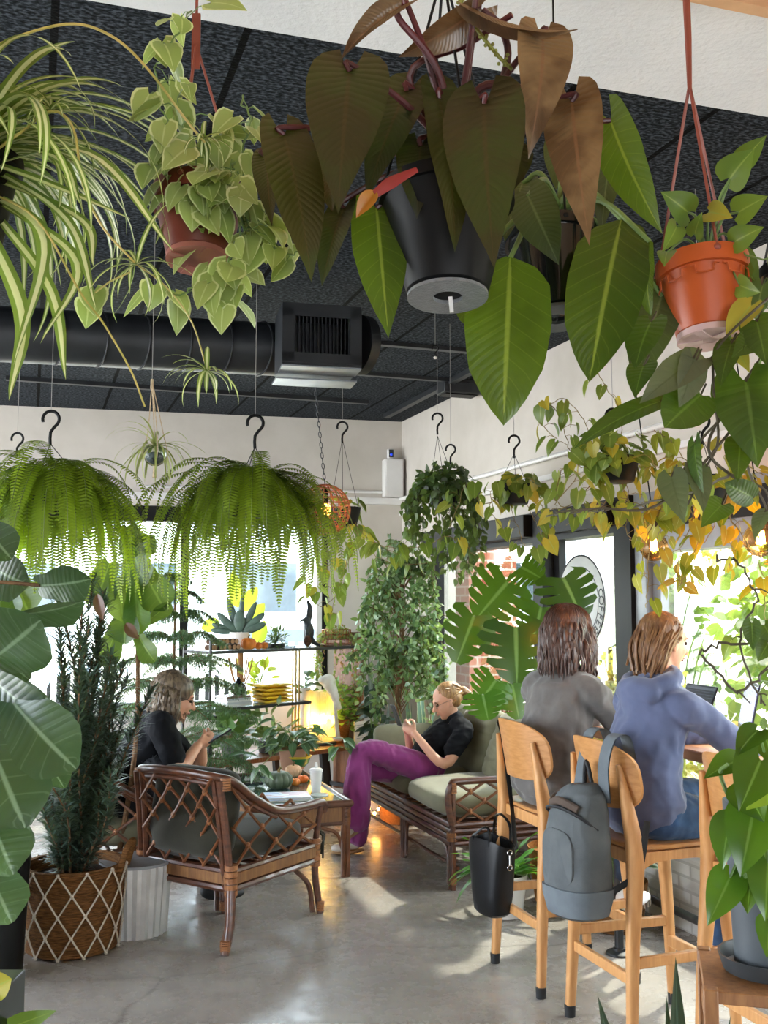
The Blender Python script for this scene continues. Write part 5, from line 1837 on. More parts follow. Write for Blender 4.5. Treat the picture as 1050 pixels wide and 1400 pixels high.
# ---- large philodendron in black pot ------------------------------------------------------
LM_phil = leafmat('bronze green philodendron leaf', '#1a200e', '#2c2810', rib='#3a2f1a', veins=11, trans=.14, rough=.32, tcol='#7a7a1a', c3='#3f3014', patch=('#22340f', 13, .85))
LM_bronze = leafmat('coppery philodendron leaf', '#55422a', '#8a7250', rib='#7d5a40', veins=12, patch=('#3d2a18', 12, .8), trans=.2, rough=.3, tcol='#a0621e')
LM_big = leafmat('broad green philodendron leaf', '#2d4416', '#4c661c', rib='#8a9a3e', veins=10, trans=.33, rough=.34, tcol='#8fae1a', patch=('#1d2f10', 10, .6))
c = P(612, 402, 1.50)
Mt = tilted(math.radians(-7), 0)
o = thing('hanging_philodendron', 'philodendron with big bronze-green heart leaves in a matt black hanging pot, top centre', 'plant', c)
ap = P(606, -40, 1.47)
hangpot(o, c, pot_prof(.062, .1, .165, rim=.004, rimh=.02), M_bp, Mt, ap, 4, M_bp, .0022, a0=.3)
line_up(o, ap, 'hanger', .0022, M_bp, ZSF)
bottom_ring(o, c, .062, Mt, mat('grey moulded base', '#7b7d80', .35, '#6a6c6f', 60, bmp=.4))
m = MB(); m.bar(c + [.004, 0, -.004], c + [.006, 0, -.028], .006, .002, up=(0, 1, 0)); build(m, 'tag', M_white, o)
crown = P(625, 235, 1.5)
f, fb, st = Fol(), Fol(), MB()
A1 = [  # base, tip, half width px, depth base, depth tip, twist, bend, fold, rand, bronze?
    ((478, 98), (462, 292), 60, 1.38, 1.30, 5, .5, .12, .35, 0, 'heart'),
    ((388, 185), (426, 386), 40, 1.42, 1.36, -15, .5, .2, .6, 0, 'arrow'),
    ((662, 142), (676, 368), 60, 1.36, 1.28, 8, .5, .15, .5, 0, 'heart'),
    ((600, 135), (622, 345), 36, 1.42, 1.36, -25, .4, .35, .3, 0, 'arrow'),
    ((556, 125), (500, 275), 38, 1.47, 1.42, 20, .5, .2, .05, 0, 'heart'),
    ((515, 285), (531, 462), 40, 1.52, 1.46, 0, .35, .25, .2, 2, 'arrow'),
    ((470, 285), (440, 392), 24, 1.50, 1.47, 25, .4, .4, .1, 0, 'arrow'),
    ((448, 215), (455, 290), 26, 1.52, 1.49, 20, .4, .3, .9, 0, 'arrow'),
    ((742, 52), (722, 218), 44, 1.40, 1.36, -12, .8, .35, .9, 1, 'heart'),
    ((782, 140), (806, 336), 44, 1.40, 1.33, 6, .5, .25, .8, 1, 'heart'),
    ((835, 165), (906, 320), 36, 1.48, 1.42, 20, .4, .3, .7, 2, 'arrow'),
    ((552, 6), (466, 82), 24, 1.36, 1.40, 30, .9, .8, .5, 1, 'arrow'),
    ((655, 12), (545, 78), 30, 1.42, 1.45, -20, .5, .5, .6, 1, 'arrow'),
    ((632, 195), (610, 250), 24, 1.45, 1.43, 10, .3, .3, .1, 0, 'heart'),
    ((700, 210), (660, 300), 34, 1.5, 1.5, 10, .5, .2, .1, 0, 'heart'),
    ((575, 200), (570, 300), 34, 1.46, 1.44, 10, .5, .3, .3, 0, 'heart'),
    ((365, 215), (372, 310), 22, 1.55, 1.5, 10, .5, .3, .0, 0, 'heart'),
    ((650, 12), (790, 40), 24, 1.38, 1.38, 60, .6, .8, .8, 1, 'arrow'),
]
for bp_, tp, hw, y0, y1, tw, bd, fo, rn, br, kd in A1:
    t = {0: f, 1: fb}.get(br, None)
    if t is None:
        continue
    q = pleaf(t, kd, bp_, tp, hw * y0 / FPX, y0, y1, tw, bd, fo, rn, wave=.006)
    mid = (crown + q) / 2 + np.array([0, 0, .03])
    st.tube([crown + RNG.normal(0, .012, 3), mid, q + [0, 0, .012], q], [.0062, .0045, .0035], 8, smooth=6)
fg = Fol()
for bp_, tp, hw, y0, y1, tw, bd, fo, rn, br, kd in A1:
    if br == 2:
        q = pleaf(fg, kd, bp_, tp, hw * y0 / FPX, y0, y1, tw, bd, fo, rn, wave=.006)
        st.tube([crown, (crown + q) / 2 + [0, 0, .03], q], [.006, .004], 8, smooth=5)
st.tube([crown, P(600, 100, 1.42), P(545, 25, 1.38), P(553, 6, 1.36)], [.006, .0045], 8, smooth=6)
st.tube([crown, P(560, 105, 1.48), P(640, 60, 1.46), P(700, 20, 1.42)], [.006, .0045], 8, smooth=6)
st.tube([crown, P(690, 100, 1.45), P(686, 40, 1.42), P(660, 14, 1.4)], [.006, .0045], 8, smooth=6)
st.tube([crown, P(650, 128, 1.44), P(700, 118, 1.42), P(735, 135, 1.42)], [.007, .0055], 8, smooth=6)
build(st, 'stems', M_petr, o)
f.build('foliage', LM_phil, o); fb.build('bronze_foliage', LM_bronze, o); fg.build('green_foliage', LM_big, o)
m = MB(); m.tube([P(570, 232, 1.40), P(535, 250, 1.38), P(512, 266, 1.37)], [.004, .009, .006], 7, smooth=4, flat=.4); build(m, 'young_sheath', mat('red leaf sheath', '#8e2f2c', .4), o)
fw = Fol(); pleaf(fw, 'ovate', (514, 262), (487, 298), .014, 1.37, 1.37, 20, .5, .5, .5); fw.build('dead_leaf', leafmat('withered orange leaf', '#a5521c', '#c4691f', trans=.3), o)
m = MB(); q = [P(628, 0, 1.42), P(652, 40, 1.42), P(680, 75, 1.42), P(700, 95, 1.42)]
m.tube(q, .003, 6, smooth=5)
for k in range(26):
    t = catmull(q, 9)[k]; m.ell(t + RNG.normal(0, .004, 3), .0028, None, 6, 4)
build(m, 'flower_spike', mat('green flower spike', '#8a8d3c', .6), o)

# ---- second pot with broad hanging leaves ---------------------------------------------------
c = P(762, 432, 1.78)
Mt = tilted(math.radians(-9), .15)
o = thing('hanging_philodendron', 'philodendron with long broad green leaves in a glossy black hanging pot, behind the bronze one', 'plant', c)
ap = P(757, 60, 1.86)
hangpot(o, c, pot_prof(.058, .082, .16, rim=.004, rimh=.02), M_bpg, Mt, ap, 3, M_bp, .0022)
line_up(o, ap, 'hanger', .002, M_bp, ZC)
bottom_ring(o, c, .06, Mt, mat('clear grey base', '#565a58', .15))
crown = P(765, 285, 1.76)
f, fd, st = Fol(), Fol(), MB()
for bp_, tp, hw, y0, y1, tw, bd, fo, rn, dk in (
        ((698, 352), (688, 582), 60, 1.62, 1.56, 0, .4, .12, .75, 0), ((850, 300), (806, 522), 56, 1.66, 1.60, 10, .35, .15, .1, 0), ((888, 330), (890, 432), 20, 1.62, 1.6, 50, .4, .2, .9, 0),
        ((722, 268), (764, 362), 33, 1.60, 1.56, 0, .5, .2, .1, 1), ((838, 195), (822, 322), 24, 1.72, 1.70, 15, .4, .3, .2, 1), ((640, 380), (655, 455), 26, 1.72, 1.68, 25, .4, .2, .3, 0),
        ((905, 405), (868, 528), 38, 1.75, 1.72, 10, .4, .3, .2, 1), ((780, 175), (760, 260), 30, 1.85, 1.82, 20, .5, .2, .2, 1), ((715, 250), (690, 330), 26, 1.8, 1.75, 20, .4, .3, .1, 1)):
    q = pleaf(fd if dk else f, 'paddle' if not dk else 'arrow', bp_, tp, hw * y0 / FPX, y0, y1, tw, bd, fo, rn, wave=.008)
    st.tube([crown, (crown + q) / 2 + [0, 0, .04], q], [.006, .004], 8, smooth=5)
build(st, 'stems', M_gstem, o); f.build('foliage', LM_big, o)
fd.build('dark_foliage', leafmat('dark satin leaf', '#28331f', '#3a4628', rib='#5c6644', veins=9, trans=.15, rough=.4), o)

# ---- orange pot -------------------------------------------------------------------------------
LM_poth = leafmat('pothos leaf', '#3c5c28', '#6d8a34', rib='#8fa050', trans=.35, rough=.35, c3='#b5a03a')
c = P(970, 458, 1.72)
Mt = tilted(math.radians(-8), .25)
o = thing('hanging_pothos', 'pothos in a bright orange plastic pot with long red-brown straps, upper right', 'plant', c)
ap = P(941, 55, 1.7)
hangpot(o, c, pot_prof(.055, .074, .135, rim=.005, rimh=.03), M_op, Mt, ap + [0, 0, -.08], 3, M_strap, .0028, a0=2.4)
m = MB(); m.tube([ap - [0, 0, .09], ap, [ap[0] - .006, ap[1], ZSF]], [.004, .006, .009], 8); build(m, 'hanger', M_strap, o)
m = MB()
for i in range(5):
    a = i * 2 * PI / 5
    m.bar(c + Mt @ np.array([.012 * math.cos(a), .012 * math.sin(a), -.004]), c + Mt @ np.array([.053 * math.cos(a), .053 * math.sin(a), -.004]), .018, .012)
m.lathe([(.055, -.009), (.055, .002), (.048, .002), (.048, -.009)], c, 30, Mt)
build(m, 'base_grid', mat('pale pink plastic', '#c8a8a4', .35), o)  # grid paler than the orange pot wall
m = MB()
for i in range(9):
    a = i * 2 * PI / 9
    r_ = .0765
    ring = [c + Mt @ np.array([r_ * math.cos(a + t), r_ * math.sin(a + t), z]) for t, z in ((-.3, .098), (-.2, .098), (-.18, .085), (.0, .083), (.18, .085), (.2, .098), (.3, .098))]
    m.tube(ring, .0016, 5)
build(m, 'rim_ridge', M_op, o)
f, st = Fol(), MB(); T = c + [0, 0, .13]
for bp_, tp, hw, rn in (((998, 244), (1032, 203), 28, .3), ((940, 290), (903, 262), 24, .15), ((970, 290), (1002, 298), 18, .95), ((1005, 330), (1045, 310), 20, .5), ((925, 310), (905, 345), 16, .6), ((1010, 290), (1050, 268), 22, .6), ((950, 320), (960, 290), 14, .5), ((1015, 220), (1048, 185), 18, .1), ((1000, 470), (1025, 510), 16, .95), ((1012, 390), (1040, 400), 18, .6), ((912, 345), (908, 365), 14, .5)):
    q = pleaf(f, 'heart', bp_, tp, hw * 1.65 / FPX, 1.66, 1.62, RNG.uniform(-20, 20), .5, .25, rn, nv=10, nu=6)
    st.tube([T, (T + q) / 2 + [.0, 0, .03], q], [.003, .002], 6, smooth=5)
vine(f, st, [T, P(1040, 350, 1.66), P(1055, 420, 1.64), P(1030, 520, 1.66)], .07, .06, 'heart')
build(st, 'stems', M_gstem, o); f.build('foliage', LM_poth, o)

# ---- heartleaf philodendron hanging at the right edge, near ------------------------------------
LM_hl = leafmat('deep green heartleaf', '#26401c', '#44611f', rib='#5f7a38', veins=5, trans=.3, rough=.3, tcol='#86a31c')
LM_gr = leafmat('grey green satin leaf', '#4a523e', '#5f6750', rib='#39402f', veins=4, trans=.15, rough=.38)
c = P(1120, 470, 1.75)
o = thing('hanging_heartleaf', 'dark heart-leaved trailing plant hanging in from the right edge below the orange pot', 'plant', c)
hangpot(o, c, pot_prof(.07, .09, .14, rim=.005, rimh=.02), M_bp, None, c + [0, 0, .55], 3, M_string)
line_up(o, c + [0, 0, .55], z=ZSF + .3)
f, fg, st = Fol(), Fol(), MB(); T = c + [0, 0, .13]
for bp_, tp, hw, tw, rn, g, kd in (((905, 548), (784, 614), 22, 45, .1, 0, 'arrow'), ((952, 492), (874, 552), 26, 20, .5, 1, 'arrow'), ((948, 490), (928, 558), 24, -25, .6, 1, 'arrow'), ((958, 540), (908, 585), 36, 10, .3, 0, 'round'), ((1020, 522), (1036, 640), 50, 0, .5, 0, 'heart'), ((1012, 605), (1008, 660), 22, 0, .3, 0, 'heart'),
                                   ((918, 652), (936, 716), 22, 5, .1, 1, 'heart'), ((952, 640), (962, 702), 19, -20, .2, 1, 'heart'), ((950, 605), (962, 675), 14, 40, .1, 0, 'arrow'), ((987, 690), (958, 722), 20, 10, .9, 0, 'heart'), ((1030, 680), (990, 660), 19, 0, .2, 0, 'round'), ((1000, 470), (985, 530), 22, 20, .3, 0, 'heart'), ((1035, 440), (1048, 500), 26, 0, .2, 0, 'heart'), ((880, 500), (868, 545), 22, 20, .2, 0, 'heart'), ((1046, 700), (1032, 740), 14, 30, .1, 1, 'heart'), ((890, 440), (868, 505), 28, 25, .15, 0, 'arrow'), ((1030, 465), (1000, 490), 20, 10, .7, 0, 'heart'), ((1040, 560), (1060, 620), 30, 10, .3, 0, 'heart')):
    q = pleaf(fg if g else f, kd, bp_, tp, hw * 1.6 / FPX, 1.62, 1.58, tw, .45, .2, rn, nv=10, nu=6)
    st.tube([q + [.012, .01, .02], q], .0018, 5)
for pts in ([(1060, 400), (985, 470), (975, 520), (982, 600), (965, 640), (940, 690)], [(1080, 420), (1040, 520), (990, 600), (900, 690), (820, 695), (760, 700)], [(1070, 450), (1020, 610), (1050, 700)], [(1060, 500), (1000, 560), (960, 600), (930, 650)], [(960, 500), (905, 548), (890, 560)], [(970, 600), (1000, 650), (1046, 670), (1060, 720)]):
    st.tube([T * .5 + P(*pts[0], 1.66) * .5] + [P(x, y, 1.62) for x, y in pts], [.0028, .0018], 6, smooth=6)
build(st, 'stems', mat('brown vine stem', '#4d4634', .6, '#39311f', 20), o); f.build('foliage', LM_hl, o); fg.build('grey_foliage', LM_gr, o)

# ---- Boston ferns ---------------------------------------------------------------------------------
LM_fern = leafmat('fern frond', '#223d14', '#a4c030', trans=.52, rough=.5, tcol='#a8c81e')  # lime end of the ramp stands for window light shining through


def fern(name, label, c, nfr, rmin, rmax, pot_=True, lm=None, pin=.046, bias=None, droop=(1.4, 1.66), up=(.0, .95), group=None):
    o = thing(name, label, 'fern', c - [0, 0, .16], 0, group)
    b = c - np.array([0, 0, .15])
    if pot_: hangpot(o, b, pot_prof(.09, .12, .14), M_bp)
    f, st = Fol(), MB()
    for i in range(nfr):
        d = rdir(1, *up)[0]; h = unit([d[0], d[1], 0]); stray = i % 8 == 0
        L = RNG.uniform(rmin, rmax); bd = RNG.uniform(*droop) * (.5 if stray else 1); L = L * .55 if stray else L
        e0 = math.asin(max(-1, min(1, d[2])))
        n = int(L / .0135)
        s = np.linspace(0, 1, n); pw_ = RNG.uniform(1.2, 2.8)
        ang = e0 - (bd + e0) * (1 - (1 - s) ** pw_) + .12 * np.sin(s * 9 + i)
        dx = np.cos(ang) * L / n; dz = np.sin(ang) * L / n
        x = np.cumsum(dx); z = np.cumsum(dz)
        tw = RNG.normal(0, .25)
        hd = np.array([h[0] * math.cos(tw) - h[1] * math.sin(tw), h[0] * math.sin(tw) + h[1] * math.cos(tw), 0])
        pts = c + hd[None] * x[:, None] + np.array([0, 0, 1.])[None] * z[:, None] + h * .04 + RNG.normal(0, .01, 3)
        st.tube(list(pts[::3]), .0013, 4, cap=False)
        tg = np.gradient(pts, axis=0); tg /= np.linalg.norm(tg, axis=1, keepdims=True)
        side = np.cross(tg, np.cross(hd, [0, 0, 1.]) * 0 + np.array([hd[0] * .2, hd[1] * .2, 1.]))
        bad = np.linalg.norm(side, axis=1) < .25
        side[bad] = np.cross(hd, [0, 0, 1])
        side /= np.linalg.norm(side, axis=1, keepdims=True)
        fl_ = np.cross(side, tg)
        w = pin * np.minimum(1, .35 + 2.2 * s) * (1 - s ** 3) ** .7
        rr = RNG.uniform(0, 1)
        for sg_ in (-1, 1):
            f.add('strap', pts, side * sg_ + tg * .35, fl_ + rdir(n) * .1, w, .0046, bend=.25, rand=np.clip(rr * .45 + .6 * s - .1, 0, 1), nv=2, nu=1)  # limier towards the frond ends: window glow painted along the frond
    build(st, 'rachis', mat('fern stalk', '#6b7a34', .6), o); f.build('fronds', lm or LM_fern, o)
    return o


c = P(78, 655, 4.3)
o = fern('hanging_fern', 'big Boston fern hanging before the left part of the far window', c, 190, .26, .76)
ap = P(70, 562, 4.3)
hook(o, ap, .035); line_up(o, ap)
m = MB()
for i in range(3): m.tube([ap - [0, 0, .14], c + [.11 * math.cos(i * 2.1), .11 * math.sin(i * 2.1), -.02]], .002, 5)
build(m, 'hanger_wire', M_string, o)
c = P(345, 660, 4.45)
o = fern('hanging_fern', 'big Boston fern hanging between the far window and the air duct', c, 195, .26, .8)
ap = P(349, 568, 4.45)
hook(o, ap, .035); line_up(o, ap)
m = MB()
for i in range(3): m.tube([ap - [0, 0, .14], c + [.11 * math.cos(i * 2.1), .11 * math.sin(i * 2.1), -.02]], .002, 5)
build(m, 'hanger_wire', M_string, o)
# a further fern hook at far left
q = P(24, 592, 5.2)
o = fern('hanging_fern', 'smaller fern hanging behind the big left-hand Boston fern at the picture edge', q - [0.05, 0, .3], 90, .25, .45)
hook(o, q, .03); line_up(o, q)

# ---- glass globe with small spider plant in a macrame sling ---------------------------------------
c = P(212, 622, 4.0)
o = thing('hanging_glass_planter', 'small spider plant in a clear glass globe slung in pale macrame cord', 'plant', c - [0, 0, .05])
M_jute = mat('pale cotton cord', '#cbb89c', .9, '#b29c7c', 80, bmp=.5)
m = MB()
prof = [(math.sin(a) * .045, -math.cos(a) * .045) for a in np.linspace(.05, 2.5, 12)]
m.lathe(prof, c, 24, cap=False); build(m, 'globe', M_glass, o)
m = MB(); m.ell(c - [0, 0, .012], (.036, .036, .025)); build(m, 'pebbles', mat('grey pebbles', '#6d7478', .6, '#343a3e', 60, bmp=1), o)
m = MB(); apx = P(208, 522, 4.0)
for i in range(4):
    a = i * PI / 2 + .4
    m.tube([apx, c + [.03 * math.cos(a), .03 * math.sin(a), .09], c + [.048 * math.cos(a), .048 * math.sin(a), 0], c + [0, 0, -.048]], .0022, 5, smooth=5)
m.tube([c - [0, 0, .045], c - [0, 0, .09]], [.006, .009], 8); m.tube([apx + [0, 0, .01], apx - [0, 0, .03]], .006, 7)
build(m, 'macrame_sling', M_jute, o); line_up(o, apx)
f = Fol(); n = 40; d = rdir(n, .0, 1)
f.add('strap', c + [0, 0, .03], d, [0, 0, 1], RNG.uniform(.12, .28, n), .0045, bend=RNG.uniform(1.2, 2.7, n), fold=.3, nv=9, nu=2)
f.build('foliage', leafmat('pale spider leaf', '#9aa658', '#c2c486', trans=.4), o)

# ---- rattan ball lamp on a chain ----------------------------------------------------------------------
c = P(444, 697, 5.4)
o = thing('wicker_ball_lamp', 'round wicker ball pendant on a dark chain, half hidden by the middle fern', 'lamp', c)
m = MB(); rb = .135
for i in range(10):
    a = i * PI / 10
    m.tube([c + rb * np.array([math.cos(t) * math.cos(a), math.cos(t) * math.sin(a), math.sin(t)]) for t in np.linspace(0, 2 * PI, 28, endpoint=False)], .003, 5, closed=True)
for z in np.linspace(-.8, .8, 9):
    m.tube([c + rb * np.array([math.sqrt(1 - z * z) * math.cos(t), math.sqrt(1 - z * z) * math.sin(t), z]) for t in np.linspace(0, 2 * PI, 28, endpoint=False)], .003, 5, closed=True)
build(m, 'wicker_ball', mat('honey wicker', '#b06a34', .5), o)
m = MB(); m.ell(c + [0, 0, .0], .035); build(m, 'bulb', mat('warm globe bulb', '#ffb45a', .3, emit='#ff9a3c', es=4), o)
m = MB(); m.tube([c + [0, 0, .03], c + [0, 0, .11]], .018, 10); build(m, 'socket', M_bp, o)
m = MB(); top = P(417, 560, 5.4); tz = ZC
q0 = c + [0, 0, rb]; q1 = np.array([top[0], top[1], ZC]); nl = int(np.linalg.norm(q1 - q0) / .028)
for i in range(nl):
    p = q0 + (q1 - q0) * (i + .5) / nl
    ax_ = np.array([1, 0, 0]) if i % 2 else np.array([0, 1, 0]); dz = unit(q1 - q0)
    m.tube([p + ax_ * .007 * math.cos(t) + dz * .017 * math.sin(t) for t in np.linspace(0, 2 * PI, 10, endpoint=False)], .0022, 4, closed=True)
build(m, 'chain', M_black, o)

# ---- ivy ---------------------------------------------------------------------------------------------
LM_ivy = leafmat('dark ivy leaf', '#24381f', '#4c6636', trans=.25, rough=.4, c3='#66803e')
c = P(607, 690, 6.3)
o = thing('hanging_ivy', 'dense dark ivy in a hanging basket near the room corner', 'plant', c)
hangpot(o, c, pot_prof(.08, .1, .12), M_bp, None, P(598, 596, 6.3), 3, M_string, .0015)
ap = P(598, 565, 6.3); hook(o, ap, .032); line_up(o, ap)
f, st = Fol(), MB()
n = 420; d = rdir(n, -.35, 1)
f.add('heart', c + [0, 0, .1] + d * [.19, .19, .16] * RNG.uniform(.6, 1.05, (n, 1)), d * .6 + [0, 0, -.6] + rdir(n) * .6, d + [0, -.3, .3], .045, .02, bend=.4, nv=4, nu=2)
for i in range(34):
    a = RNG.uniform(0, 2 * PI); r_ = .15
    p0 = c + [r_ * math.cos(a), r_ * math.sin(a), .12]; L = RNG.uniform(.15, .62) * (1.1 if math.cos(a) > -.3 else .8)
    vine(f, st, [p0, p0 + [.05 * math.cos(a), .05 * math.sin(a), -.1], p0 + [.04 * math.cos(a) + RNG.normal(0, .04), .05 * math.sin(a), -L]], .046, .022, 'heart', .0012, ratio=.46)
build(st, 'stems', mat('ivy stem', '#4b4a2e', .7), o); f.build('foliage', LM_ivy, o)
o = thing('plant_hook', 'black S hook hung on a clear line beside the ivy basket', 'hook', P(616, 640, 6.0))
hook(o, P(616, 608, 6.0), .028); line_up(o, P(616, 608, 6.0))
o = thing('plant_hook', 'tiny black hook with a glass drop high under the ceiling', 'hook', P(595, 490, 5.2))
hook(o, P(595, 472, 5.2), .016); line_up(o, P(595, 472, 5.2)); m = MB(); m.ell(P(595, 489, 5.2), (.01, .01, .008)); build(m, 'glass_drop', M_ceram, o)

# ---- golden pothos baskets along the street window -----------------------------------------------------
LM_gold = leafmat('golden pothos leaf', '#5f7428', '#9ea23a', rib='#c4c478', trans=.42, rough=.4, tcol='#c0c81e', c3='#c08a2c')
LM_gold2 = leafmat('green gold pothos leaf', '#52702e', '#8d9c40', rib='#b4bc70', trans=.4, rough=.4, c3='#d3b53a')


def goldpoth(label, c, apx, runs, nb, rb_, size, lm, Yv, cord=True, potm=None):
    o = thing('hanging_pothos', label, 'plant', c)
    hangpot(o, c, pot_prof(.075, .1, .11), potm or M_bp, None, apx, 3, M_string, .0014)
    hook(o, apx + [0, 0, .1], .03); line_up(o, apx + [0, 0, .1])
    f, st = Fol(), MB(); T = c + [0, 0, .1]
    d = rdir(nb, -.5, .8)
    f.add('heart', T + d * [rb_, rb_, rb_ * .8] * RNG.uniform(.5, 1.1, (nb, 1)), d * .5 + [0, 0, -.6] + rdir(nb) * .5, d + [0, -.5, .4], size * RNG.uniform(.6, 1.2, nb), size * .38, bend=.5, fold=.2, nv=6, nu=4)
    for pts in runs:
        q = [T] + [P(x, y, Yv + RNG.uniform(-.1, .1)) for x, y in pts]
        vine(f, st, q, size, size * .85, 'heart', .0018, ratio=.42, hang=.6)
    build(st, 'stems', mat('tan vine stem', '#8a7440', .6), o); f.build('foliage', lm, o)
    return o


goldpoth('golden pothos in the basket hanging nearest the room corner, right of the ivy', P(703, 690, 5.6), P(703, 620, 5.6), [[(680, 660), (668, 690), (690, 730)], [(720, 690), (735, 720), (740, 740)], [(700, 700), (715, 740), (725, 760)], [(690, 690), (672, 680), (676, 700)], [(730, 670), (745, 720), (733, 760)], [(660, 690), (640, 660), (615, 720)]], 50, .15, .085, LM_gold2, 5.6)
goldpoth('golden pothos in the basket hanging high by the middle window frame', P(843, 660, 4.4), P(838, 590, 4.4), [[(815, 620), (800, 580), (770, 545), (735, 570), (760, 600)], [(800, 640), (780, 620), (765, 570), (745, 550)], [(810, 660), (790, 690), (775, 720)], [(830, 680), (815, 700), (810, 715)], [(860, 690), (880, 710), (895, 735)], [(800, 650), (770, 640), (760, 680), (775, 700)], [(850, 570), (830, 530), (812, 500)], [(860, 680), (855, 720), (866, 740)], [(780, 690), (760, 690), (790, 650)]], 70, .18, .078, LM_gold2, 4.4)
q = P(965, 690, 4.0)
goldpoth('golden pothos in the basket hanging above the two globe bulbs', q, P(960, 600, 4.0), [[(930, 660), (905, 690), (885, 720)], [(940, 690), (915, 720), (905, 745)], [(950, 700), (935, 740), (925, 770), (930, 800)], [(980, 700), (960, 740), (940, 690), (900, 700)], [(990, 690), (1010, 730), (1020, 750)], [(1000, 680), (1030, 690), (1048, 700)], [(940, 650), (900, 640), (890, 620)], [(990, 660), (1020, 640), (1046, 650)], [(930, 690), (890, 750), (885, 800), (883, 830)], [(960, 720), (930, 800), (935, 770)], [(920, 700), (870, 690), (850, 680)], [(985, 720), (1000, 750), (990, 780), (1000, 770)], [(900, 700), (880, 760), (885, 790)], [(1020, 740), (1044, 790), (1046, 850)], [(930, 620), (915, 600), (895, 590)]], 70, .2, .066, LM_gold, 4.0)
goldpoth('golden pothos trailing from a pot beside the wicker ball', P(470, 720, 5.9), P(468, 600, 5.9), [[(480, 740), (470, 780), (455, 830), (450, 850)], [(490, 730), (520, 745), (545, 760)], [(480, 750), (465, 800), (440, 830), (420, 800)], [(500, 745), (535, 770), (580, 770)], [(450, 740), (445, 790), (455, 810)], [(460, 760), (430, 790), (425, 825)], [(510, 740), (560, 750), (615, 735), (650, 760)]], 14, .1, .085, LM_gold2, 5.9)

# long bare vines strung between the baskets
o = thing('trailing_vine', 'long bare vine strung across the upper right window, between basket and heartleaf plant', 'vine', P(900, 690, 3.2))
m, f = MB(), Fol()
vine(f, m, [P(745, 705, 4.3), P(820, 697, 3.6), P(905, 685, 3.0), P(950, 670, 2.6), P(1000, 650, 2.3)], .055, .16, r=.0035)
vine(f, m, [P(975, 760, 2.7), P(1010, 770, 2.6), P(1035, 820, 2.6), P(1012, 870, 2.6), P(1030, 940, 2.6), P(1045, 960, 2.6)], .05, .12, r=.003)
build(m, 'stem', mat('brown vine stem', '#4d4634', .6), o); f.build('foliage', LM_gold2, o)
o = thing('trailing_vine', 'dark looping vine with a curl of leaf in front of the right-hand laptop', 'vine', P(1000, 880, 2.5))
m, f = MB(), Fol()
vine(f, m, [P(1060, 878, 2.5), P(1000, 880, 2.5), P(960, 890, 2.5), P(975, 910, 2.5), P(1010, 946, 2.5), P(1040, 925, 2.5), P(1056, 895, 2.5)], .02, .5, r=.0035)
m.tube([P(1010, 945, 2.5), P(1026, 962, 2.5)], [.003, .0015], 5)
for bp_, tp, hw, rn in (((1028, 852), (1030, 890), 13, .3), ((1050, 880), (1036, 905), 14, .1), ((1045, 855), (1060, 880), 15, .4)): pleaf(f, 'heart', bp_, tp, hw * 2.45 / FPX, 2.45, 2.45, 10, .4, .2, rn, nv=8, nu=4)
build(m, 'stem', mat('brown vine stem', '#4d4634', .6), o); f.build('foliage', LM_hl, o)

# ---- filament globe bulbs ---------------------------------------------------------------------------------
M_fil = mat('glowing filament', '#ffc070', .3, emit='#ffab45', es=45)
M_amber = glassmat('amber bulb glass', '#f6d3a0', .08)


def globe(label, c, r, ztop):
    o = thing('globe_bulb_pendant', label, 'lamp', c, 0, 'globe bulbs over the window counter')
    m = MB(); m.lathe([(math.sin(a) * r, -math.cos(a) * r) for a in np.linspace(.06, 2.55, 16)] + [(r * .38, r * 1.15)], c, 28, cap=False); build(m, 'globe', M_amber, o)
    m = MB()
    for i in range(6):
        a = i * PI / 3; m.tube([c + [r * .18 * math.cos(a), r * .18 * math.sin(a), r * .55], c + [r * .26 * math.cos(a), r * .26 * math.sin(a), -.25 * r]], .0022, 5)
    m.ell(c + [0, 0, r * .1], (r * .24, r * .24, r * .42)); build(m, 'filament', M_fil, o)
    m = MB(); m.tube([c + [0, 0, r * 1.05], c + [0, 0, r * 1.05 + .06]], .02, 12); build(m, 'socket', M_bp, o)
    m = MB(); m.tube([c + [0, 0, r * 1.05 + .05], [c[0] - .12, c[1] + .1, ztop]], .003, 6); build(m, 'cord', M_bp, o)


globe('glowing globe bulb hanging before the dark window post, left of the two', P(894, 748, 4.45), .062, ZC)
globe('glowing globe bulb hanging at the right edge among yellow vine leaves', P(1040, 738, 4.1), .068, ZC)

# round window sign
v_ = wallpt(800, -.0)
M_sign = mat('pale grey sign disc', '#c9cbc8', .5, '#bdbfbc', 5)
vv_ = wallpt(795, .0); cz = P(795, 822, R(.0, vv_)[1])[2]
cS = R(.0, vv_, cz)
o = thing('round_sign', 'round pale window sign with a dark ring lettered COFFEE, behind the brown-haired woman', 'sign', cS - [0, 0, .2], ANG + PI)
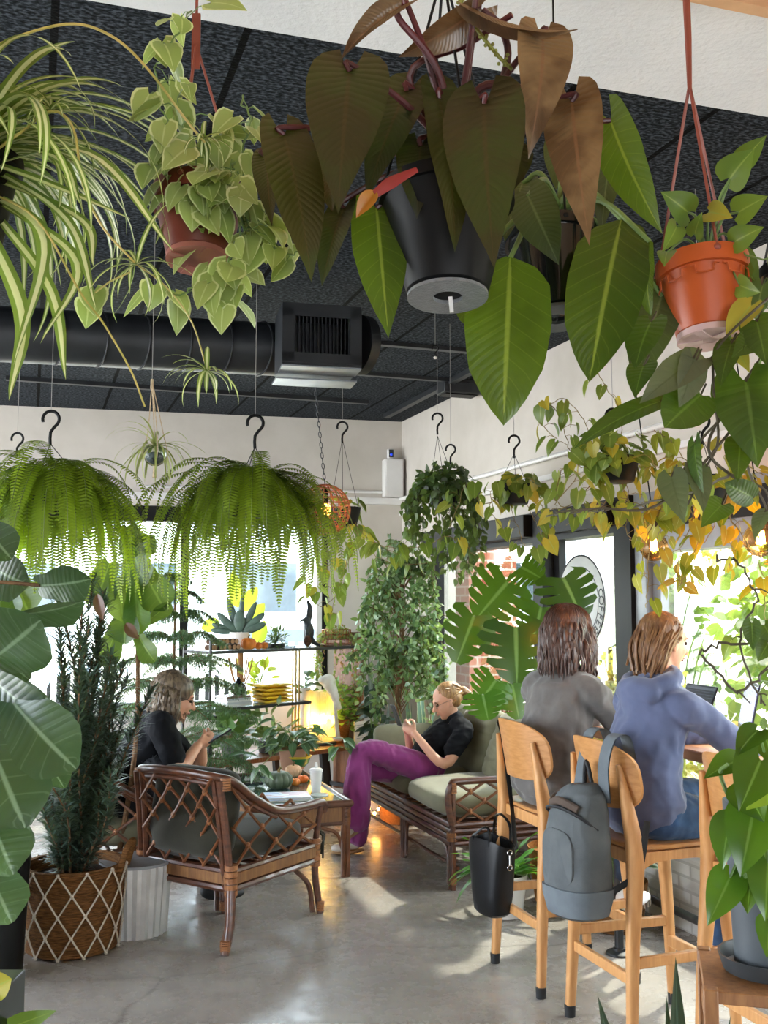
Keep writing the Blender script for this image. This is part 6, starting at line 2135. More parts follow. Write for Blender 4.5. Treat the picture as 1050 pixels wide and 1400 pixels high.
# own frame: x = into the room
rS = .285
Ml = np.array([[0, 0, 1.], [1, 0, 0], [0, 1, 0]])
m = MB(); m.lathe([(rS, 0), (rS, .006), (.002, .006)], (0, 0, .2), 64, Ml); build(m, 'disc', M_sign, o, local=True)
m = MB(); m.lathe([(rS, .0061), (rS * .985, .0085), (rS * .96, .0061)], (0, 0, .2), 64, Ml, cap=False); m.lathe([(rS * .74, .0061), (rS * .73, .008), (rS * .715, .0061)], (0, 0, .2), 64, Ml, cap=False)
build(m, 'ring_line', M_black, o, local=True)
txt = 'COFFEE'
for i, ch in enumerate(txt):
    cu = bpy.data.curves.new('letter', 'FONT'); cu.body = ch; cu.size = .075; cu.extrude = .001; cu.align_x = 'CENTER'; cu.align_y = 'CENTER'
    t = bpy.data.objects.new('tmp', cu); COL.objects.link(t)
    dg = bpy.context.evaluated_depsgraph_get(); dg.update()
    me = bpy.data.meshes.new_from_object(t.evaluated_get(dg)); bpy.data.objects.remove(t)
    a = math.radians(12 - i * 11)        # clockwise down the right-hand side
    # letter plane: its x -> tangent (clockwise), its y -> outward; seen from the room
    co = np.empty(len(me.vertices) * 3); me.vertices.foreach_get('co', co); co = co.reshape(-1, 3)
    # from inside, right-hand = -y of own frame?  own y axis = D1-ward reversed
    rgt = np.array([0, 1, 0.]); upv = np.array([0, 0, 1.])
    out = rgt * math.cos(a) + upv * math.sin(a); tan = rgt * math.sin(a) - upv * math.cos(a)
    w = np.array([.0085, 0, .2]) + out * rS * .85 + co[:, :1] * tan + co[:, 1:2] * out + co[:, 2:3] * np.array([1, 0, 0])
    me.vertices.foreach_set('co', w.ravel()); me.update(); me.name = 'letter'
    link('letter', me, M_black, o)
# ================================================================== FLOOR PLANTS
M_bark = mat('thin brown trunk', '#7a5c40', .8, '#5c4430', 30, bmp=.4)
# fiddle leaf fig, near left edge
LM_fid = leafmat('leathery fiddle leaf', '#243c2a', '#40603c', rib='#7f987a', veins=6, trans=.18, rough=.36, tcol='#8fb43a')
c = F(-330, 1650); c = np.array([-1.02, 2.35, 0])
o = thing('fiddle_leaf_fig', 'fiddle leaf fig with broad leathery leaves at the near left edge', 'plant', c)
m = MB(); m.lathe(pot_prof(.15, .18, .32), c, 36); build(m, 'pot', M_bp, o)
m = MB(); m.lathe([(.165, .28), (.002, .285)], c, 24); build(m, 'soil', M_soilp, o)
m = MB(); m.tube([c + [0, 0, .25], c + [.02, .02, 1.0], c + [-.02, 0, 1.85]], [.018, .012], 9, smooth=6)
f = Fol()
for bp_, tp, hw, Yb, Yt, tw, bd, fo, rn in (((-30, 835), (114, 822), 34, 2.2, 2.12, 62, .5, .35, .8), ((55, 800), (124, 792), 30, 2.3, 2.25, 20, .5, .3, .4), ((-15, 905), (56, 848), 52, 2.2, 2.1, 5, .4, .2, .55), ((-20, 915), (75, 990), 34, 2.2, 2.1, 30, .6, .3, .2), ((10, 950), (104, 1052), 48, 2.15, 2.05, 10, .6, .25, .5),
                                           ((-20, 995), (34, 1132), 56, 2.15, 2.05, 5, .6, .2, .3), ((48, 1020), (88, 1078), 20, 2.2, 2.15, -20, .4, .3, .3), ((-20, 1100), (18, 1196), 40, 2.1, 2.05, 0, .5, .3, .6), ((-20, 1180), (16, 1262), 38, 2.1, 2.05, 0, .5, .3, .7), ((20, 1110), (38, 1172), 20, 2.3, 2.25, 20, .4, .3, .9),
                                           ((-25, 715), (16, 765), 30, 2.2, 2.15, 0, .5, .3, .1), ((-20, 860), (40, 930), 30, 2.3, 2.3, 30, .5, .3, .2), ((-20, 770), (40, 800), 34, 2.45, 2.4, 20, .5, .3, .05), ((20, 930), (60, 990), 26, 2.35, 2.3, 10, .5, .3, .2), ((-30, 1040), (10, 1160), 50, 2.3, 2.25, 10, .4, .3, .2)):
    q = pleaf(f, 'fiddle', bp_, tp, hw * Yb / FPX, Yb, Yt, tw, bd, fo, rn, wave=.012, nv=16, nu=8)
    tr = c + [0, 0, max(.4, q[2] - .03)]
    m.tube([tr, (tr + q) / 2 + [0, 0, .02], q], [.005, .004], 6, smooth=4)
build(m, 'trunk', M_bark, o); f.build('foliage', LM_fid, o)
# second fiddle leaf, further back, between the ferns
LM_fid2 = leafmat('mid green fiddle leaf', '#284a1e', '#4c7a24', rib='#7d9a4a', veins=6, trans=.4, rough=.4)  # leaf's own greens, more translucent than the near fig
c = np.array([-1.42, 5.55, 0])
o = thing('fiddle_leaf_fig', 'taller dark fiddle leaf fig standing behind the needle-leaved conifer', 'plant', c)
m = MB(); m.lathe(pot_prof(.14, .17, .3), c, 32); build(m, 'pot', M_bp, o)
m = MB(); m.tube([c + [0, 0, .2], c + [.1, 0, 1.0], c + [.05, .05, 2.05]], [.016, .009], 8, smooth=6)
f = Fol()
for bp_, tp, hw, tw, rn in (((180, 745), (200, 800), 26, 30, .1), ((195, 780), (226, 835), 26, 0, .3), ((185, 800), (190, 868), 20, 10, .9), ((170, 760), (212, 735), 18, 20, .1), ((175, 830), (170, 880), 24, 20, .1), ((200, 850), (232, 822), 14, 40, .2), ((150, 770), (130, 830), 26, 10, .1), ((160, 790), (168, 850), 24, -20, .1), ((175, 720), (190, 760), 22, 10, .1), ((160, 860), (140, 910), 20, 0, .2), ((190, 870), (212, 905), 16, 20, .3), ((20, 790), (40, 840), 30, 10, 0), ((5, 800), (15, 850), 30, 30, 0)):
    q = pleaf(f, 'fiddle', bp_, tp, hw * 5.5 / FPX, 5.5, 5.45, tw, .4, .3, rn, wave=.01)
    tr = c + [.08, 0, min(2.0, q[2] - .05)]; m.tube([tr, q], [.005, .004], 6)
build(m, 'trunk', M_bark, o); f.build('foliage', LM_fid2, o)
fr = Fol(); pleaf(fr, 'ovate', (133, 812), (141, 848), .03, 5.0, 5.0, 20, .3, .3, .3); M_redl = leafmat('dark red leaf', '#4a1512', '#6a2018', trans=.2); fr.build('red_leaf', M_redl, o); fr = Fol(); pleaf(fr, 'ovate', (172, 852), (190, 874), .03, 5.0, 5.0, 20, .3, .3, .3)
fr.build('red_leaf', M_redl, o)

# ---- podocarpus in the rope-netted basket --------------------------------------------------------
c = F(101, 1318); cY = c[1] + .24; c = np.array([P(101, 1200, cY)[0], cY, 0])
o = thing('potted_conifer', 'tall dark needle-leaved conifer in a woven basket with white rope diamonds', 'plant', c)
bh = .40; r0, r1 = .215, .245
M_bask = mat('seagrass basket weave', '#8d6238', .8, '#5f3f22', 26, stretch=(1, 1, 7), bmp=.9, bscale=60, bdist=.012)
m = MB()
rs = [(r0 * .9, 0)]
for i in range(31):
    z = .006 + i * (bh - .012) / 30; t = i / 30
    rs += [(r0 + (r1 - r0) * t - .004, z), (r0 + (r1 - r0) * t + .004, z + .006)]
rs += [(r1 - .01, bh + .004), (r1 - .025, bh), (r1 - .03, bh * .88), (.002, bh * .86)]
m.lathe(rs, c, 48); bk_ = build(m, 'basket', M_bask, o)
M_rope = mat('off white cotton rope', '#cfc4b2', .9, '#b7aa96', 90, bmp=.6)
m, kn = MB(), MB()
nd = 12; rows = 4


def bp2(a, t): 
    r_ = r0 + (r1 - r0) * t + .009
    return c + [r_ * math.cos(a), r_ * math.sin(a), .008 + t * (bh - .012)]


for i in range(nd):
    for s in (1, -1):
        pts = []
        for k in range(rows * 6 + 1):
            t = k / (rows * 6)
            # zig-zag between knots
            ph = t * rows
            tri = abs((ph % 2) - 1)
            a = (i + s * .5 * (1 - tri)) * 2 * PI / nd
            pts.append(bp2(a, t))
        m.tube(pts, .0045, 6)
    for j in range(rows + 1):
        a = (i + (.5 if j % 2 else 0)) * 2 * PI / nd
        kn.ell(bp2(a, j / rows), (.009, .009, .009), None, 8, 6)
m.add(kn.verts(), kn.F); build(m, 'rope_net', M_rope, bk_)
for s in (-1, 1):
    m = MB(); dx = np.array([s * .97, -.25 * s * 0 + .0, 0]); tn = np.array([0, 1, 0])
    p0 = c + dx * r1
    m.tube([p0 + tn * -.07 + [0, 0, bh - .03], p0 + tn * -.06 + dx * .03 + [0, 0, bh + .07], p0 + dx * .045 + [0, 0, bh + .1], p0 + tn * .06 + dx * .03 + [0, 0, bh + .07], p0 + tn * .07 + [0, 0, bh - .03]], .016, 9, smooth=5)
    build(m, 'handle', M_bask, bk_)
m = MB(); m.lathe([(r1 - .03, bh * .87), (.002, bh * .9)], c, 24); build(m, 'soil', M_soilp, o)
LM_podo = leafmat('blue green needle leaf', '#25352e', '#4b6356', trans=.12, rough=.42, rib='#6d8276')
f, m = Fol(), MB()
for i in range(46):
    a = RNG.uniform(0, 2 * PI); r_ = RNG.uniform(.0, .16)
    b0 = c + [r_ * .5 * math.cos(a), r_ * .5 * math.sin(a), bh * .85]
    top = c + [RNG.normal(.04, .17), RNG.normal(0, .15), RNG.uniform(.7, 1.8)]
    pts = np.array(catmull([b0, (b0 + top) / 2 + RNG.normal(0, .03, 3), top], 12))
    m.tube(list(pts[::2]), [.007, .003], 5, cap=False)
    L = np.linalg.norm(top - b0); n = int(L * 420)
    t = RNG.uniform(.05, 1, n); p = np.stack([np.interp(t, np.linspace(0, 1, len(pts)), pts[:, k]) for k in range(3)], 1)
    aa = RNG.uniform(0, 2 * PI, n)
    f.add('needle', p, np.stack([np.cos(aa), np.sin(aa), RNG.uniform(-.1, 1.2, n)], 1), [0, 0, 1], RNG.uniform(.055, .10, n), .0052, bend=RNG.uniform(-.2, .7, n), nv=3, nu=2)
build(m, 'stems', M_bark, o); f.build('needles', LM_podo, o)
# white fluted planter behind
c = np.array([P(186, 1200, 5.35)[0], 5.35, 0])
o = thing('fluted_planter', 'white fluted floor planter between the rope basket and the armchair', 'planter', c)
m = MB(); n = 96; rs = []
for z, r_ in ((0, .15), (.01, .155), (.33, .175), (.345, .172), (.345, .155), (.28, .15)):
    rs.append([c + [(r_ + .005 * math.cos(24 * 2 * PI * j / n)) * math.cos(2 * PI * j / n), (r_ + .005 * math.cos(24 * 2 * PI * j / n)) * math.sin(2 * PI * j / n), z] for j in range(n)])
m.rings(rs); build(m, 'pot', mat('chalk white planter', '#cfcdc8', .6), o)
m = MB(); m.lathe([(.185, 0.346), (.185, .36), (.15, .362), (.002, .362)], c, 40); build(m, 'rim', mat('grey planter rim', '#8d8f90', .5), o)
# dark planter at far left
c = np.array([P(8, 1200, 4.75)[0] - .1, 4.75, 0])
o = thing('black_planter', 'tall plain black planter at the left edge beside the rope basket', 'planter', c)
m = MB(); m.lathe([(.17, 0), (.18, .006), (.2, .52), (.195, .53), (.185, .53), (.18, .46), (.002, .455)], c, 40); build(m, 'pot', M_bp, o)
m = MB(); m.lathe([(.182, .47), (.002, .475)], c, 24); build(m, 'soil', M_soilp, o)

# ---- Norfolk pine -----------------------------------------------------------------------------------
LM_nor = leafmat('soft pine needle', '#2f5440', '#4d7a5c', trans=.3, rough=.5)
c = np.array([P(238, 900, 7.1)[0], 7.1, 0])
o = thing('norfolk_pine', 'soft feathery Norfolk pine behind the long-haired man', 'plant', c)
m = MB(); m.lathe(pot_prof(.15, .18, .32), c, 32); build(m, 'pot', M_terra, o)
m = MB(); m.tube([c + [0, 0, .25], c + [0, 0, 1.85]], [.018, .006], 8)
f = Fol()
for z, L in ((.55, .62), (.72, .6), (.9, .58), (1.08, .52), (1.24, .46), (1.4, .38), (1.55, .3), (1.68, .22), (1.8, .12)):
    k = 7
    for i in range(k):
        a = i * 2 * PI / k + z * 3
        h = np.array([math.cos(a), math.sin(a), 0])
        sp_ = np.array(catmull([c + [0, 0, z], c + h * L * .5 + [0, 0, z + .06], c + h * L + [0, 0, z - .03]], 10))
        m.tube(list(sp_[::3]), [.005, .002], 5, cap=False)
        n = int(L / .02)
        for j in range(n):
            t = .15 + .85 * j / n; q = np.array([np.interp(t, np.linspace(0, 1, len(sp_)), sp_[:, e]) for e in range(3)])
            for sd_ in (-1, 1):
                sl = np.cross(h, [0, 0, 1]) * sd_
                bl = .16 * (1 - .5 * t) * L / .5
                pts = q + np.outer(np.linspace(0, 1, 8), sl * .8 * bl + h * .35 * bl) + np.outer(np.linspace(0, 1, 8) ** 2, [0, 0, -.45 * bl])
                nn = 30; tt = RNG.uniform(0, 1, nn)
                p = np.stack([np.interp(tt, np.linspace(0, 1, 8), pts[:, e]) for e in range(3)], 1)
                f.add('needle', p, rdir(nn) + sl * .6, [0, 0, 1], .027, .0032, nv=1, nu=1)
build(m, 'trunk', M_bark, o); f.build('needles', LM_nor, o)

# ---- ficus tree in the corner ------------------------------------------------------------------------
LM_fic = leafmat('small glossy fig leaf', '#2c4a34', '#6d8f6c', trans=.35, rough=.32, c3='#9db58f')
c = np.array([P(548, 900, 8.0)[0], 8.0, 0])
o = thing('weeping_fig', 'weeping fig tree with small glossy leaves filling the room corner', 'plant', c)
m = MB(); m.lathe(pot_prof(.16, .2, .34), c, 32); build(m, 'pot', mat('woven seagrass', '#a5713f', .8), o)
m = MB(); m.tube([c + [0, 0, .28], c + [-.03, 0, .9], c + [.02, 0, 1.5], c + [0, 0, 2.1]], [.02, .014, .008], 8, smooth=6)
f = Fol()
for i in range(90):
    z = RNG.uniform(1.0, 2.05); a = RNG.uniform(0, 2 * PI); env = .37 * math.sin(min(1, (2.35 - z) / .75) * PI / 2)
    e = c + [env * math.cos(a) * RNG.uniform(.5, 1), env * .8 * math.sin(a) * RNG.uniform(.5, 1), z + RNG.uniform(-.1, .15)]
    b0 = c + [0, 0, z - .2]; mid = (b0 + e) / 2 + [0, 0, .08]; e2 = e + [.05 * math.cos(a), .05 * math.sin(a), -RNG.uniform(.12, .45)]
    pts = np.array(catmull([b0, mid, e, e2], 7)); m.tube(list(pts[::2]), [.004, .0015], 4, cap=False)
    n = 46; t = RNG.uniform(.25, 1, n); p = np.stack([np.interp(t, np.linspace(0, 1, len(pts)), pts[:, k]) for k in range(3)], 1)
    f.add('ovate', p, rdir(n) + [0, 0, -.5], rdir(n, .1, 1), RNG.uniform(.042, .07, n), .0155, bend=.4, nv=4, nu=2)
build(m, 'trunk', M_bark, o); f.build('foliage', LM_fic, o)
# rubber plant below the ficus
LM_rub = leafmat('dark rubber plant leaf', '#1f342c', '#3f5c50', rib='#6f8a7c', trans=.12, rough=.28)
c = np.array([P(515, 900, 8.05)[0], 8.35, 0])
o = thing('rubber_plant', 'dark broad-leaved plant standing between the shelf end and the fig trunk', 'plant', c)
m = MB(); m.lathe(pot_prof(.13, .16, .3), c, 32); build(m, 'pot', M_ceram, o)
m, f = MB(), Fol()
for i in range(5):
    q = c + [RNG.normal(0, .07), RNG.normal(0, .06), RNG.uniform(.7, 1.15)]; m.tube([c + [0, 0, .22], q], [.008, .005], 6)
    n = 14; t = RNG.uniform(.1, 1, n)[:, None]; a = RNG.uniform(0, 2 * PI, n)
    f.add('ovate', (c + [0, 0, .3]) * (1 - t) + q * t, np.stack([np.cos(a), np.sin(a), RNG.uniform(-.5, .5, n)], 1), [0, -.4, 1], RNG.uniform(.13, .2, n), .05, bend=.6, fold=.2, nv=6, nu=4)
f.add('lance', c + [-.03, -.1, .75], [-.08, 0, 1], [0, -1, 0], .5, .018, bend=.1)
f.add('lance', c + [.06, -.1, .3], [.06, 0, 1], [0, -1, 0], .6, .02, bend=.1)
build(m, 'stems', M_gstem, o); f.build('foliage', LM_rub, o)
# silvery striped plants on the corner side of the sofa
c = np.array([P(578, 900, 8.2)[0], 8.2, 0])
o = thing('snake_plant', 'upright pale-edged snake plant in the corner behind the reading woman', 'plant', c)
m = MB(); m.lathe(pot_prof(.12, .14, .26), c, 32); build(m, 'pot', M_ceram, o)
f = Fol(); n = 16; d = rdir(n, .0, 1) * [.5, .5, 0] + [0, 0, 1.6]
f.add('strap', c + d * [.1, .1, 0] + [0, 0, .2], d, rdir(n, -.1, .1) + [0, -.3, 0], RNG.uniform(.5, .95, n), .03, bend=.15, fold=.3, nv=6, nu=4)
f.build('foliage', leafmat('snake plant leaf', '#4f6f58', '#7c9a84', margin='#c3c89a', mw=.8, trans=.1), o)

# ---- monstera -----------------------------------------------------------------------------------------
LM_mon = leafmat('monstera leaf', '#1b3a1a', '#4f7d2a', rib='#7fa05c', trans=.3, rough=.28, tcol='#9ac21e')


def monstera_leaf(f, base, tip, W, face, rand, bend=.3, lobes=5):
    base, tip = np.asarray(base, float), np.asarray(tip, float)
    fw = tip - base; L = np.linalg.norm(fw); fw /= L
    n = unit(np.asarray(face) - fw * np.dot(face, fw)); s = np.cross(fw, n)
    V, Q, A = [], [], []

    def pt(x, y):      # x across in W, y along in L
        z = -bend * L * (y * y) * .35 - .10 * L * abs(x) ** 2 * .8
        return base + fw * y * L + s * x * W + n * z

    def edge(y):       # heart outline half-width
        return np.interp(y, [-.22, -.12, .0, .15, .35, .6, .8, .95, 1.0], [.35, .8, .98, 1.0, .95, .75, .48, .16, 0])
    for sd_ in (-1, 1):
        for k in range(lobes):
            y0 = k / lobes * .93; y1 = (k + 1) / lobes * .93
            # lobe sweeps: near base backwards, near tip forwards
            sw0 = -.24 + 1.18 * k / lobes; sw1 = -.24 + 1.18 * (k + 1) / lobes
            gap = .15 if k < lobes - 1 else .0
            o_ = len(V); nr = 9
            for i in range(nr):
                t = i / (nr - 1)
                g = gap * np.clip((t - .42) / .16, 0, 1) * (.75 if t < .9 else .9)
                ya = y0 * (1 - t) + sw0 * t; yb = y1 * (1 - t) + sw1 * t
                if k == 0: ya = ya * 1.0
                wd_ = yb - ya
                ya2, yb2 = ya + wd_ * g, yb - wd_ * g
                x0 = edge(ya2) * t; x1 = edge(yb2) * t; xm = edge((ya2 + yb2) / 2) * t * (1.06 if t > .9 else 1)
                for q, (x, y) in enumerate(((x0 * (.95 if t > .9 else 1), ya2), (xm, (ya2 + yb2) / 2), (x1 * (.95 if t > .9 else 1), yb2))):
                    V.append(pt(sd_ * x, y)); A.append((min(1, t + (.0 if q != 1 else 0)), y, rand, 1))
            for i in range(nr - 1):
                for j in range(2): Q.append((o_ + i * 3 + j, o_ + i * 3 + j + 1, o_ + i * 3 + j + 4, o_ + i * 3 + j + 3))
    f.raw(np.array(V), Q, np.array(A))


c = np.array([P(715, 1100, 6.0)[0], 6.0, 0]); c = R(-.33, -.42)
o = thing('monstera', 'large monstera with split leaves standing between the sofa and the bar stools', 'plant', c)
m = MB(); m.lathe(pot_prof(.15, .19, .3), c, 36); build(m, 'pot', mat('woven seagrass', '#a5713f', .8), o)
m, f = MB(), Fol()
cr = c + [0, 0, .75]
m.tube([c + [0, 0, .2], c + [.02, 0, .5], cr], [.024, .018], 8, smooth=5)
m.tube([c + [.05, .02, .2], c + [.08, .02, 1.62]], .016, 8)
for bp_, tp, w, Y, face, rn in (((694, 796), (650, 846), 44, 5.7, (-.1, -1, .2), .55), ((648, 842), (624, 910), 36, 5.5, (.1, -1, .0), .3), ((705, 858), (708, 938), 50, 5.35, (0, -.8, .6), .1), ((770, 790), (800, 848), 48, 5.4, (.1, -.7, .7), .0), ((678, 930), (655, 962), 32, 5.4, (0, -1, .1), .8), ((660, 950), (668, 985), 30, 5.3, (0, -1, .1), .8), ((700, 935), (712, 985), 30, 5.5, (.3, -1, .1), .6), ((740, 830), (728, 880), 36, 5.75, (.2, -1, .2), .3), ((712, 775), (742, 790), 34, 5.9, (.2, -1, .3), .6)):
    b_, t_ = P(*bp_, Y), P(*tp, Y - .08)
    monstera_leaf(f, b_, t_, w * Y / FPX, unit(face), rn)
    m.tube([cr + RNG.normal(0, .02, 3), (cr + b_) / 2 + [0, .06, .12], b_], [.008, .005], 7, smooth=7)
build(m, 'stems', M_gstem, o); f.build('foliage', LM_mon, o)

# ---- crinkled bird's nest fern in pale pot by the sofa end --------------------------------------------
LM_nest = leafmat("bright crinkled fern leaf", '#2f6a2c', '#63a044', rib='#9cc474', trans=.35, rough=.32, tcol='#8fc41e')
c = F(668, 1180); c = np.array([P(690, 1150, 5.62)[0], 5.62, 0])
o = thing('potted_fern', 'bright green crinkled fern in a pale pot beside the sofa end', 'plant', c)
m = MB(); m.lathe(pot_prof(.09, .12, .22), c, 36); build(m, 'pot', M_ceram, o)
m = MB(); m.lathe([(.105, .19), (.002, .2)], c, 24); build(m, 'soil', M_soilp, o)
f = Fol(); n = 34; d = rdir(n, .1, .95)
f.add('lance', c + [0, 0, .2], d + [0, 0, .25], [0, 0, 1] + d * -.3, RNG.uniform(.2, .38, n), .026, bend=RNG.uniform(.3, 1.8, n), fold=.25, wave=.022, nv=16, nu=4)
f.build('fronds', LM_nest, o)
# dim plants under the counter between stools
c = R(-.3, -.92)
o = thing('basket_plant', 'leafy plant in a fringed woven basket beneath the window counter', 'plant', c)
m = MB(); m.lathe(pot_prof(.14, .17, .24), c, 32); build(m, 'basket', M_bask, o)
m = MB()
for i in range(30):
    a = i * PI / 15; q = c + [.172 * math.cos(a), .172 * math.sin(a), .2]; m.tube([q, q + [.006 * math.cos(a), .006 * math.sin(a), -.07]], .004, 5)
build(m, 'fringe', M_rope, o)
f, st = Fol(), MB(); n = 90; d = rdir(n, -.1, 1)
f.add('ovate', c + [0, 0, .28] + d * [.16, .16, .26] * RNG.random((n, 1)) ** .5, d + rdir(n) * .4, [0, 0, 1], .09, .03, bend=.5)
for i in range(8): st.tube([c + [0, 0, .2], c + [0, 0, .28] + d[i] * [.16, .16, .25]], .004, 5)
build(st, 'stems', M_gstem, o); f.build('foliage', LM_dark, o)

# ---- pothos in grey pot on a wooden stand, near right ---------------------------------------------------
LM_np = leafmat('glossy pothos leaf', '#1c3813', '#47701f', rib='#6c8c40', trans=.28, rough=.26, tcol='#9ac21e', margin='#a9b84a', mw=1, mottle=.0, c3='#9ab03a')
c = P(1052, 1328, 2.75)
o = thing('pothos_on_stand', 'glossy pothos in a grey pot and saucer on the wooden stand, right edge', 'plant', c)
m = MB(); m.lathe(pot_prof(.085, .105, .42), c + [0, 0, .012], 40); build(m, 'pot', mat('slate grey pot', '#4d5358', .5, '#454a4f', 5), o)
m = MB(); m.lathe([(.08, 0), (.115, .005), (.128, .045), (.122, .045), (.11, .012), (.002, .01)], c, 40); build(m, 'saucer', mat('dark grey saucer', '#33373a', .45), o)
m = MB(); m.lathe([(.1, .385), (.002, .4)], c, 24); build(m, 'soil', M_soilp, o)
f, st = Fol(), MB(); T = c + [0, 0, .4]
for bp_, tp, hw, rn, tw in (((1035, 1000), (1005, 1035), 20, .1, 20), ((1010, 1040), (962, 1065), 22, .5, 30), ((1040, 1040), (1010, 1110), 34, .1, 0), ((1052, 1070), (1020, 1108), 26, .95, 0), ((1030, 1110), (1012, 1200), 36, .45, 0), ((1000, 1120), (988, 1190), 26, .5, 30), ((1040, 1110), (1046, 1205), 36, .2, -10), ((998, 1200), (967, 1266), 26, .75, 0), ((1015, 1190), (1050, 1225), 24, .3, 0), ((1030, 1190), (1022, 1250), 26, .2, 20), ((1050, 1180), (1046, 1260), 28, .4, 0), ((1020, 1075), (1045, 1125), 30, .1, 10), ((1046, 1005), (1060, 1050), 22, .2, 0), ((1052, 1260), (1048, 1310), 18, .6, 0)):
    Y = 2.58 + RNG.uniform(-.05, .08)
    q = pleaf(f, 'heart', bp_, tp, hw * Y / FPX, Y, Y - .05, tw, .5, .25, rn, nv=10, nu=6)
    st.tube([T, (T + q) / 2 + [0, -.03, .05], q], [.0045, .003], 7, smooth=5)
st.tube([T, P(1010, 1110, 2.62), P(985, 1060, 2.6), P(995, 1045, 2.58)], [.006, .005], 7, smooth=5)
st.tube([T, P(1000, 1120, 2.6), P(1012, 1180, 2.58), P(1020, 1200, 2.58)], [.006, .005], 7, smooth=5)
build(st, 'stems', M_gstem, o); f.build('foliage', LM_np, o)
# stand
zt_ = c[2] - .001
sd_c = np.array([c[0], c[1], 0])
o = thing('plant_stand', 'square wooden plant stand under the grey pothos pot, lower right corner', 'stand', sd_c, -.25)
M_std = mat('reddish oak', '#9a6a40', .45, '#7d5230', 9, stretch=(6, 6, 1))
hs = .155
for sx_ in (-1, 1):
    for sy_ in (-1, 1):
        m = MB(); m.box((sx_ * hs, sy_ * hs, (zt_) / 2), (.036, .036, zt_)); build(m, 'leg', M_std, o, local=True, bevel=.004)
m = MB(); m.box((0, 0, zt_ - .018), (2 * hs + .03, 2 * hs + .03, .03)); build(m, 'top', M_std, o, local=True, bevel=.003)
m = MB()
for s in (-1, 1): m.box((s * hs, 0, zt_ - .12), (.02, 2 * hs, .05)); m.box((0, s * hs, zt_ - .12), (2 * hs, .02, .05))
build(m, 'rail', M_std, o, local=True, bevel=.003)

# ---- snake plant at the bottom edge -----------------------------------------------------------------------
c = np.array([P(925, 1400, 2.35)[0], 2.35, 0])
o = thing('snake_plant', 'dark sword-leaved snake plant poking up at the bottom edge', 'plant', c)
m = MB(); m.lathe(pot_prof(.12, .15, .26), c, 36); build(m, 'pot', M_bp, o)
m = MB(); m.lathe([(.13, .22), (.002, .23)], c, 24); build(m, 'soil', M_soilp, o)
f = Fol()
for tp, w, rn in ((((925, 1310), 20, .1)), ((818, 1362), 20, .2), ((912, 1362), 14, .3), ((960, 1395), 14, .1), ((1000, 1390), 12, .2)):
    t = P(*tp, 2.3 + RNG.uniform(-.05, .05)); b_ = c + [(t[0] - c[0]) * .2, RNG.uniform(-.04, .04), .2]
    d = t - b_; f.add('lance', b_, d, [0, -1, .2], np.linalg.norm(d), w * 2.3 / FPX, bend=.02, fold=.35, rand=rn, nv=12, nu=4)
f.build('foliage', leafmat('dark sword leaf', '#16281f', '#2a4434', rib='#4c6a58', trans=.06, rough=.3), o)
# ---- bottom left corner: dark planter with a plant ----------------------------------------------------------
c = np.array([P(-28, 1400, 2.2)[0], 2.2, 0])
o = thing('square_planter', 'dark square planter with a pale-edged leaf in the bottom left corner', 'planter', c)
zt_ = P(10, 1356, 2.15)[2]
m = MB(); m.box((c[0] - .0, c[1], zt_ / 2), (.13, .16, zt_)); build(m, 'box', mat('dark green black tin', '#10191a', .3), o, bevel=.003)
m = MB(); m.box((c[0] + .066, c[1] - .081, zt_ / 2), (.004, .004, zt_ + .002)); build(m, 'edge_strip', mat('pale edge strip', '#a9b5b6', .4), o, smooth=False)
f = Fol(); pleaf(f, 'round', (-12, 1352), (16, 1338), .03, 2.15, 2.12, 0, .4, .2, .9); f.add('lance', c + [.03, 0, zt_ - .1], P(72, 1384, 2.1) - (c + [.03, 0, zt_ - .1]), [0, -1, .2], np.linalg.norm(P(72, 1384, 2.1) - (c + [.03, 0, zt_ - .1])), .02, bend=.1, rand=.1)
f.build('foliage', LM_poth, o)
# ================================================================== PEOPLE
def skinmat(name, c):
    m, nt, b = newmat(name)
    v = coords(nt)
    nz = noisef(nt, v, 18, 4)
    c0 = lin(c)
    nt.links.new(mixc(nt, nz, c0, (c0[0] * .92, c0[1] * .78, c0[2] * .74, 1)), b.inputs['Base Color'])
    b.inputs['Roughness'].default_value = .5
    b.inputs['Subsurface Weight'].default_value = .08
    b.inputs['Subsurface Radius'].default_value = (.012, .005, .003)
    return m


M_skin = skinmat('fair skin', '#d6a487')
M_lip = mat('lip', '#a8625a', .45)
M_eye = mat('eye white', '#e8e4de', .2)
M_iris = mat('iris', '#3a2d22', .15)


def rot3(yaw=0, pitch=0, roll=0):
    """head turn: yaw about z, pitch nose-down positive, roll about facing axis"""
    return np.asarray(Euler((0, 0, yaw)).to_matrix() @ Euler((0, pitch, 0)).to_matrix() @ Euler((roll, 0, 0)).to_matrix())


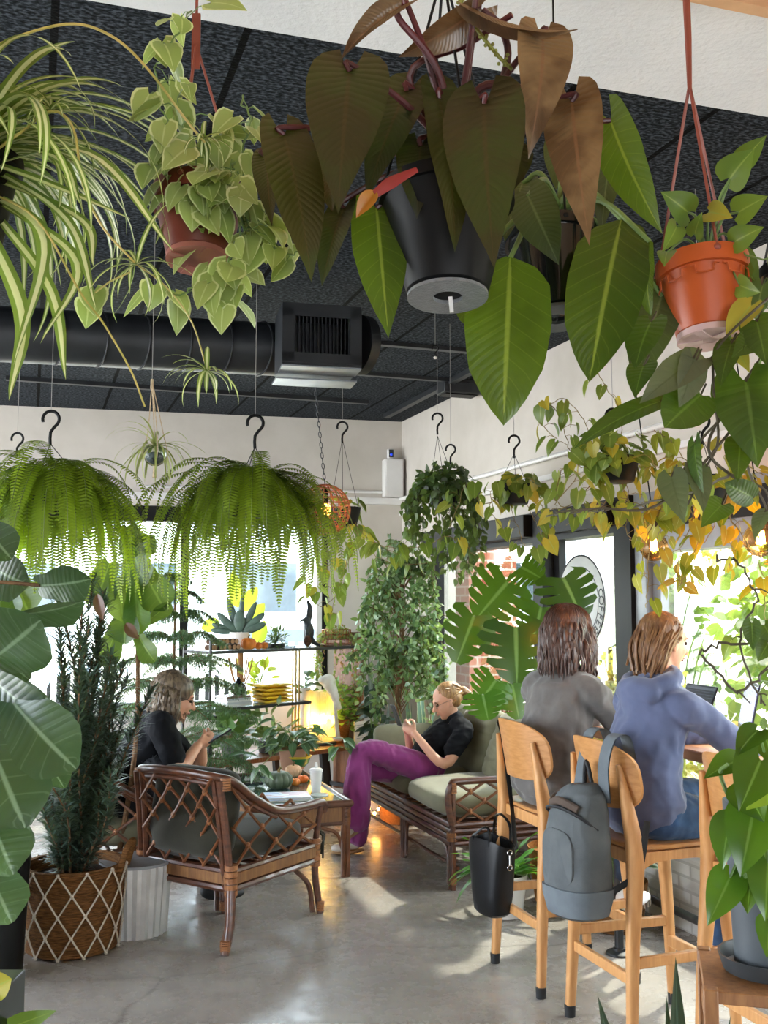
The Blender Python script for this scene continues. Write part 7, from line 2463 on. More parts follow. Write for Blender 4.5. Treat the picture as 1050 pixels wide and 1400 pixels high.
def head(mb, c, M, s=1.0):
    """head facing +x in its own frame, c = centre between the ears"""
    def q(x, y, z): return c + M @ (np.array([x, y, z]) * s)
    def e(x, y, z, rx, ry, rz): mb.ell(q(x, y, z), (rx * s, ry * s, rz * s), M, 18, 12)
    e(-.012, 0, .035, .095, .076, .082)
    e(.02, 0, -.02, .07, .064, .085)
    e(.035, 0, -.07, .045, .045, .04)          # jaw
    e(.066, 0, -.092, .020, .024, .017)        # chin
    e(.07, 0, .028, .022, .05, .018)           # brow
    for y in (-1, 1):
        e(.055, y * .034, -.025, .026, .022, .026)   # cheeks
        e(-.005, y * .074, -.012, .018, .008, .030)  # ears
    mb.tube([q(.083, 0, .022), q(.098, 0, -.006), q(.112, 0, -.026)], [.008 * s, .011 * s, .013 * s], 8, dome=True)
    for y in (-1, 1): e(.093, y * .011, -.031, .011, .008, .007)
    e(.085, 0, -.056, .012, .021, .010)         # mouth bulge
    return q


def face_parts(o, q, M, s=1.0):
    for y in (-1, 1):
        m = MB(); m.ell(q(.077, y * .031, .006), (.011 * s, .0125 * s, .0085 * s), M, 12, 8); m.ell(q(.0862, y * .031, .004), (.003 * s, .005 * s, .005 * s), M, 8, 6)
        build(m, 'eye', M_iris, o)
        m = MB(); m.tube([q(.083, y * .014, .024), q(.086, y * .032, .03), q(.074, y * .05, .024)], [.003 * s, .004 * s, .002 * s], 6, smooth=3); build(m, 'eyebrow', mat('brow hair', '#5c4632', .8), o)
    m = MB()
    m.tube([q(.093, -.022, -.056), q(.099, 0, -.053), q(.093, .022, -.056)], [.002 * s, .0042 * s, .002 * s], 6, smooth=4)
    m.tube([q(.092, -.018, -.060), q(.097, 0, -.064), q(.092, .018, -.060)], [.002 * s, .0045 * s, .002 * s], 6, smooth=4)
    build(m, 'lips', M_lip, o)


def hand(mb, w, d, n, s=1.0, curl=.6, thumb=1):
    """hand from wrist w along d, palm facing n, thumb on the given side"""
    d = unit(d); n = unit(n - d * np.dot(n, d)); b = np.cross(d, n) * thumb
    def q(x, y, z): return w + (d * x + b * y + n * z) * s
    mb.tube([q(-.02, 0, 0), q(.02, 0, 0), q(.06, 0, 0), q(.088, 0, 0)], [.024 * s, .032 * s, .038 * s, .034 * s], 12, flat=1.0, dome=True, side=b) if False else None
    Mx = np.stack([d, b, n], 1)
    mb.ell(q(.045, 0, 0), (.056 * s, .040 * s, .016 * s), Mx, 14, 10)
    mb.ell(q(.03, .022, .008), (.03 * s, .018 * s, .014 * s), Mx, 10, 8)
    for i, (y, L) in enumerate(((.029, .072), (.010, .082), (-.010, .076), (-.028, .060))):
        p = [q(.078, y, 0)]
        a = curl * (.35 + .12 * i)
        for k, f in enumerate((.45, .32, .23)):
            dirv = d * math.cos(a) + n * math.sin(a)
            p.append(p[-1] + dirv * L * f * s); a += curl * .75
        mb.tube(p, [.0095 * s, .0085 * s, .0075 * s], 8, dome=True, smooth=2)
    p = [q(.02, .030, .004), q(.045, .056, .014), q(.07, .060, .026 + .01 * curl), q(.088, .052, .034 + .02 * curl)]
    mb.tube(p, [.013 * s, .0105 * s, .008 * s], 8, dome=True, smooth=3)


def limb(mb, pts, rad, seg=14, smooth=5, flat=1.0, side=None):
    mb.tube(pts, rad, seg, smooth=smooth, dome=True, flat=flat, side=side)


def strands(mb, roots, tips, mids, r=.006, n=1):
    for a, b_, c_ in zip(roots, mids, tips): mb.tube([a, b_, c_], [r, r * 1.1, r * .35], 6, smooth=4, dome=False)


def hairmat(name, c1, c2):
    m, nt, b = newmat(name)
    v = coords(nt, (1, 1, .12))
    nz = noisef(nt, v, 70, 3)
    nt.links.new(ramp(nt, nz, [(.3, lin(c1)), (.7, lin(c2))]), b.inputs['Base Color'])
    b.inputs['Roughness'].default_value = .42
    bump(nt, b, nz, .9, .006)
    return m


def hair_fall(o, q, M, mt, s=1.0, a0=52, length=.2, front=-.02, puff=1.0, tuck=False, seedv=1, part=0.0, nst=150, back_only=False, wavy=.008):
    """cap of hair over the skull plus overlapping locks falling from it"""
    rg = np.random.default_rng(seedv)
    m = MB()
    def e(x, y, z, rx, ry, rz): m.ell(q(x, y, z), (rx * s, ry * s, rz * s), M, 20, 14)
    e(-.022, 0, .046, .098 * puff, .085 * puff, .083 * puff)
    e(-.045, 0, -.01, .078 * puff, .082 * puff, .085 * puff)
    for i in range(nst):
        a = rg.uniform(math.radians(a0), math.radians(360 - a0))      # around the head, 0 = front
        t0_ = rg.uniform(.12, 1.0)
        pts = []
        for th in np.linspace(t0_, 1.5, 5):
            pts.append(q(-.022 + .104 * puff * math.cos(a) * math.sin(th), .09 * puff * math.sin(a) * math.sin(th), .04 + .093 * puff * math.cos(th)))
        p0 = pts[-1]
        L = length * rg.uniform(.78, 1.06) * s
        g = np.array([0, 0, -1.])
        outw = M @ np.array([math.cos(a) * 1, math.sin(a), 0])
        for t in np.linspace(.15, 1, 6):
            w_ = outw * (.016 * math.sin(t * 2.4) * puff) * s
            pts.append(p0 + w_ + (g * .75 + (M @ np.array([0, 0, -1.])) * .25) * L * t + rg.normal(0, wavy * .5, 3) + outw * wavy * math.sin(t * 9 + i))
        m.tube(pts, [.005 * s, .010 * s, .0115 * s, .010 * s, .002 * s], 6, smooth=2)
    return m


def to_w(o):  # frame helper: local building for people
    return o


# ------------------------------------------------------------------ woman reading on the sofa (faces away from the wall)
pw = R(-.54, .96); aw = ANG + PI
o = thing('person', 'woman in black tee and purple trousers reading a phone on the sofa', 'person', pw, aw)
# own frame: +x out of the sofa (picture left), +y = towards the camera along the wall (-D1)
HB_ = np.array([.09, 0, .545]); SH = np.array([-.15, 0, .83])
hipR, hipL = np.array([.10, .085, .54]), np.array([.10, -.085, .54])
shR, shL = np.array([-.14, .175, .79]), np.array([-.14, -.175, .79])
hc = np.array([-.09, .0, .985]); Mh = rot3(-.12, .42, 0)
hands = np.array([.24, .03, .83])
elR, elL = np.array([.03, .245, .60]), np.array([.06, -.22, .61])
wrR, wrL = np.array([.18, .085, .785]), np.array([.18, -.06, .785])
kneeT, ankT = np.array([.52, .05, .67]), np.array([.58, .06, .27])     # crossed leg on top
kneeB, ankB = np.array([.52, -.07, .53]), np.array([.54, -.06, .10])
b = MB()
q = head(b, hc, Mh)
limb(b, [SH + [.0, 0, -.04], SH + [.02, 0, .05], hc + [-.02, 0, -.03]], [.06, .05, .05])
limb(b, [SH + [0, 0, -.06], (SH + HB_) / 2, HB_], [.10, .10, .11], flat=1.3, side=(1, 0, 0))
limb(b, [shR, elR, wrR], [.043, .036, .024]); limb(b, [shL, elL, wrL], [.043, .036, .024])
hand(b, wrR, hands - wrR + [.02, -.03, .03], np.array([-.2, -.8, .3]), .92, .9, -1); hand(b, wrL, hands - wrL + [.02, .02, .03], np.array([-.2, .8, .3]), .92, .9, 1)
limb(b, [hipR, kneeT, ankT], [.07, .05, .036]); limb(b, [hipL, kneeB, ankB], [.07, .05, .036])
remesh(b, 'body', M_skin, o, .0065, 2)
RO = ROOTM[o.name]
def W(p): return RO[:3, :3] @ np.asarray(p, float) + RO[:3, 3]
Mw = RO[:3, :3] @ Mh
def qw(x, y, z, s=1.0): return W(q(x, y, z))
face_parts(o, qw, Mw)
m = MB()
limb(m, [SH + [.005, 0, .035], SH + [0, 0, -.06], (SH + HB_) / 2 + [.02, 0, 0], HB_ + [-.02, 0, .02]], [.062, .118, .115, .125], flat=1.32, side=(1, 0, 0))
for sh, el in ((shR, elR), (shL, elL)): limb(m, [SH * .5 + sh * .5 + [0, 0, .01], sh, sh * .42 + el * .58], [.07, .066, .06], smooth=4)
M_tee = mat('black cotton tee', '#101114', .85, '#16171b', 8)
remesh(m, 'tee_shirt', M_tee, o, .009, 3, disp=folds(.006, (14, 10, 20), 3))
m = MB(); m.box(W(SH + [.115, .06, -.055]), (.05, .004, .006), RO[:3, :3] @ np.array([[0, -1, 0], [1, 0, 0], [0, 0, 1.]]) ); build(m, 'chest_print', mat('white print', '#d8d8d8', .7), o, smooth=False)
m = MB()
limb(m, [HB_ + [-.06, 0, .06], HB_ + [-.01, 0, .0], HB_ + [.05, 0, 0]], [.115, .13, .12], flat=1.35, side=(0, 0, 1))
limb(m, [hipR, (hipR + kneeT) / 2 + [0, 0, .02], kneeT, (kneeT + ankT) / 2 + [.02, 0, 0], ankT + [.0, 0, -.02]], [.10, .085, .07, .082, .092])
limb(m, [hipL, (hipL + kneeB) / 2, kneeB, (kneeB + ankB) / 2 + [.02, 0, 0], ankB + [0, 0, .02]], [.10, .085, .07, .075, .082])
remesh(m, 'trousers', mat('purple trousers', '#7c2f66', .8, '#8e3c76', 5, sheen=.3), o, .009, 3, disp=folds(.009, (14, 14, 5), 7))
M_sneak = mat('cream sneaker', '#d9cfc0', .6)
M_sole = mat('gum sole', '#a98660', .7)
for a_, yaw, pit in ((ankB, .1, 0), (ankT, .2, .5)):
    Mx = rot3(yaw, pit)
    m = MB(); 
    def z_(x, y, z): return a_ + Mx @ np.array([x, y, z])
    m.ell(z_(.03, 0, -.035), (.075, .04, .045), Mx); m.ell(z_(.11, 0, -.055), (.075, .042, .03), Mx); m.tube([z_(0, 0, .03), z_(.0, 0, -.03)], .042, 12, dome=True)
    s_ = remesh(m, 'sneaker', M_sneak, o, .007, 3)
    m = MB(); m.ell(z_(.065, 0, -.085), (.125, .046, .014), Mx, 20, 8); build(m, 'sole', M_sole, s_, local=True)
M_hairb = hairmat('light brown tied hair', '#7a5636', '#b58a5a')
m = MB()
m.ell(qw(-.028, 0, .046), (.094, .081, .080), Mw, 20, 14); m.ell(qw(-.05, 0, .0), (.066, .076, .07), Mw, 18, 12)
m.ell(qw(-.135, 0, .01), (.036, .034, .036), None); m.tube([qw(-.13, 0, .02), qw(-.16, .01, -.03), qw(-.15, .02, -.12)], [.03, .028, .01], 9, smooth=4, dome=True)
for i in range(40):
    a = RNG.uniform(.5, 5.8); z = RNG.uniform(-.02, .1)
    p0 = qw(-.02 + .092 * math.cos(a) * .9, .078 * math.sin(a), z); m.tube([p0, (p0 + qw(-.12, 0, .02)) / 2 + Mw @ np.array([-.012, .012 * np.sign(math.sin(a)), .0]), qw(-.125, 0, .012)], [.006, .009, .006], 5, smooth=3)
build(m, 'hair', M_hairb, o)
M_spec = mat('thin glasses frame', '#8d7a66', .3, metal=.6)


def specs(o, q, M, mt, r=.021):
    m = MB()
    for y in (-1, 1):
        m.tube([q(.094 - .006 * abs(math.cos(t)), y * .033 + r * math.cos(t), .004 + r * .85 * math.sin(t)) for t in np.linspace(0, 2 * PI, 18, endpoint=False)], .0018, 5, closed=True)
        m.tube([q(.088, y * .055, .008), q(.04, y * .079, .012), q(-.015, y * .082, .008)], .0018, 5)
    m.tube([q(.095, -.012, .006), q(.1, 0, .01), q(.095, .012, .006)], .0018, 5)
    build(m, 'glasses', mt, o)


specs(o, qw, Mw, M_spec)


def phone(label, c, M, col):
    o = thing('smartphone', label, 'phone', c)
    m = MB(); m.box(c, (.150, .073, .009), M); build(m, 'case', col, o, bevel=.003)
    m = MB(); m.box(c + M @ np.array([0, 0, .0048]), (.14, .066, .001), M); build(m, 'screen', mat('phone glass lit', '#1c2229', .1, emit='#8fa0b8', es=.05), o, smooth=False)
    return o


up = RO[:3, :3] @ unit([.35, 0, .94]); nn = RO[:3, :3] @ unit([-.94, 0, .35]); sd_ = np.cross(nn, up)
phone('phone held up by the woman in purple trousers', W(hands + [.055, .01, .075]), np.stack([up, sd_, nn], 1), M_rub)

# ------------------------------------------------------------------ long-haired man (faces +u)
pm = R(-2.50, .32); am = ANG
o = thing('person', 'long-haired bearded man in glasses and black tee bent over his phone', 'person', pm, am)
hcm = F(0, 0, 5)  # placeholder overwritten below
# +x = facing (picture right), +y = away from the camera
RO = ROOTM[o.name]
def W(p): return RO[:3, :3] @ np.asarray(p, float) + RO[:3, 3]
def Lc(px, py, y):
    """own-frame point for a picture position on the plane at own y"""
    d = ray(px, py); Ri = RO[:3, :3].T; o0 = Ri @ (np.array([0, 0, H]) - RO[:3, 3]); dl = Ri @ d
    t = (y - o0[1]) / dl[1]; return o0 + dl * t
hc = Lc(240, 954, 0.02)
SH = Lc(212, 992, 0.02); HPz = Lc(180, 1075, 0); HB_ = np.array([HPz[0] - .02, 0, .53])
shR, shL = Lc(222, 996, -.2), SH * 2 - Lc(222, 996, -.2); shL[2] = shR[2] - .0; shL[1] = .22
elR = Lc(243, 1050, -.24); wrR = Lc(270, 1020, -.08); elL = Lc(268, 1045, .2); wrL = Lc(276, 1016, .05)
hnd = Lc(286, 1012, -.02)
Mh = rot3(.0, .32, 0)
b = MB()
q = head(b, hc, Mh, 1.07)
limb(b, [SH + [-.0, 0, -.05], SH + [.02, 0, .06], hc + [-.02, 0, -.04]], [.07, .058, .06])
limb(b, [SH + [0, 0, -.08], (SH + HB_) / 2 + [-.03, 0, 0], HB_], [.12, .12, .13], flat=1.35, side=(1, 0, 0))
limb(b, [shR, elR, wrR], [.05, .042, .028]); limb(b, [shL, elL, wrL], [.05, .042, .028])
hand(b, wrR, hnd - wrR + [.01, 0.02, 0], np.array([-.1, .8, .5]), 1.0, .8, 1); hand(b, wrL, hnd - wrL + [.01, -.02, 0], np.array([-.1, -.8, .5]), 1.0, .8, -1)
kn1, kn2 = np.array([HB_[0] + .46, -.14, .52]), np.array([HB_[0] + .46, .16, .56])
limb(b, [HB_ + [0, -.1, 0], kn1, kn1 + [-.02, 0, -.42]], [.09, .06, .04]); limb(b, [HB_ + [0, .1, 0], kn2, kn2 + [.0, 0, -.46]], [.09, .06, .04])
remesh(b, 'body', M_skin, o, .0065, 2)
Mw = RO[:3, :3] @ Mh
def qw(x, y, z): return W(q(x, y, z))
face_parts(o, qw, Mw, 1.07)
m = MB()
limb(m, [SH + [0, 0, .03], SH + [-.01, 0, -.07], (SH + HB_) / 2 + [-.03, 0, 0], HB_ + [0, 0, .03]], [.075, .135, .14, .15], flat=1.35, side=(1, 0, 0))
for sh, el in ((shR, elR), (shL, elL)): limb(m, [SH * .5 + sh * .5 + [0, 0, .01], sh, sh * .3 + el * .7], [.08, .075, .066], smooth=4)
remesh(m, 'tee_shirt', mat('black tee man', '#111216', .85, '#17181c', 8), o, .009, 3, disp=folds(.006, (12, 12, 12), 5))
m = MB()
limb(m, [HB_ + [-.05, 0, .04], HB_ + [.05, 0, 0]], [.14, .14], flat=1.3, side=(0, 0, 1))
limb(m, [HB_ + [0, -.1, 0], kn1 + [-.06, 0, 0]], [.115, .09]); limb(m, [HB_ + [0, .1, 0], kn2 + [-.06, 0, 0]], [.115, .09])
remesh(m, 'shorts', mat('charcoal shorts', '#2c2d31', .85), o, .01, 3, disp=folds(.006, (10, 10, 10), 9))
for k_ in (kn1 + [-.02, 0, -.42], kn2 + [0, 0, -.46]):
    m = MB(); m.ell(k_ + [.03, 0, -.035], (.085, .045, .05)); m.ell(k_ + [.12, 0, -.055], (.08, .045, .032)); s_ = remesh(m, 'shoe', M_rub, o, .009, 3)
M_hairm = hairmat('greying brown long hair', '#35291f', '#7d6c58')
m = hair_fall(o, qw, Mw, None, 1.07, length=.19, a0=84, puff=1.08, seedv=5, nst=190, wavy=.012)
build(m, 'hair', M_hairm, o)
m = MB()
for i in range(70):
    a = RNG.uniform(-1.25, 1.25); z = RNG.uniform(-.1, -.045)
    p0 = qw(.015 + .062 * math.cos(a) * 1.02, .055 * math.sin(a), z); p1 = p0 + Mw @ np.array([.01, 0, -.022]); m.tube([p0, p1], [.0035, .001], 4)
m.ell(qw(.05, 0, -.088), (.03, .034, .022), Mw)
build(m, 'beard', mat('brown stubble', '#6d5340', .8, '#8a6d55', 60), o)
specs(o, qw, Mw, M_rub, .02)
up = RO[:3, :3] @ unit([.8, 0, .45]); nn = RO[:3, :3] @ unit([-.45, 0, .8]); sd_ = np.cross(nn, up)
phone('phone held in both hands by the long-haired man', W(hnd + [.055, -.01, .025]), np.stack([up, sd_, nn], 1), M_rub)
# cup beyond him on the bench
c = P(287, 1003, 7.3)
o = thing('travel_cup', 'white takeaway cup with a black lid just beyond the phone of the long-haired man', 'cup', c)
zb = c[2]
m = MB(); m.lathe([(.034, 0), (.045, .10), (.046, .105), (.002, .105)], c, 28); build(m, 'cup', M_ceram, o)
m = MB(); m.lathe([(.048, .1), (.048, .112), (.042, .125), (.002, .126)], c, 28); build(m, 'lid', M_bp, o)
o2 = thing('side_table', 'small round side table carrying the white takeaway cup', 'table', [c[0], c[1], 0])
m = MB(); m.lathe([(.16, zb - .024), (.165, zb - .012), (.16, zb - .001), (.002, zb - .001)], [c[0], c[1], 0], 32); build(m, 'top', M_wal, o2)
m = MB(); m.tube([[c[0], c[1], .02], [c[0], c[1], zb - .02]], .018, 10); m.lathe([(.14, 0), (.14, .012), (.03, .03)], [c[0], c[1], 0], 28); build(m, 'pedestal', M_iron, o2)
# shaggy black bag on his chair back
c = P(212, 1046, 5.75)
o = thing('shaggy_bag', 'rounded shaggy black bag on the chair behind the lattice armchair', 'bag', c - [0, 0, .16])
m = MB(); m.ell(c - [0, 0, .06], (.13, .1, .12)); 
for i in range(160):
    d = rdir(1, 0, 1)[0]; p0 = c - [0, 0, .06] + d * [.12, .095, .11]; m.tube([p0, p0 + d * .02 + RNG.normal(0, .01, 3)], [.006, .001], 4)
build(m, 'pouch', mat('shaggy black pile', '#15161a', .7, '#3a3d44', 40), o)
m = MB(); m.tube([c + [-.13, 0, -.05], c + [-.17, 0, .03], c + [-.1, 0, .05]], .014, 8, smooth=5); build(m, 'handle', mat('grey webbing', '#7d8a8c', .7), o)


# ------------------------------------------------------------------ the two women at the counter
def bar_woman(label, u, v, yaw, lean, hairm, hair_len, top_mat, top_name, trous, headyaw, hood, arm_near, arm_far, legs, puff=1.06, headpitch=.15, hairf=None, hoff=(0, 0, 0), shoes=True, seedv=1, topr=1.0, hz=0.0):
    p = R(u, v); a = ANG + yaw
    o = thing('person', label, 'person', p, a)
    RO = ROOTM[o.name]
    def W(k): return RO[:3, :3] @ np.asarray(k, float) + RO[:3, 3]
    HBp = np.array([0, 0, .86]); SH = np.array([lean, 0, 1.27 + hz]); MID = np.array([lean * .35, 0, 1.05])
    hc = SH + np.array([.05 + lean * .1, 0, .195]) + hoff; Mh = rot3(headyaw, headpitch)
    shR, shL = SH + [0, -.155, -.045], SH + [0, .155, -.045]
    b = MB(); q = head(b, hc, Mh, 1.0)
    limb(b, [SH + [0, 0, -.05], SH + [.01, 0, .05], hc + [-.02, 0, -.04]], [.06, .05, .05])
    limb(b, [SH + [0, 0, -.07], MID, HBp], [.1, .095, .12], flat=1.35, side=(1, 0, 0))
    for sh, (el, wr, dv, nv_) , th in ((shR, arm_near, 1), (shL, arm_far, -1)):
        limb(b, [sh, el, wr], [.042, .036, .024]); hand(b, np.asarray(wr, float), np.asarray(dv, float), np.asarray(nv_, float), .92, .45, th)
    for s, (kn, an) in zip((-1, 1), legs): limb(b, [HBp + [0, s * .09, -.02], kn, an], [.085, .055, .036])
    for s, (kn, an) in zip((-1, 1), legs):
        an = np.asarray(an, float); b.ell(an + [.05, 0, -.05], (.09, .038, .03)); b.ell(an + [0, 0, -.035], (.04, .036, .045))
    remesh(b, 'body', M_skin, o, .0068, 2)
    Mw = RO[:3, :3] @ Mh
    def qw(x, y, z): return W(q(x, y, z))
    face_parts(o, qw, Mw)
    m = MB(); k = topr
    limb(m, [SH + [0, 0, .03], SH + [-.005, 0, -.06], MID + [0, 0, .05], HBp + [-.01, 0, .10], HBp + [-.015, 0, .02]], [.062 * k, .108 * k, .112 * k, .124 * k, .142 * k], flat=1.42, side=(1, 0, 0))
    for sh, (el, wr, dv, nv_) in ((shR, arm_near), (shL, arm_far)):
        el, wr = np.asarray(el, float), np.asarray(wr, float)
        limb(m, [SH * .55 + sh * .45 + [0, 0, -.005], sh + [0, 0, -.012], (sh * .7 + el * .3), (sh + el) / 2, el, el * .1 + wr * .9], [.066 * k, .062 * k, .060 * k, .057 * k, .054 * k, .040 * k], smooth=5)
    if hood:
        ring = [SH + np.array([.075 * math.cos(t) - .02, .10 * math.sin(t), .045 + .03 * math.cos(t)]) for t in np.linspace(0, 2 * PI, 20, endpoint=False)]
        m.tube(ring, .034, 10, closed=True)
        m.ell(SH + [-.098, 0, .0], (.05, .115, .06)); m.ell(SH + [-.105, .0, -.06], (.04, .085, .06))
    remesh(m, top_name, top_mat, o, .009, 3, disp=folds(.008 if not hood else .006, (13, 9, 11), 2 + seedv))
    m = MB()
    limb(m, [HBp + [-.02, 0, -.035], HBp + [.05, 0, -.04]], [.10, .10], flat=1.45, side=(0, 0, 1))
    for s, (kn, an) in zip((-1, 1), legs):
        kn, an = np.asarray(kn, float), np.asarray(an, float)
        limb(m, [HBp + [0, s * .095, -.02], (HBp + [0, s * .095, -.02] + kn) / 2, kn, kn * .45 + an * .55, an * .82 + kn * .18], [.108, .095, .075, .066, .058])
    remesh(m, 'jeans', trous, o, .009, 3, disp=folds(.005, (16, 12, 14), 4 + seedv))
    if hairf: hairf(o, qw, Mw)
    else: build(hair_fall(o, qw, Mw, None, 1.0, length=hair_len, puff=puff, seedv=seedv, nst=200), 'hair', hairm, o)
    if shoes:
        for s, (kn, an) in zip((-1, 1), legs):
            an = np.asarray(an, float)
            m = MB(); m.ell(an + [.05, 0, -.055], (.125, .046, .034)); m.ell(an + [-.02, 0, -.04], (.05, .044, .05))
            remesh(m, 'sneaker', M_white, o, .008, 3)
    else:
        for s, (kn, an) in zip((-1, 1), legs):
            an = np.asarray(an, float)
            m = MB(); m.ell(an + [.045, 0, -.083], (.12, .045, .014)); m.tube([an + [.07, -.045, -.07], an + [.075, 0, -.022], an + [.07, .045, -.07]], [.012, .014, .012], 8, smooth=4, flat=.5)
            build(m, 'sandal', mat('tan sandal', '#a98a66', .7), o, local=True)
    return o


M_hoodie = mat('slate blue hooded jersey', '#5a6280', .85, '#4f5772', 7, sheen=.3)
M_jeans = mat('blue denim', '#3d5a80', .85, '#2f4768', 14, sheen=.2)
M_jeansd = mat('dark denim', '#3a4556', .85, '#2d3644', 14)
M_sweat = mat('heather grey sweatshirt', '#6b6865', .9, '#5d5a58', 12, sheen=.3)
M_haira = hairmat('auburn straight hair', '#5a3a26', '#8d6844')
M_hairc = hairmat('dark chestnut hair', '#2b1c17', '#5c3f33')


def tied(o, q, M):
    m = MB()
    m.ell(q(-.026, 0, .044), (.098, .084, .082), M, 20, 14); m.ell(q(-.05, 0, -.0), (.072, .081, .085), M, 18, 12); m.ell(q(-.06, 0, -.075), (.05, .06, .07), M, 16, 10)
    rg = np.random.default_rng(3)
    for i in range(120):
        a = rg.uniform(.75, 2 * PI - .75); z = rg.uniform(.0, .11)
        k = math.sqrt(max(.08, 1 - ((z - .04) / .085) ** 2))
        p0 = q(-.022 + .1 * math.cos(a) * k, .084 * math.sin(a) * k, z); e_ = q(-.075 + rg.normal(0, .02), .055 * math.sin(a), -.13 + rg.normal(0, .02))
        m.tube([p0, (p0 + e_) / 2 + M @ np.array([-.022, .018 * math.sin(a), .0]), e_], [.006, .010, .005], 5, smooth=4)
    build(m, 'hair', M_haira, o)


bar_woman('woman in slate blue hooded top and jeans typing at the counter', -.865, -2.06, .20, .09, M_haira, .1, M_hoodie, 'hooded_top', M_jeans, -.12, True,
          ((.30, -.24, 1.09), (.52, -.17, 1.085), (.9, .25, -.05), (0, 0, -1)), ((.30, .20, 1.08), (.50, .10, 1.085), (1, -.1, -.03), (0, 0, -1)),
          (((.42, -.15, .72), (.20, -.18, .28)), ((.44, .10, .82), (.62, .05, .62))), hairf=tied, shoes=False, seedv=2, topr=1.06, hoff=(.0, -.0, .0), hz=.03)
bar_woman('woman with loose dark hair in grey sweatshirt at the counter, seen from behind', -.91, -1.42, .42, .075, M_hairc, .25, M_sweat, 'sweatshirt', M_jeansd, .1, False,
          ((.24, -.25, 1.06), (.46, -.12, 1.085), (.9, .2, -.03), (0, 0, -1)), ((.26, .22, 1.06), (.48, .1, 1.085), (1, -.1, -.03), (0, 0, -1)),
          (((.42, -.12, .74), (.36, -.14, .33)), ((.42, .14, .74), (.34, .14, .33))), puff=1.13, seedv=4, topr=1.1, hz=.04)

# ------------------------------------------------------------------ bags on the stools
M_bpk = mat('grey canvas backpack', '#5c6062', .8, '#515557', 9, bmp=.25, bscale=260)
M_bpk2 = mat('blue grey canvas panel', '#676e73', .8, '#5c6368', 9, bmp=.25, bscale=260)
M_web = mat('black webbing', '#17181b', .7)
Rs = ROOTM[S2.name]
# own frame of the stool: x forward, so the bag hangs behind at x < -.27
o = thing('backpack', 'grey canvas backpack hung by its strap on the back of a stool', 'bag', Rs[:3, :3] @ np.array([-.345, -.06, .49]) + Rs[:3, 3], ANG + .12)
m = MB()
rs = []
for z, w, d, xo in ((0.0, .085, .05, 0), (.012, .115, .075, 0), (.06, .135, .09, 0), (.16, .142, .095, .0), (.28, .138, .09, .0), (.38, .125, .075, .01), (.44, .105, .06, .02), (.475, .07, .035, .035)):
    ring = []
    for j in range(36):
        a = 2 * PI * j / 36
        ring.append((xo - .02 + d * math.copysign(abs(math.cos(a)) ** .7, math.cos(a)), w * math.copysign(abs(math.sin(a)) ** .75, math.sin(a)), z - .01 * math.sin(a)))
    rs.append(ring)
m.rings(rs)
bd = remesh(m, 'body', M_bpk, o, .009, 2, disp=folds(.006, (9, 11, 7), 1))
m = MB()
rs = []
for z, w, d in ((-.010, .096, .062), (.006, .129, .088), (.075, .148, .1035), (.105, .150, .1045), (.107, .142, .095)):
    rs.append([(-.02 + d * math.copysign(abs(math.cos(a)) ** .7, math.cos(a)), w * math.copysign(abs(math.sin(a)) ** .75, math.sin(a)), z - .01 * math.sin(a)) for a in np.linspace(0, 2 * PI, 36, endpoint=False)])
m.rings(rs); build(m, 'bottom_panel', M_bpk2, o, local=True)
m = MB(); cushion(m, (-.105, .0, .22), (.02, .19, .20), None, 5); build(m, 'front_pocket', M_bpk, o, local=True)
m = MB()
m.tube([(-.02, -.13, .33), (-.085, -.1, .38), (-.105, 0, .40), (-.085, .1, .38), (-.02, .13, .33)], .006, 6, smooth=5); build(m, 'zip', M_web, o, local=True)
m = MB(); m.tube([(-.075, -.085, .40), (-.10, 0, .425), (-.075, .085, .40), (-.03, .095, .43), (.0, 0, .47), (-.03, -.095, .43)], .016, 8, smooth=4, closed=False, flat=.6); build(m, 'top_flap', mat('brown grey lining', '#5a4d45', .8), o, local=True)
m = MB(); m.tube([(.04, -.03, .45), (.03, -.0, .56), (.04, .03, .45)], .008, 8, smooth=6); build(m, 'grab_handle', M_web, o, local=True)
m = MB()
g = []
for p_ in catmull([(.05, .08, .42), (.08, .08, .56), (.10, .06, .66), (.15, .04, .67), (.175, .04, .58), (.16, .06, .40)], 7):
    g.append([p_ + np.array([0, w_, 0]) for w_ in (-.03, .03)])
g = np.array(g); m.sheet(g); m.sheet(g[:, ::-1] + [-.006, 0, 0]); build(m, 'shoulder_strap', M_bpk2, o, local=True)
m = MB()
g = []
for p_ in catmull([(.05, -.09, .42), (.03, -.11, .56), (.06, -.12, .66), (.12, -.12, .665), (.15, -.12, .58)], 7):
    g.append([p_ + np.array([0, w_, 0]) for w_ in (-.03, .03)])
g = np.array(g); m.sheet(g); m.sheet(g[:, ::-1] + [-.006, 0, 0]); build(m, 'shoulder_strap', M_bpk2, o, local=True)
m = MB(); m.tube([(.05, -.12, .10), (.13, -.17, .18), (.16, -.19, .36)], .012, 6, smooth=5, flat=.25); build(m, 'lower_strap', M_web, o, local=True)

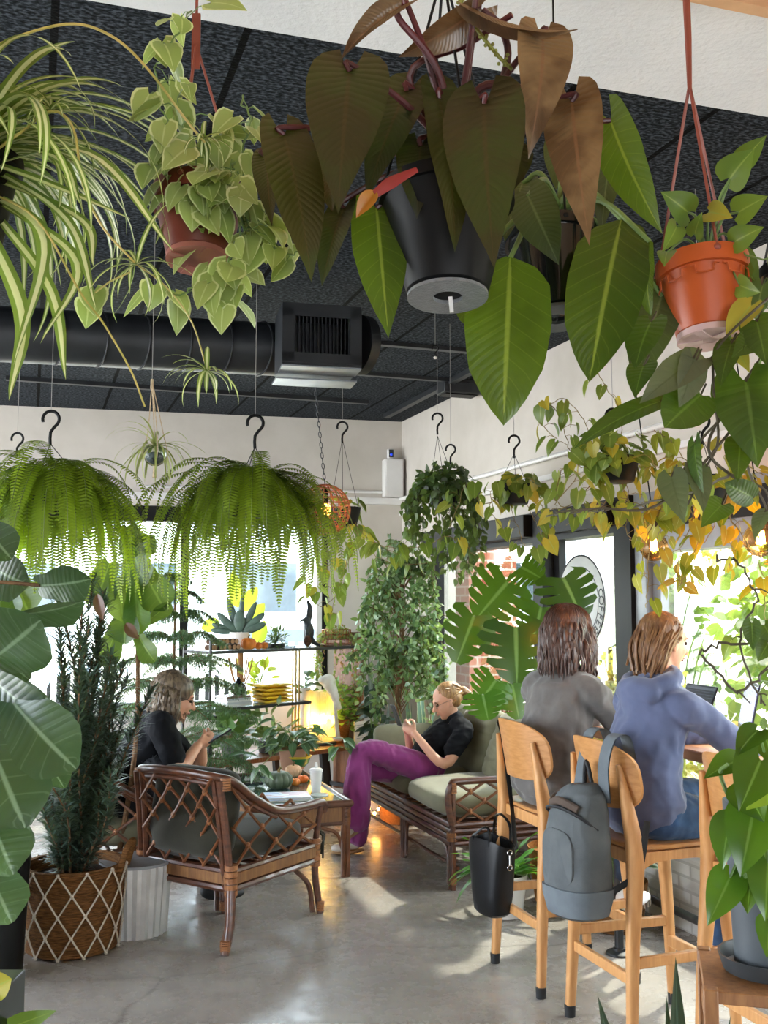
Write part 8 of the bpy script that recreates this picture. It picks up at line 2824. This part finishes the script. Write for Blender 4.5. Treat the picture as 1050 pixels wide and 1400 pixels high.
Rs = ROOTM[S1.name]
hx_ = Rs[:3, :3] @ np.array([-.285, .17, .24]) + Rs[:3, 3]
o = thing('tote_bag', 'soft black leather tote bag hung on the back of the far stool', 'bag', hx_, ANG + .15)
M_lea = mat('soft black leather', '#0b0c0e', .42, '#111215', 12, bmp=.15, bscale=60, spec=.3)
m = MB()
rs = []
lay = ((0, .075, .05, 0), (.015, .095, .062, 0), (.1, .112, .068, 0), (.2, .125, .07, .0), (.3, .14, .066, -.0), (.33, .142, .06, 0))
def trn(z, w, d, xo): return [(xo + d * math.copysign(abs(math.cos(a)) ** .6, math.cos(a)), w * math.copysign(abs(math.sin(a)) ** .7, math.sin(a)), z + .012 * math.sin(2 * a + 1) * (z > .25)) for a in np.linspace(0, 2 * PI, 36, endpoint=False)]
for l_ in lay: rs.append(trn(*l_))
for z, w, d, xo in ((.326, .134, .052, 0), (.2, .115, .06, 0), (.03, .085, .05, 0)): rs.append(trn(z, w, d, xo))
m.rings(rs); build(m, 'body', M_lea, o, local=True)
for y, x in ((-.0, .055), (.0, -.055)):
    m = MB(); 
    pts = [(x, -.07, .30), (x * 1.1, -.06, .40), (x * .9 - .05 * (x < 0), 0, .44 if x > 0 else .36), (x * 1.1, .06, .40 if x > 0 else .34), (x, .07, .30)]
    m.tube(pts, .008, 8, smooth=6, flat=.5); build(m, 'handle', M_lea, o, local=True)
m = MB(); m.tube([(.06, -.11, .30), (.045, -.10, .5), (.02, -.07, .80), (.015, -.05, .865), (.05, -.04, .87), (.075, -.05, .80), (.06, -.08, .4), (.05, -.12, .30)], .011, 6, smooth=6, flat=.3); build(m, 'shoulder_strap', M_lea, o, local=True)
m = MB()
for z in (.235, .30): m.tube([(-.0 + .012 * math.cos(t), -.147, z + .012 * math.sin(t)) for t in np.linspace(0, 2 * PI, 14, endpoint=False)], .0025, 6, closed=True)
m.tube([(0, -.148, .245), (0, -.148, .29)], .005, 8); build(m, 'buckle', mat('bright nickel', '#c8c8c4', .2, metal=1.0), o, local=True)

# string of fairy lights on the floor below the sofa end
o = thing('fairy_lights', 'short string of warm fairy lights on the floor behind the reading woman', 'string lights', R(-.55, 1.72))
m, g = MB(), MB()
pts = catmull([P(478, 1092, 7.9), P(488, 1112, 7.8), P(500, 1098, 7.8), P(512, 1110, 7.75), P(520, 1098, 7.8)], 5)
m.tube(pts, .003, 5); build(m, 'cord', M_string, o)
for k in range(0, len(pts), 3):
    g = MB(); g.ell(pts[k] - [0, 0, .012], (.010, .010, .013)); build(g, 'bulb', mat('fairy bulb', '#ffcf8a', .3, emit='#ffae50', es=18), o)
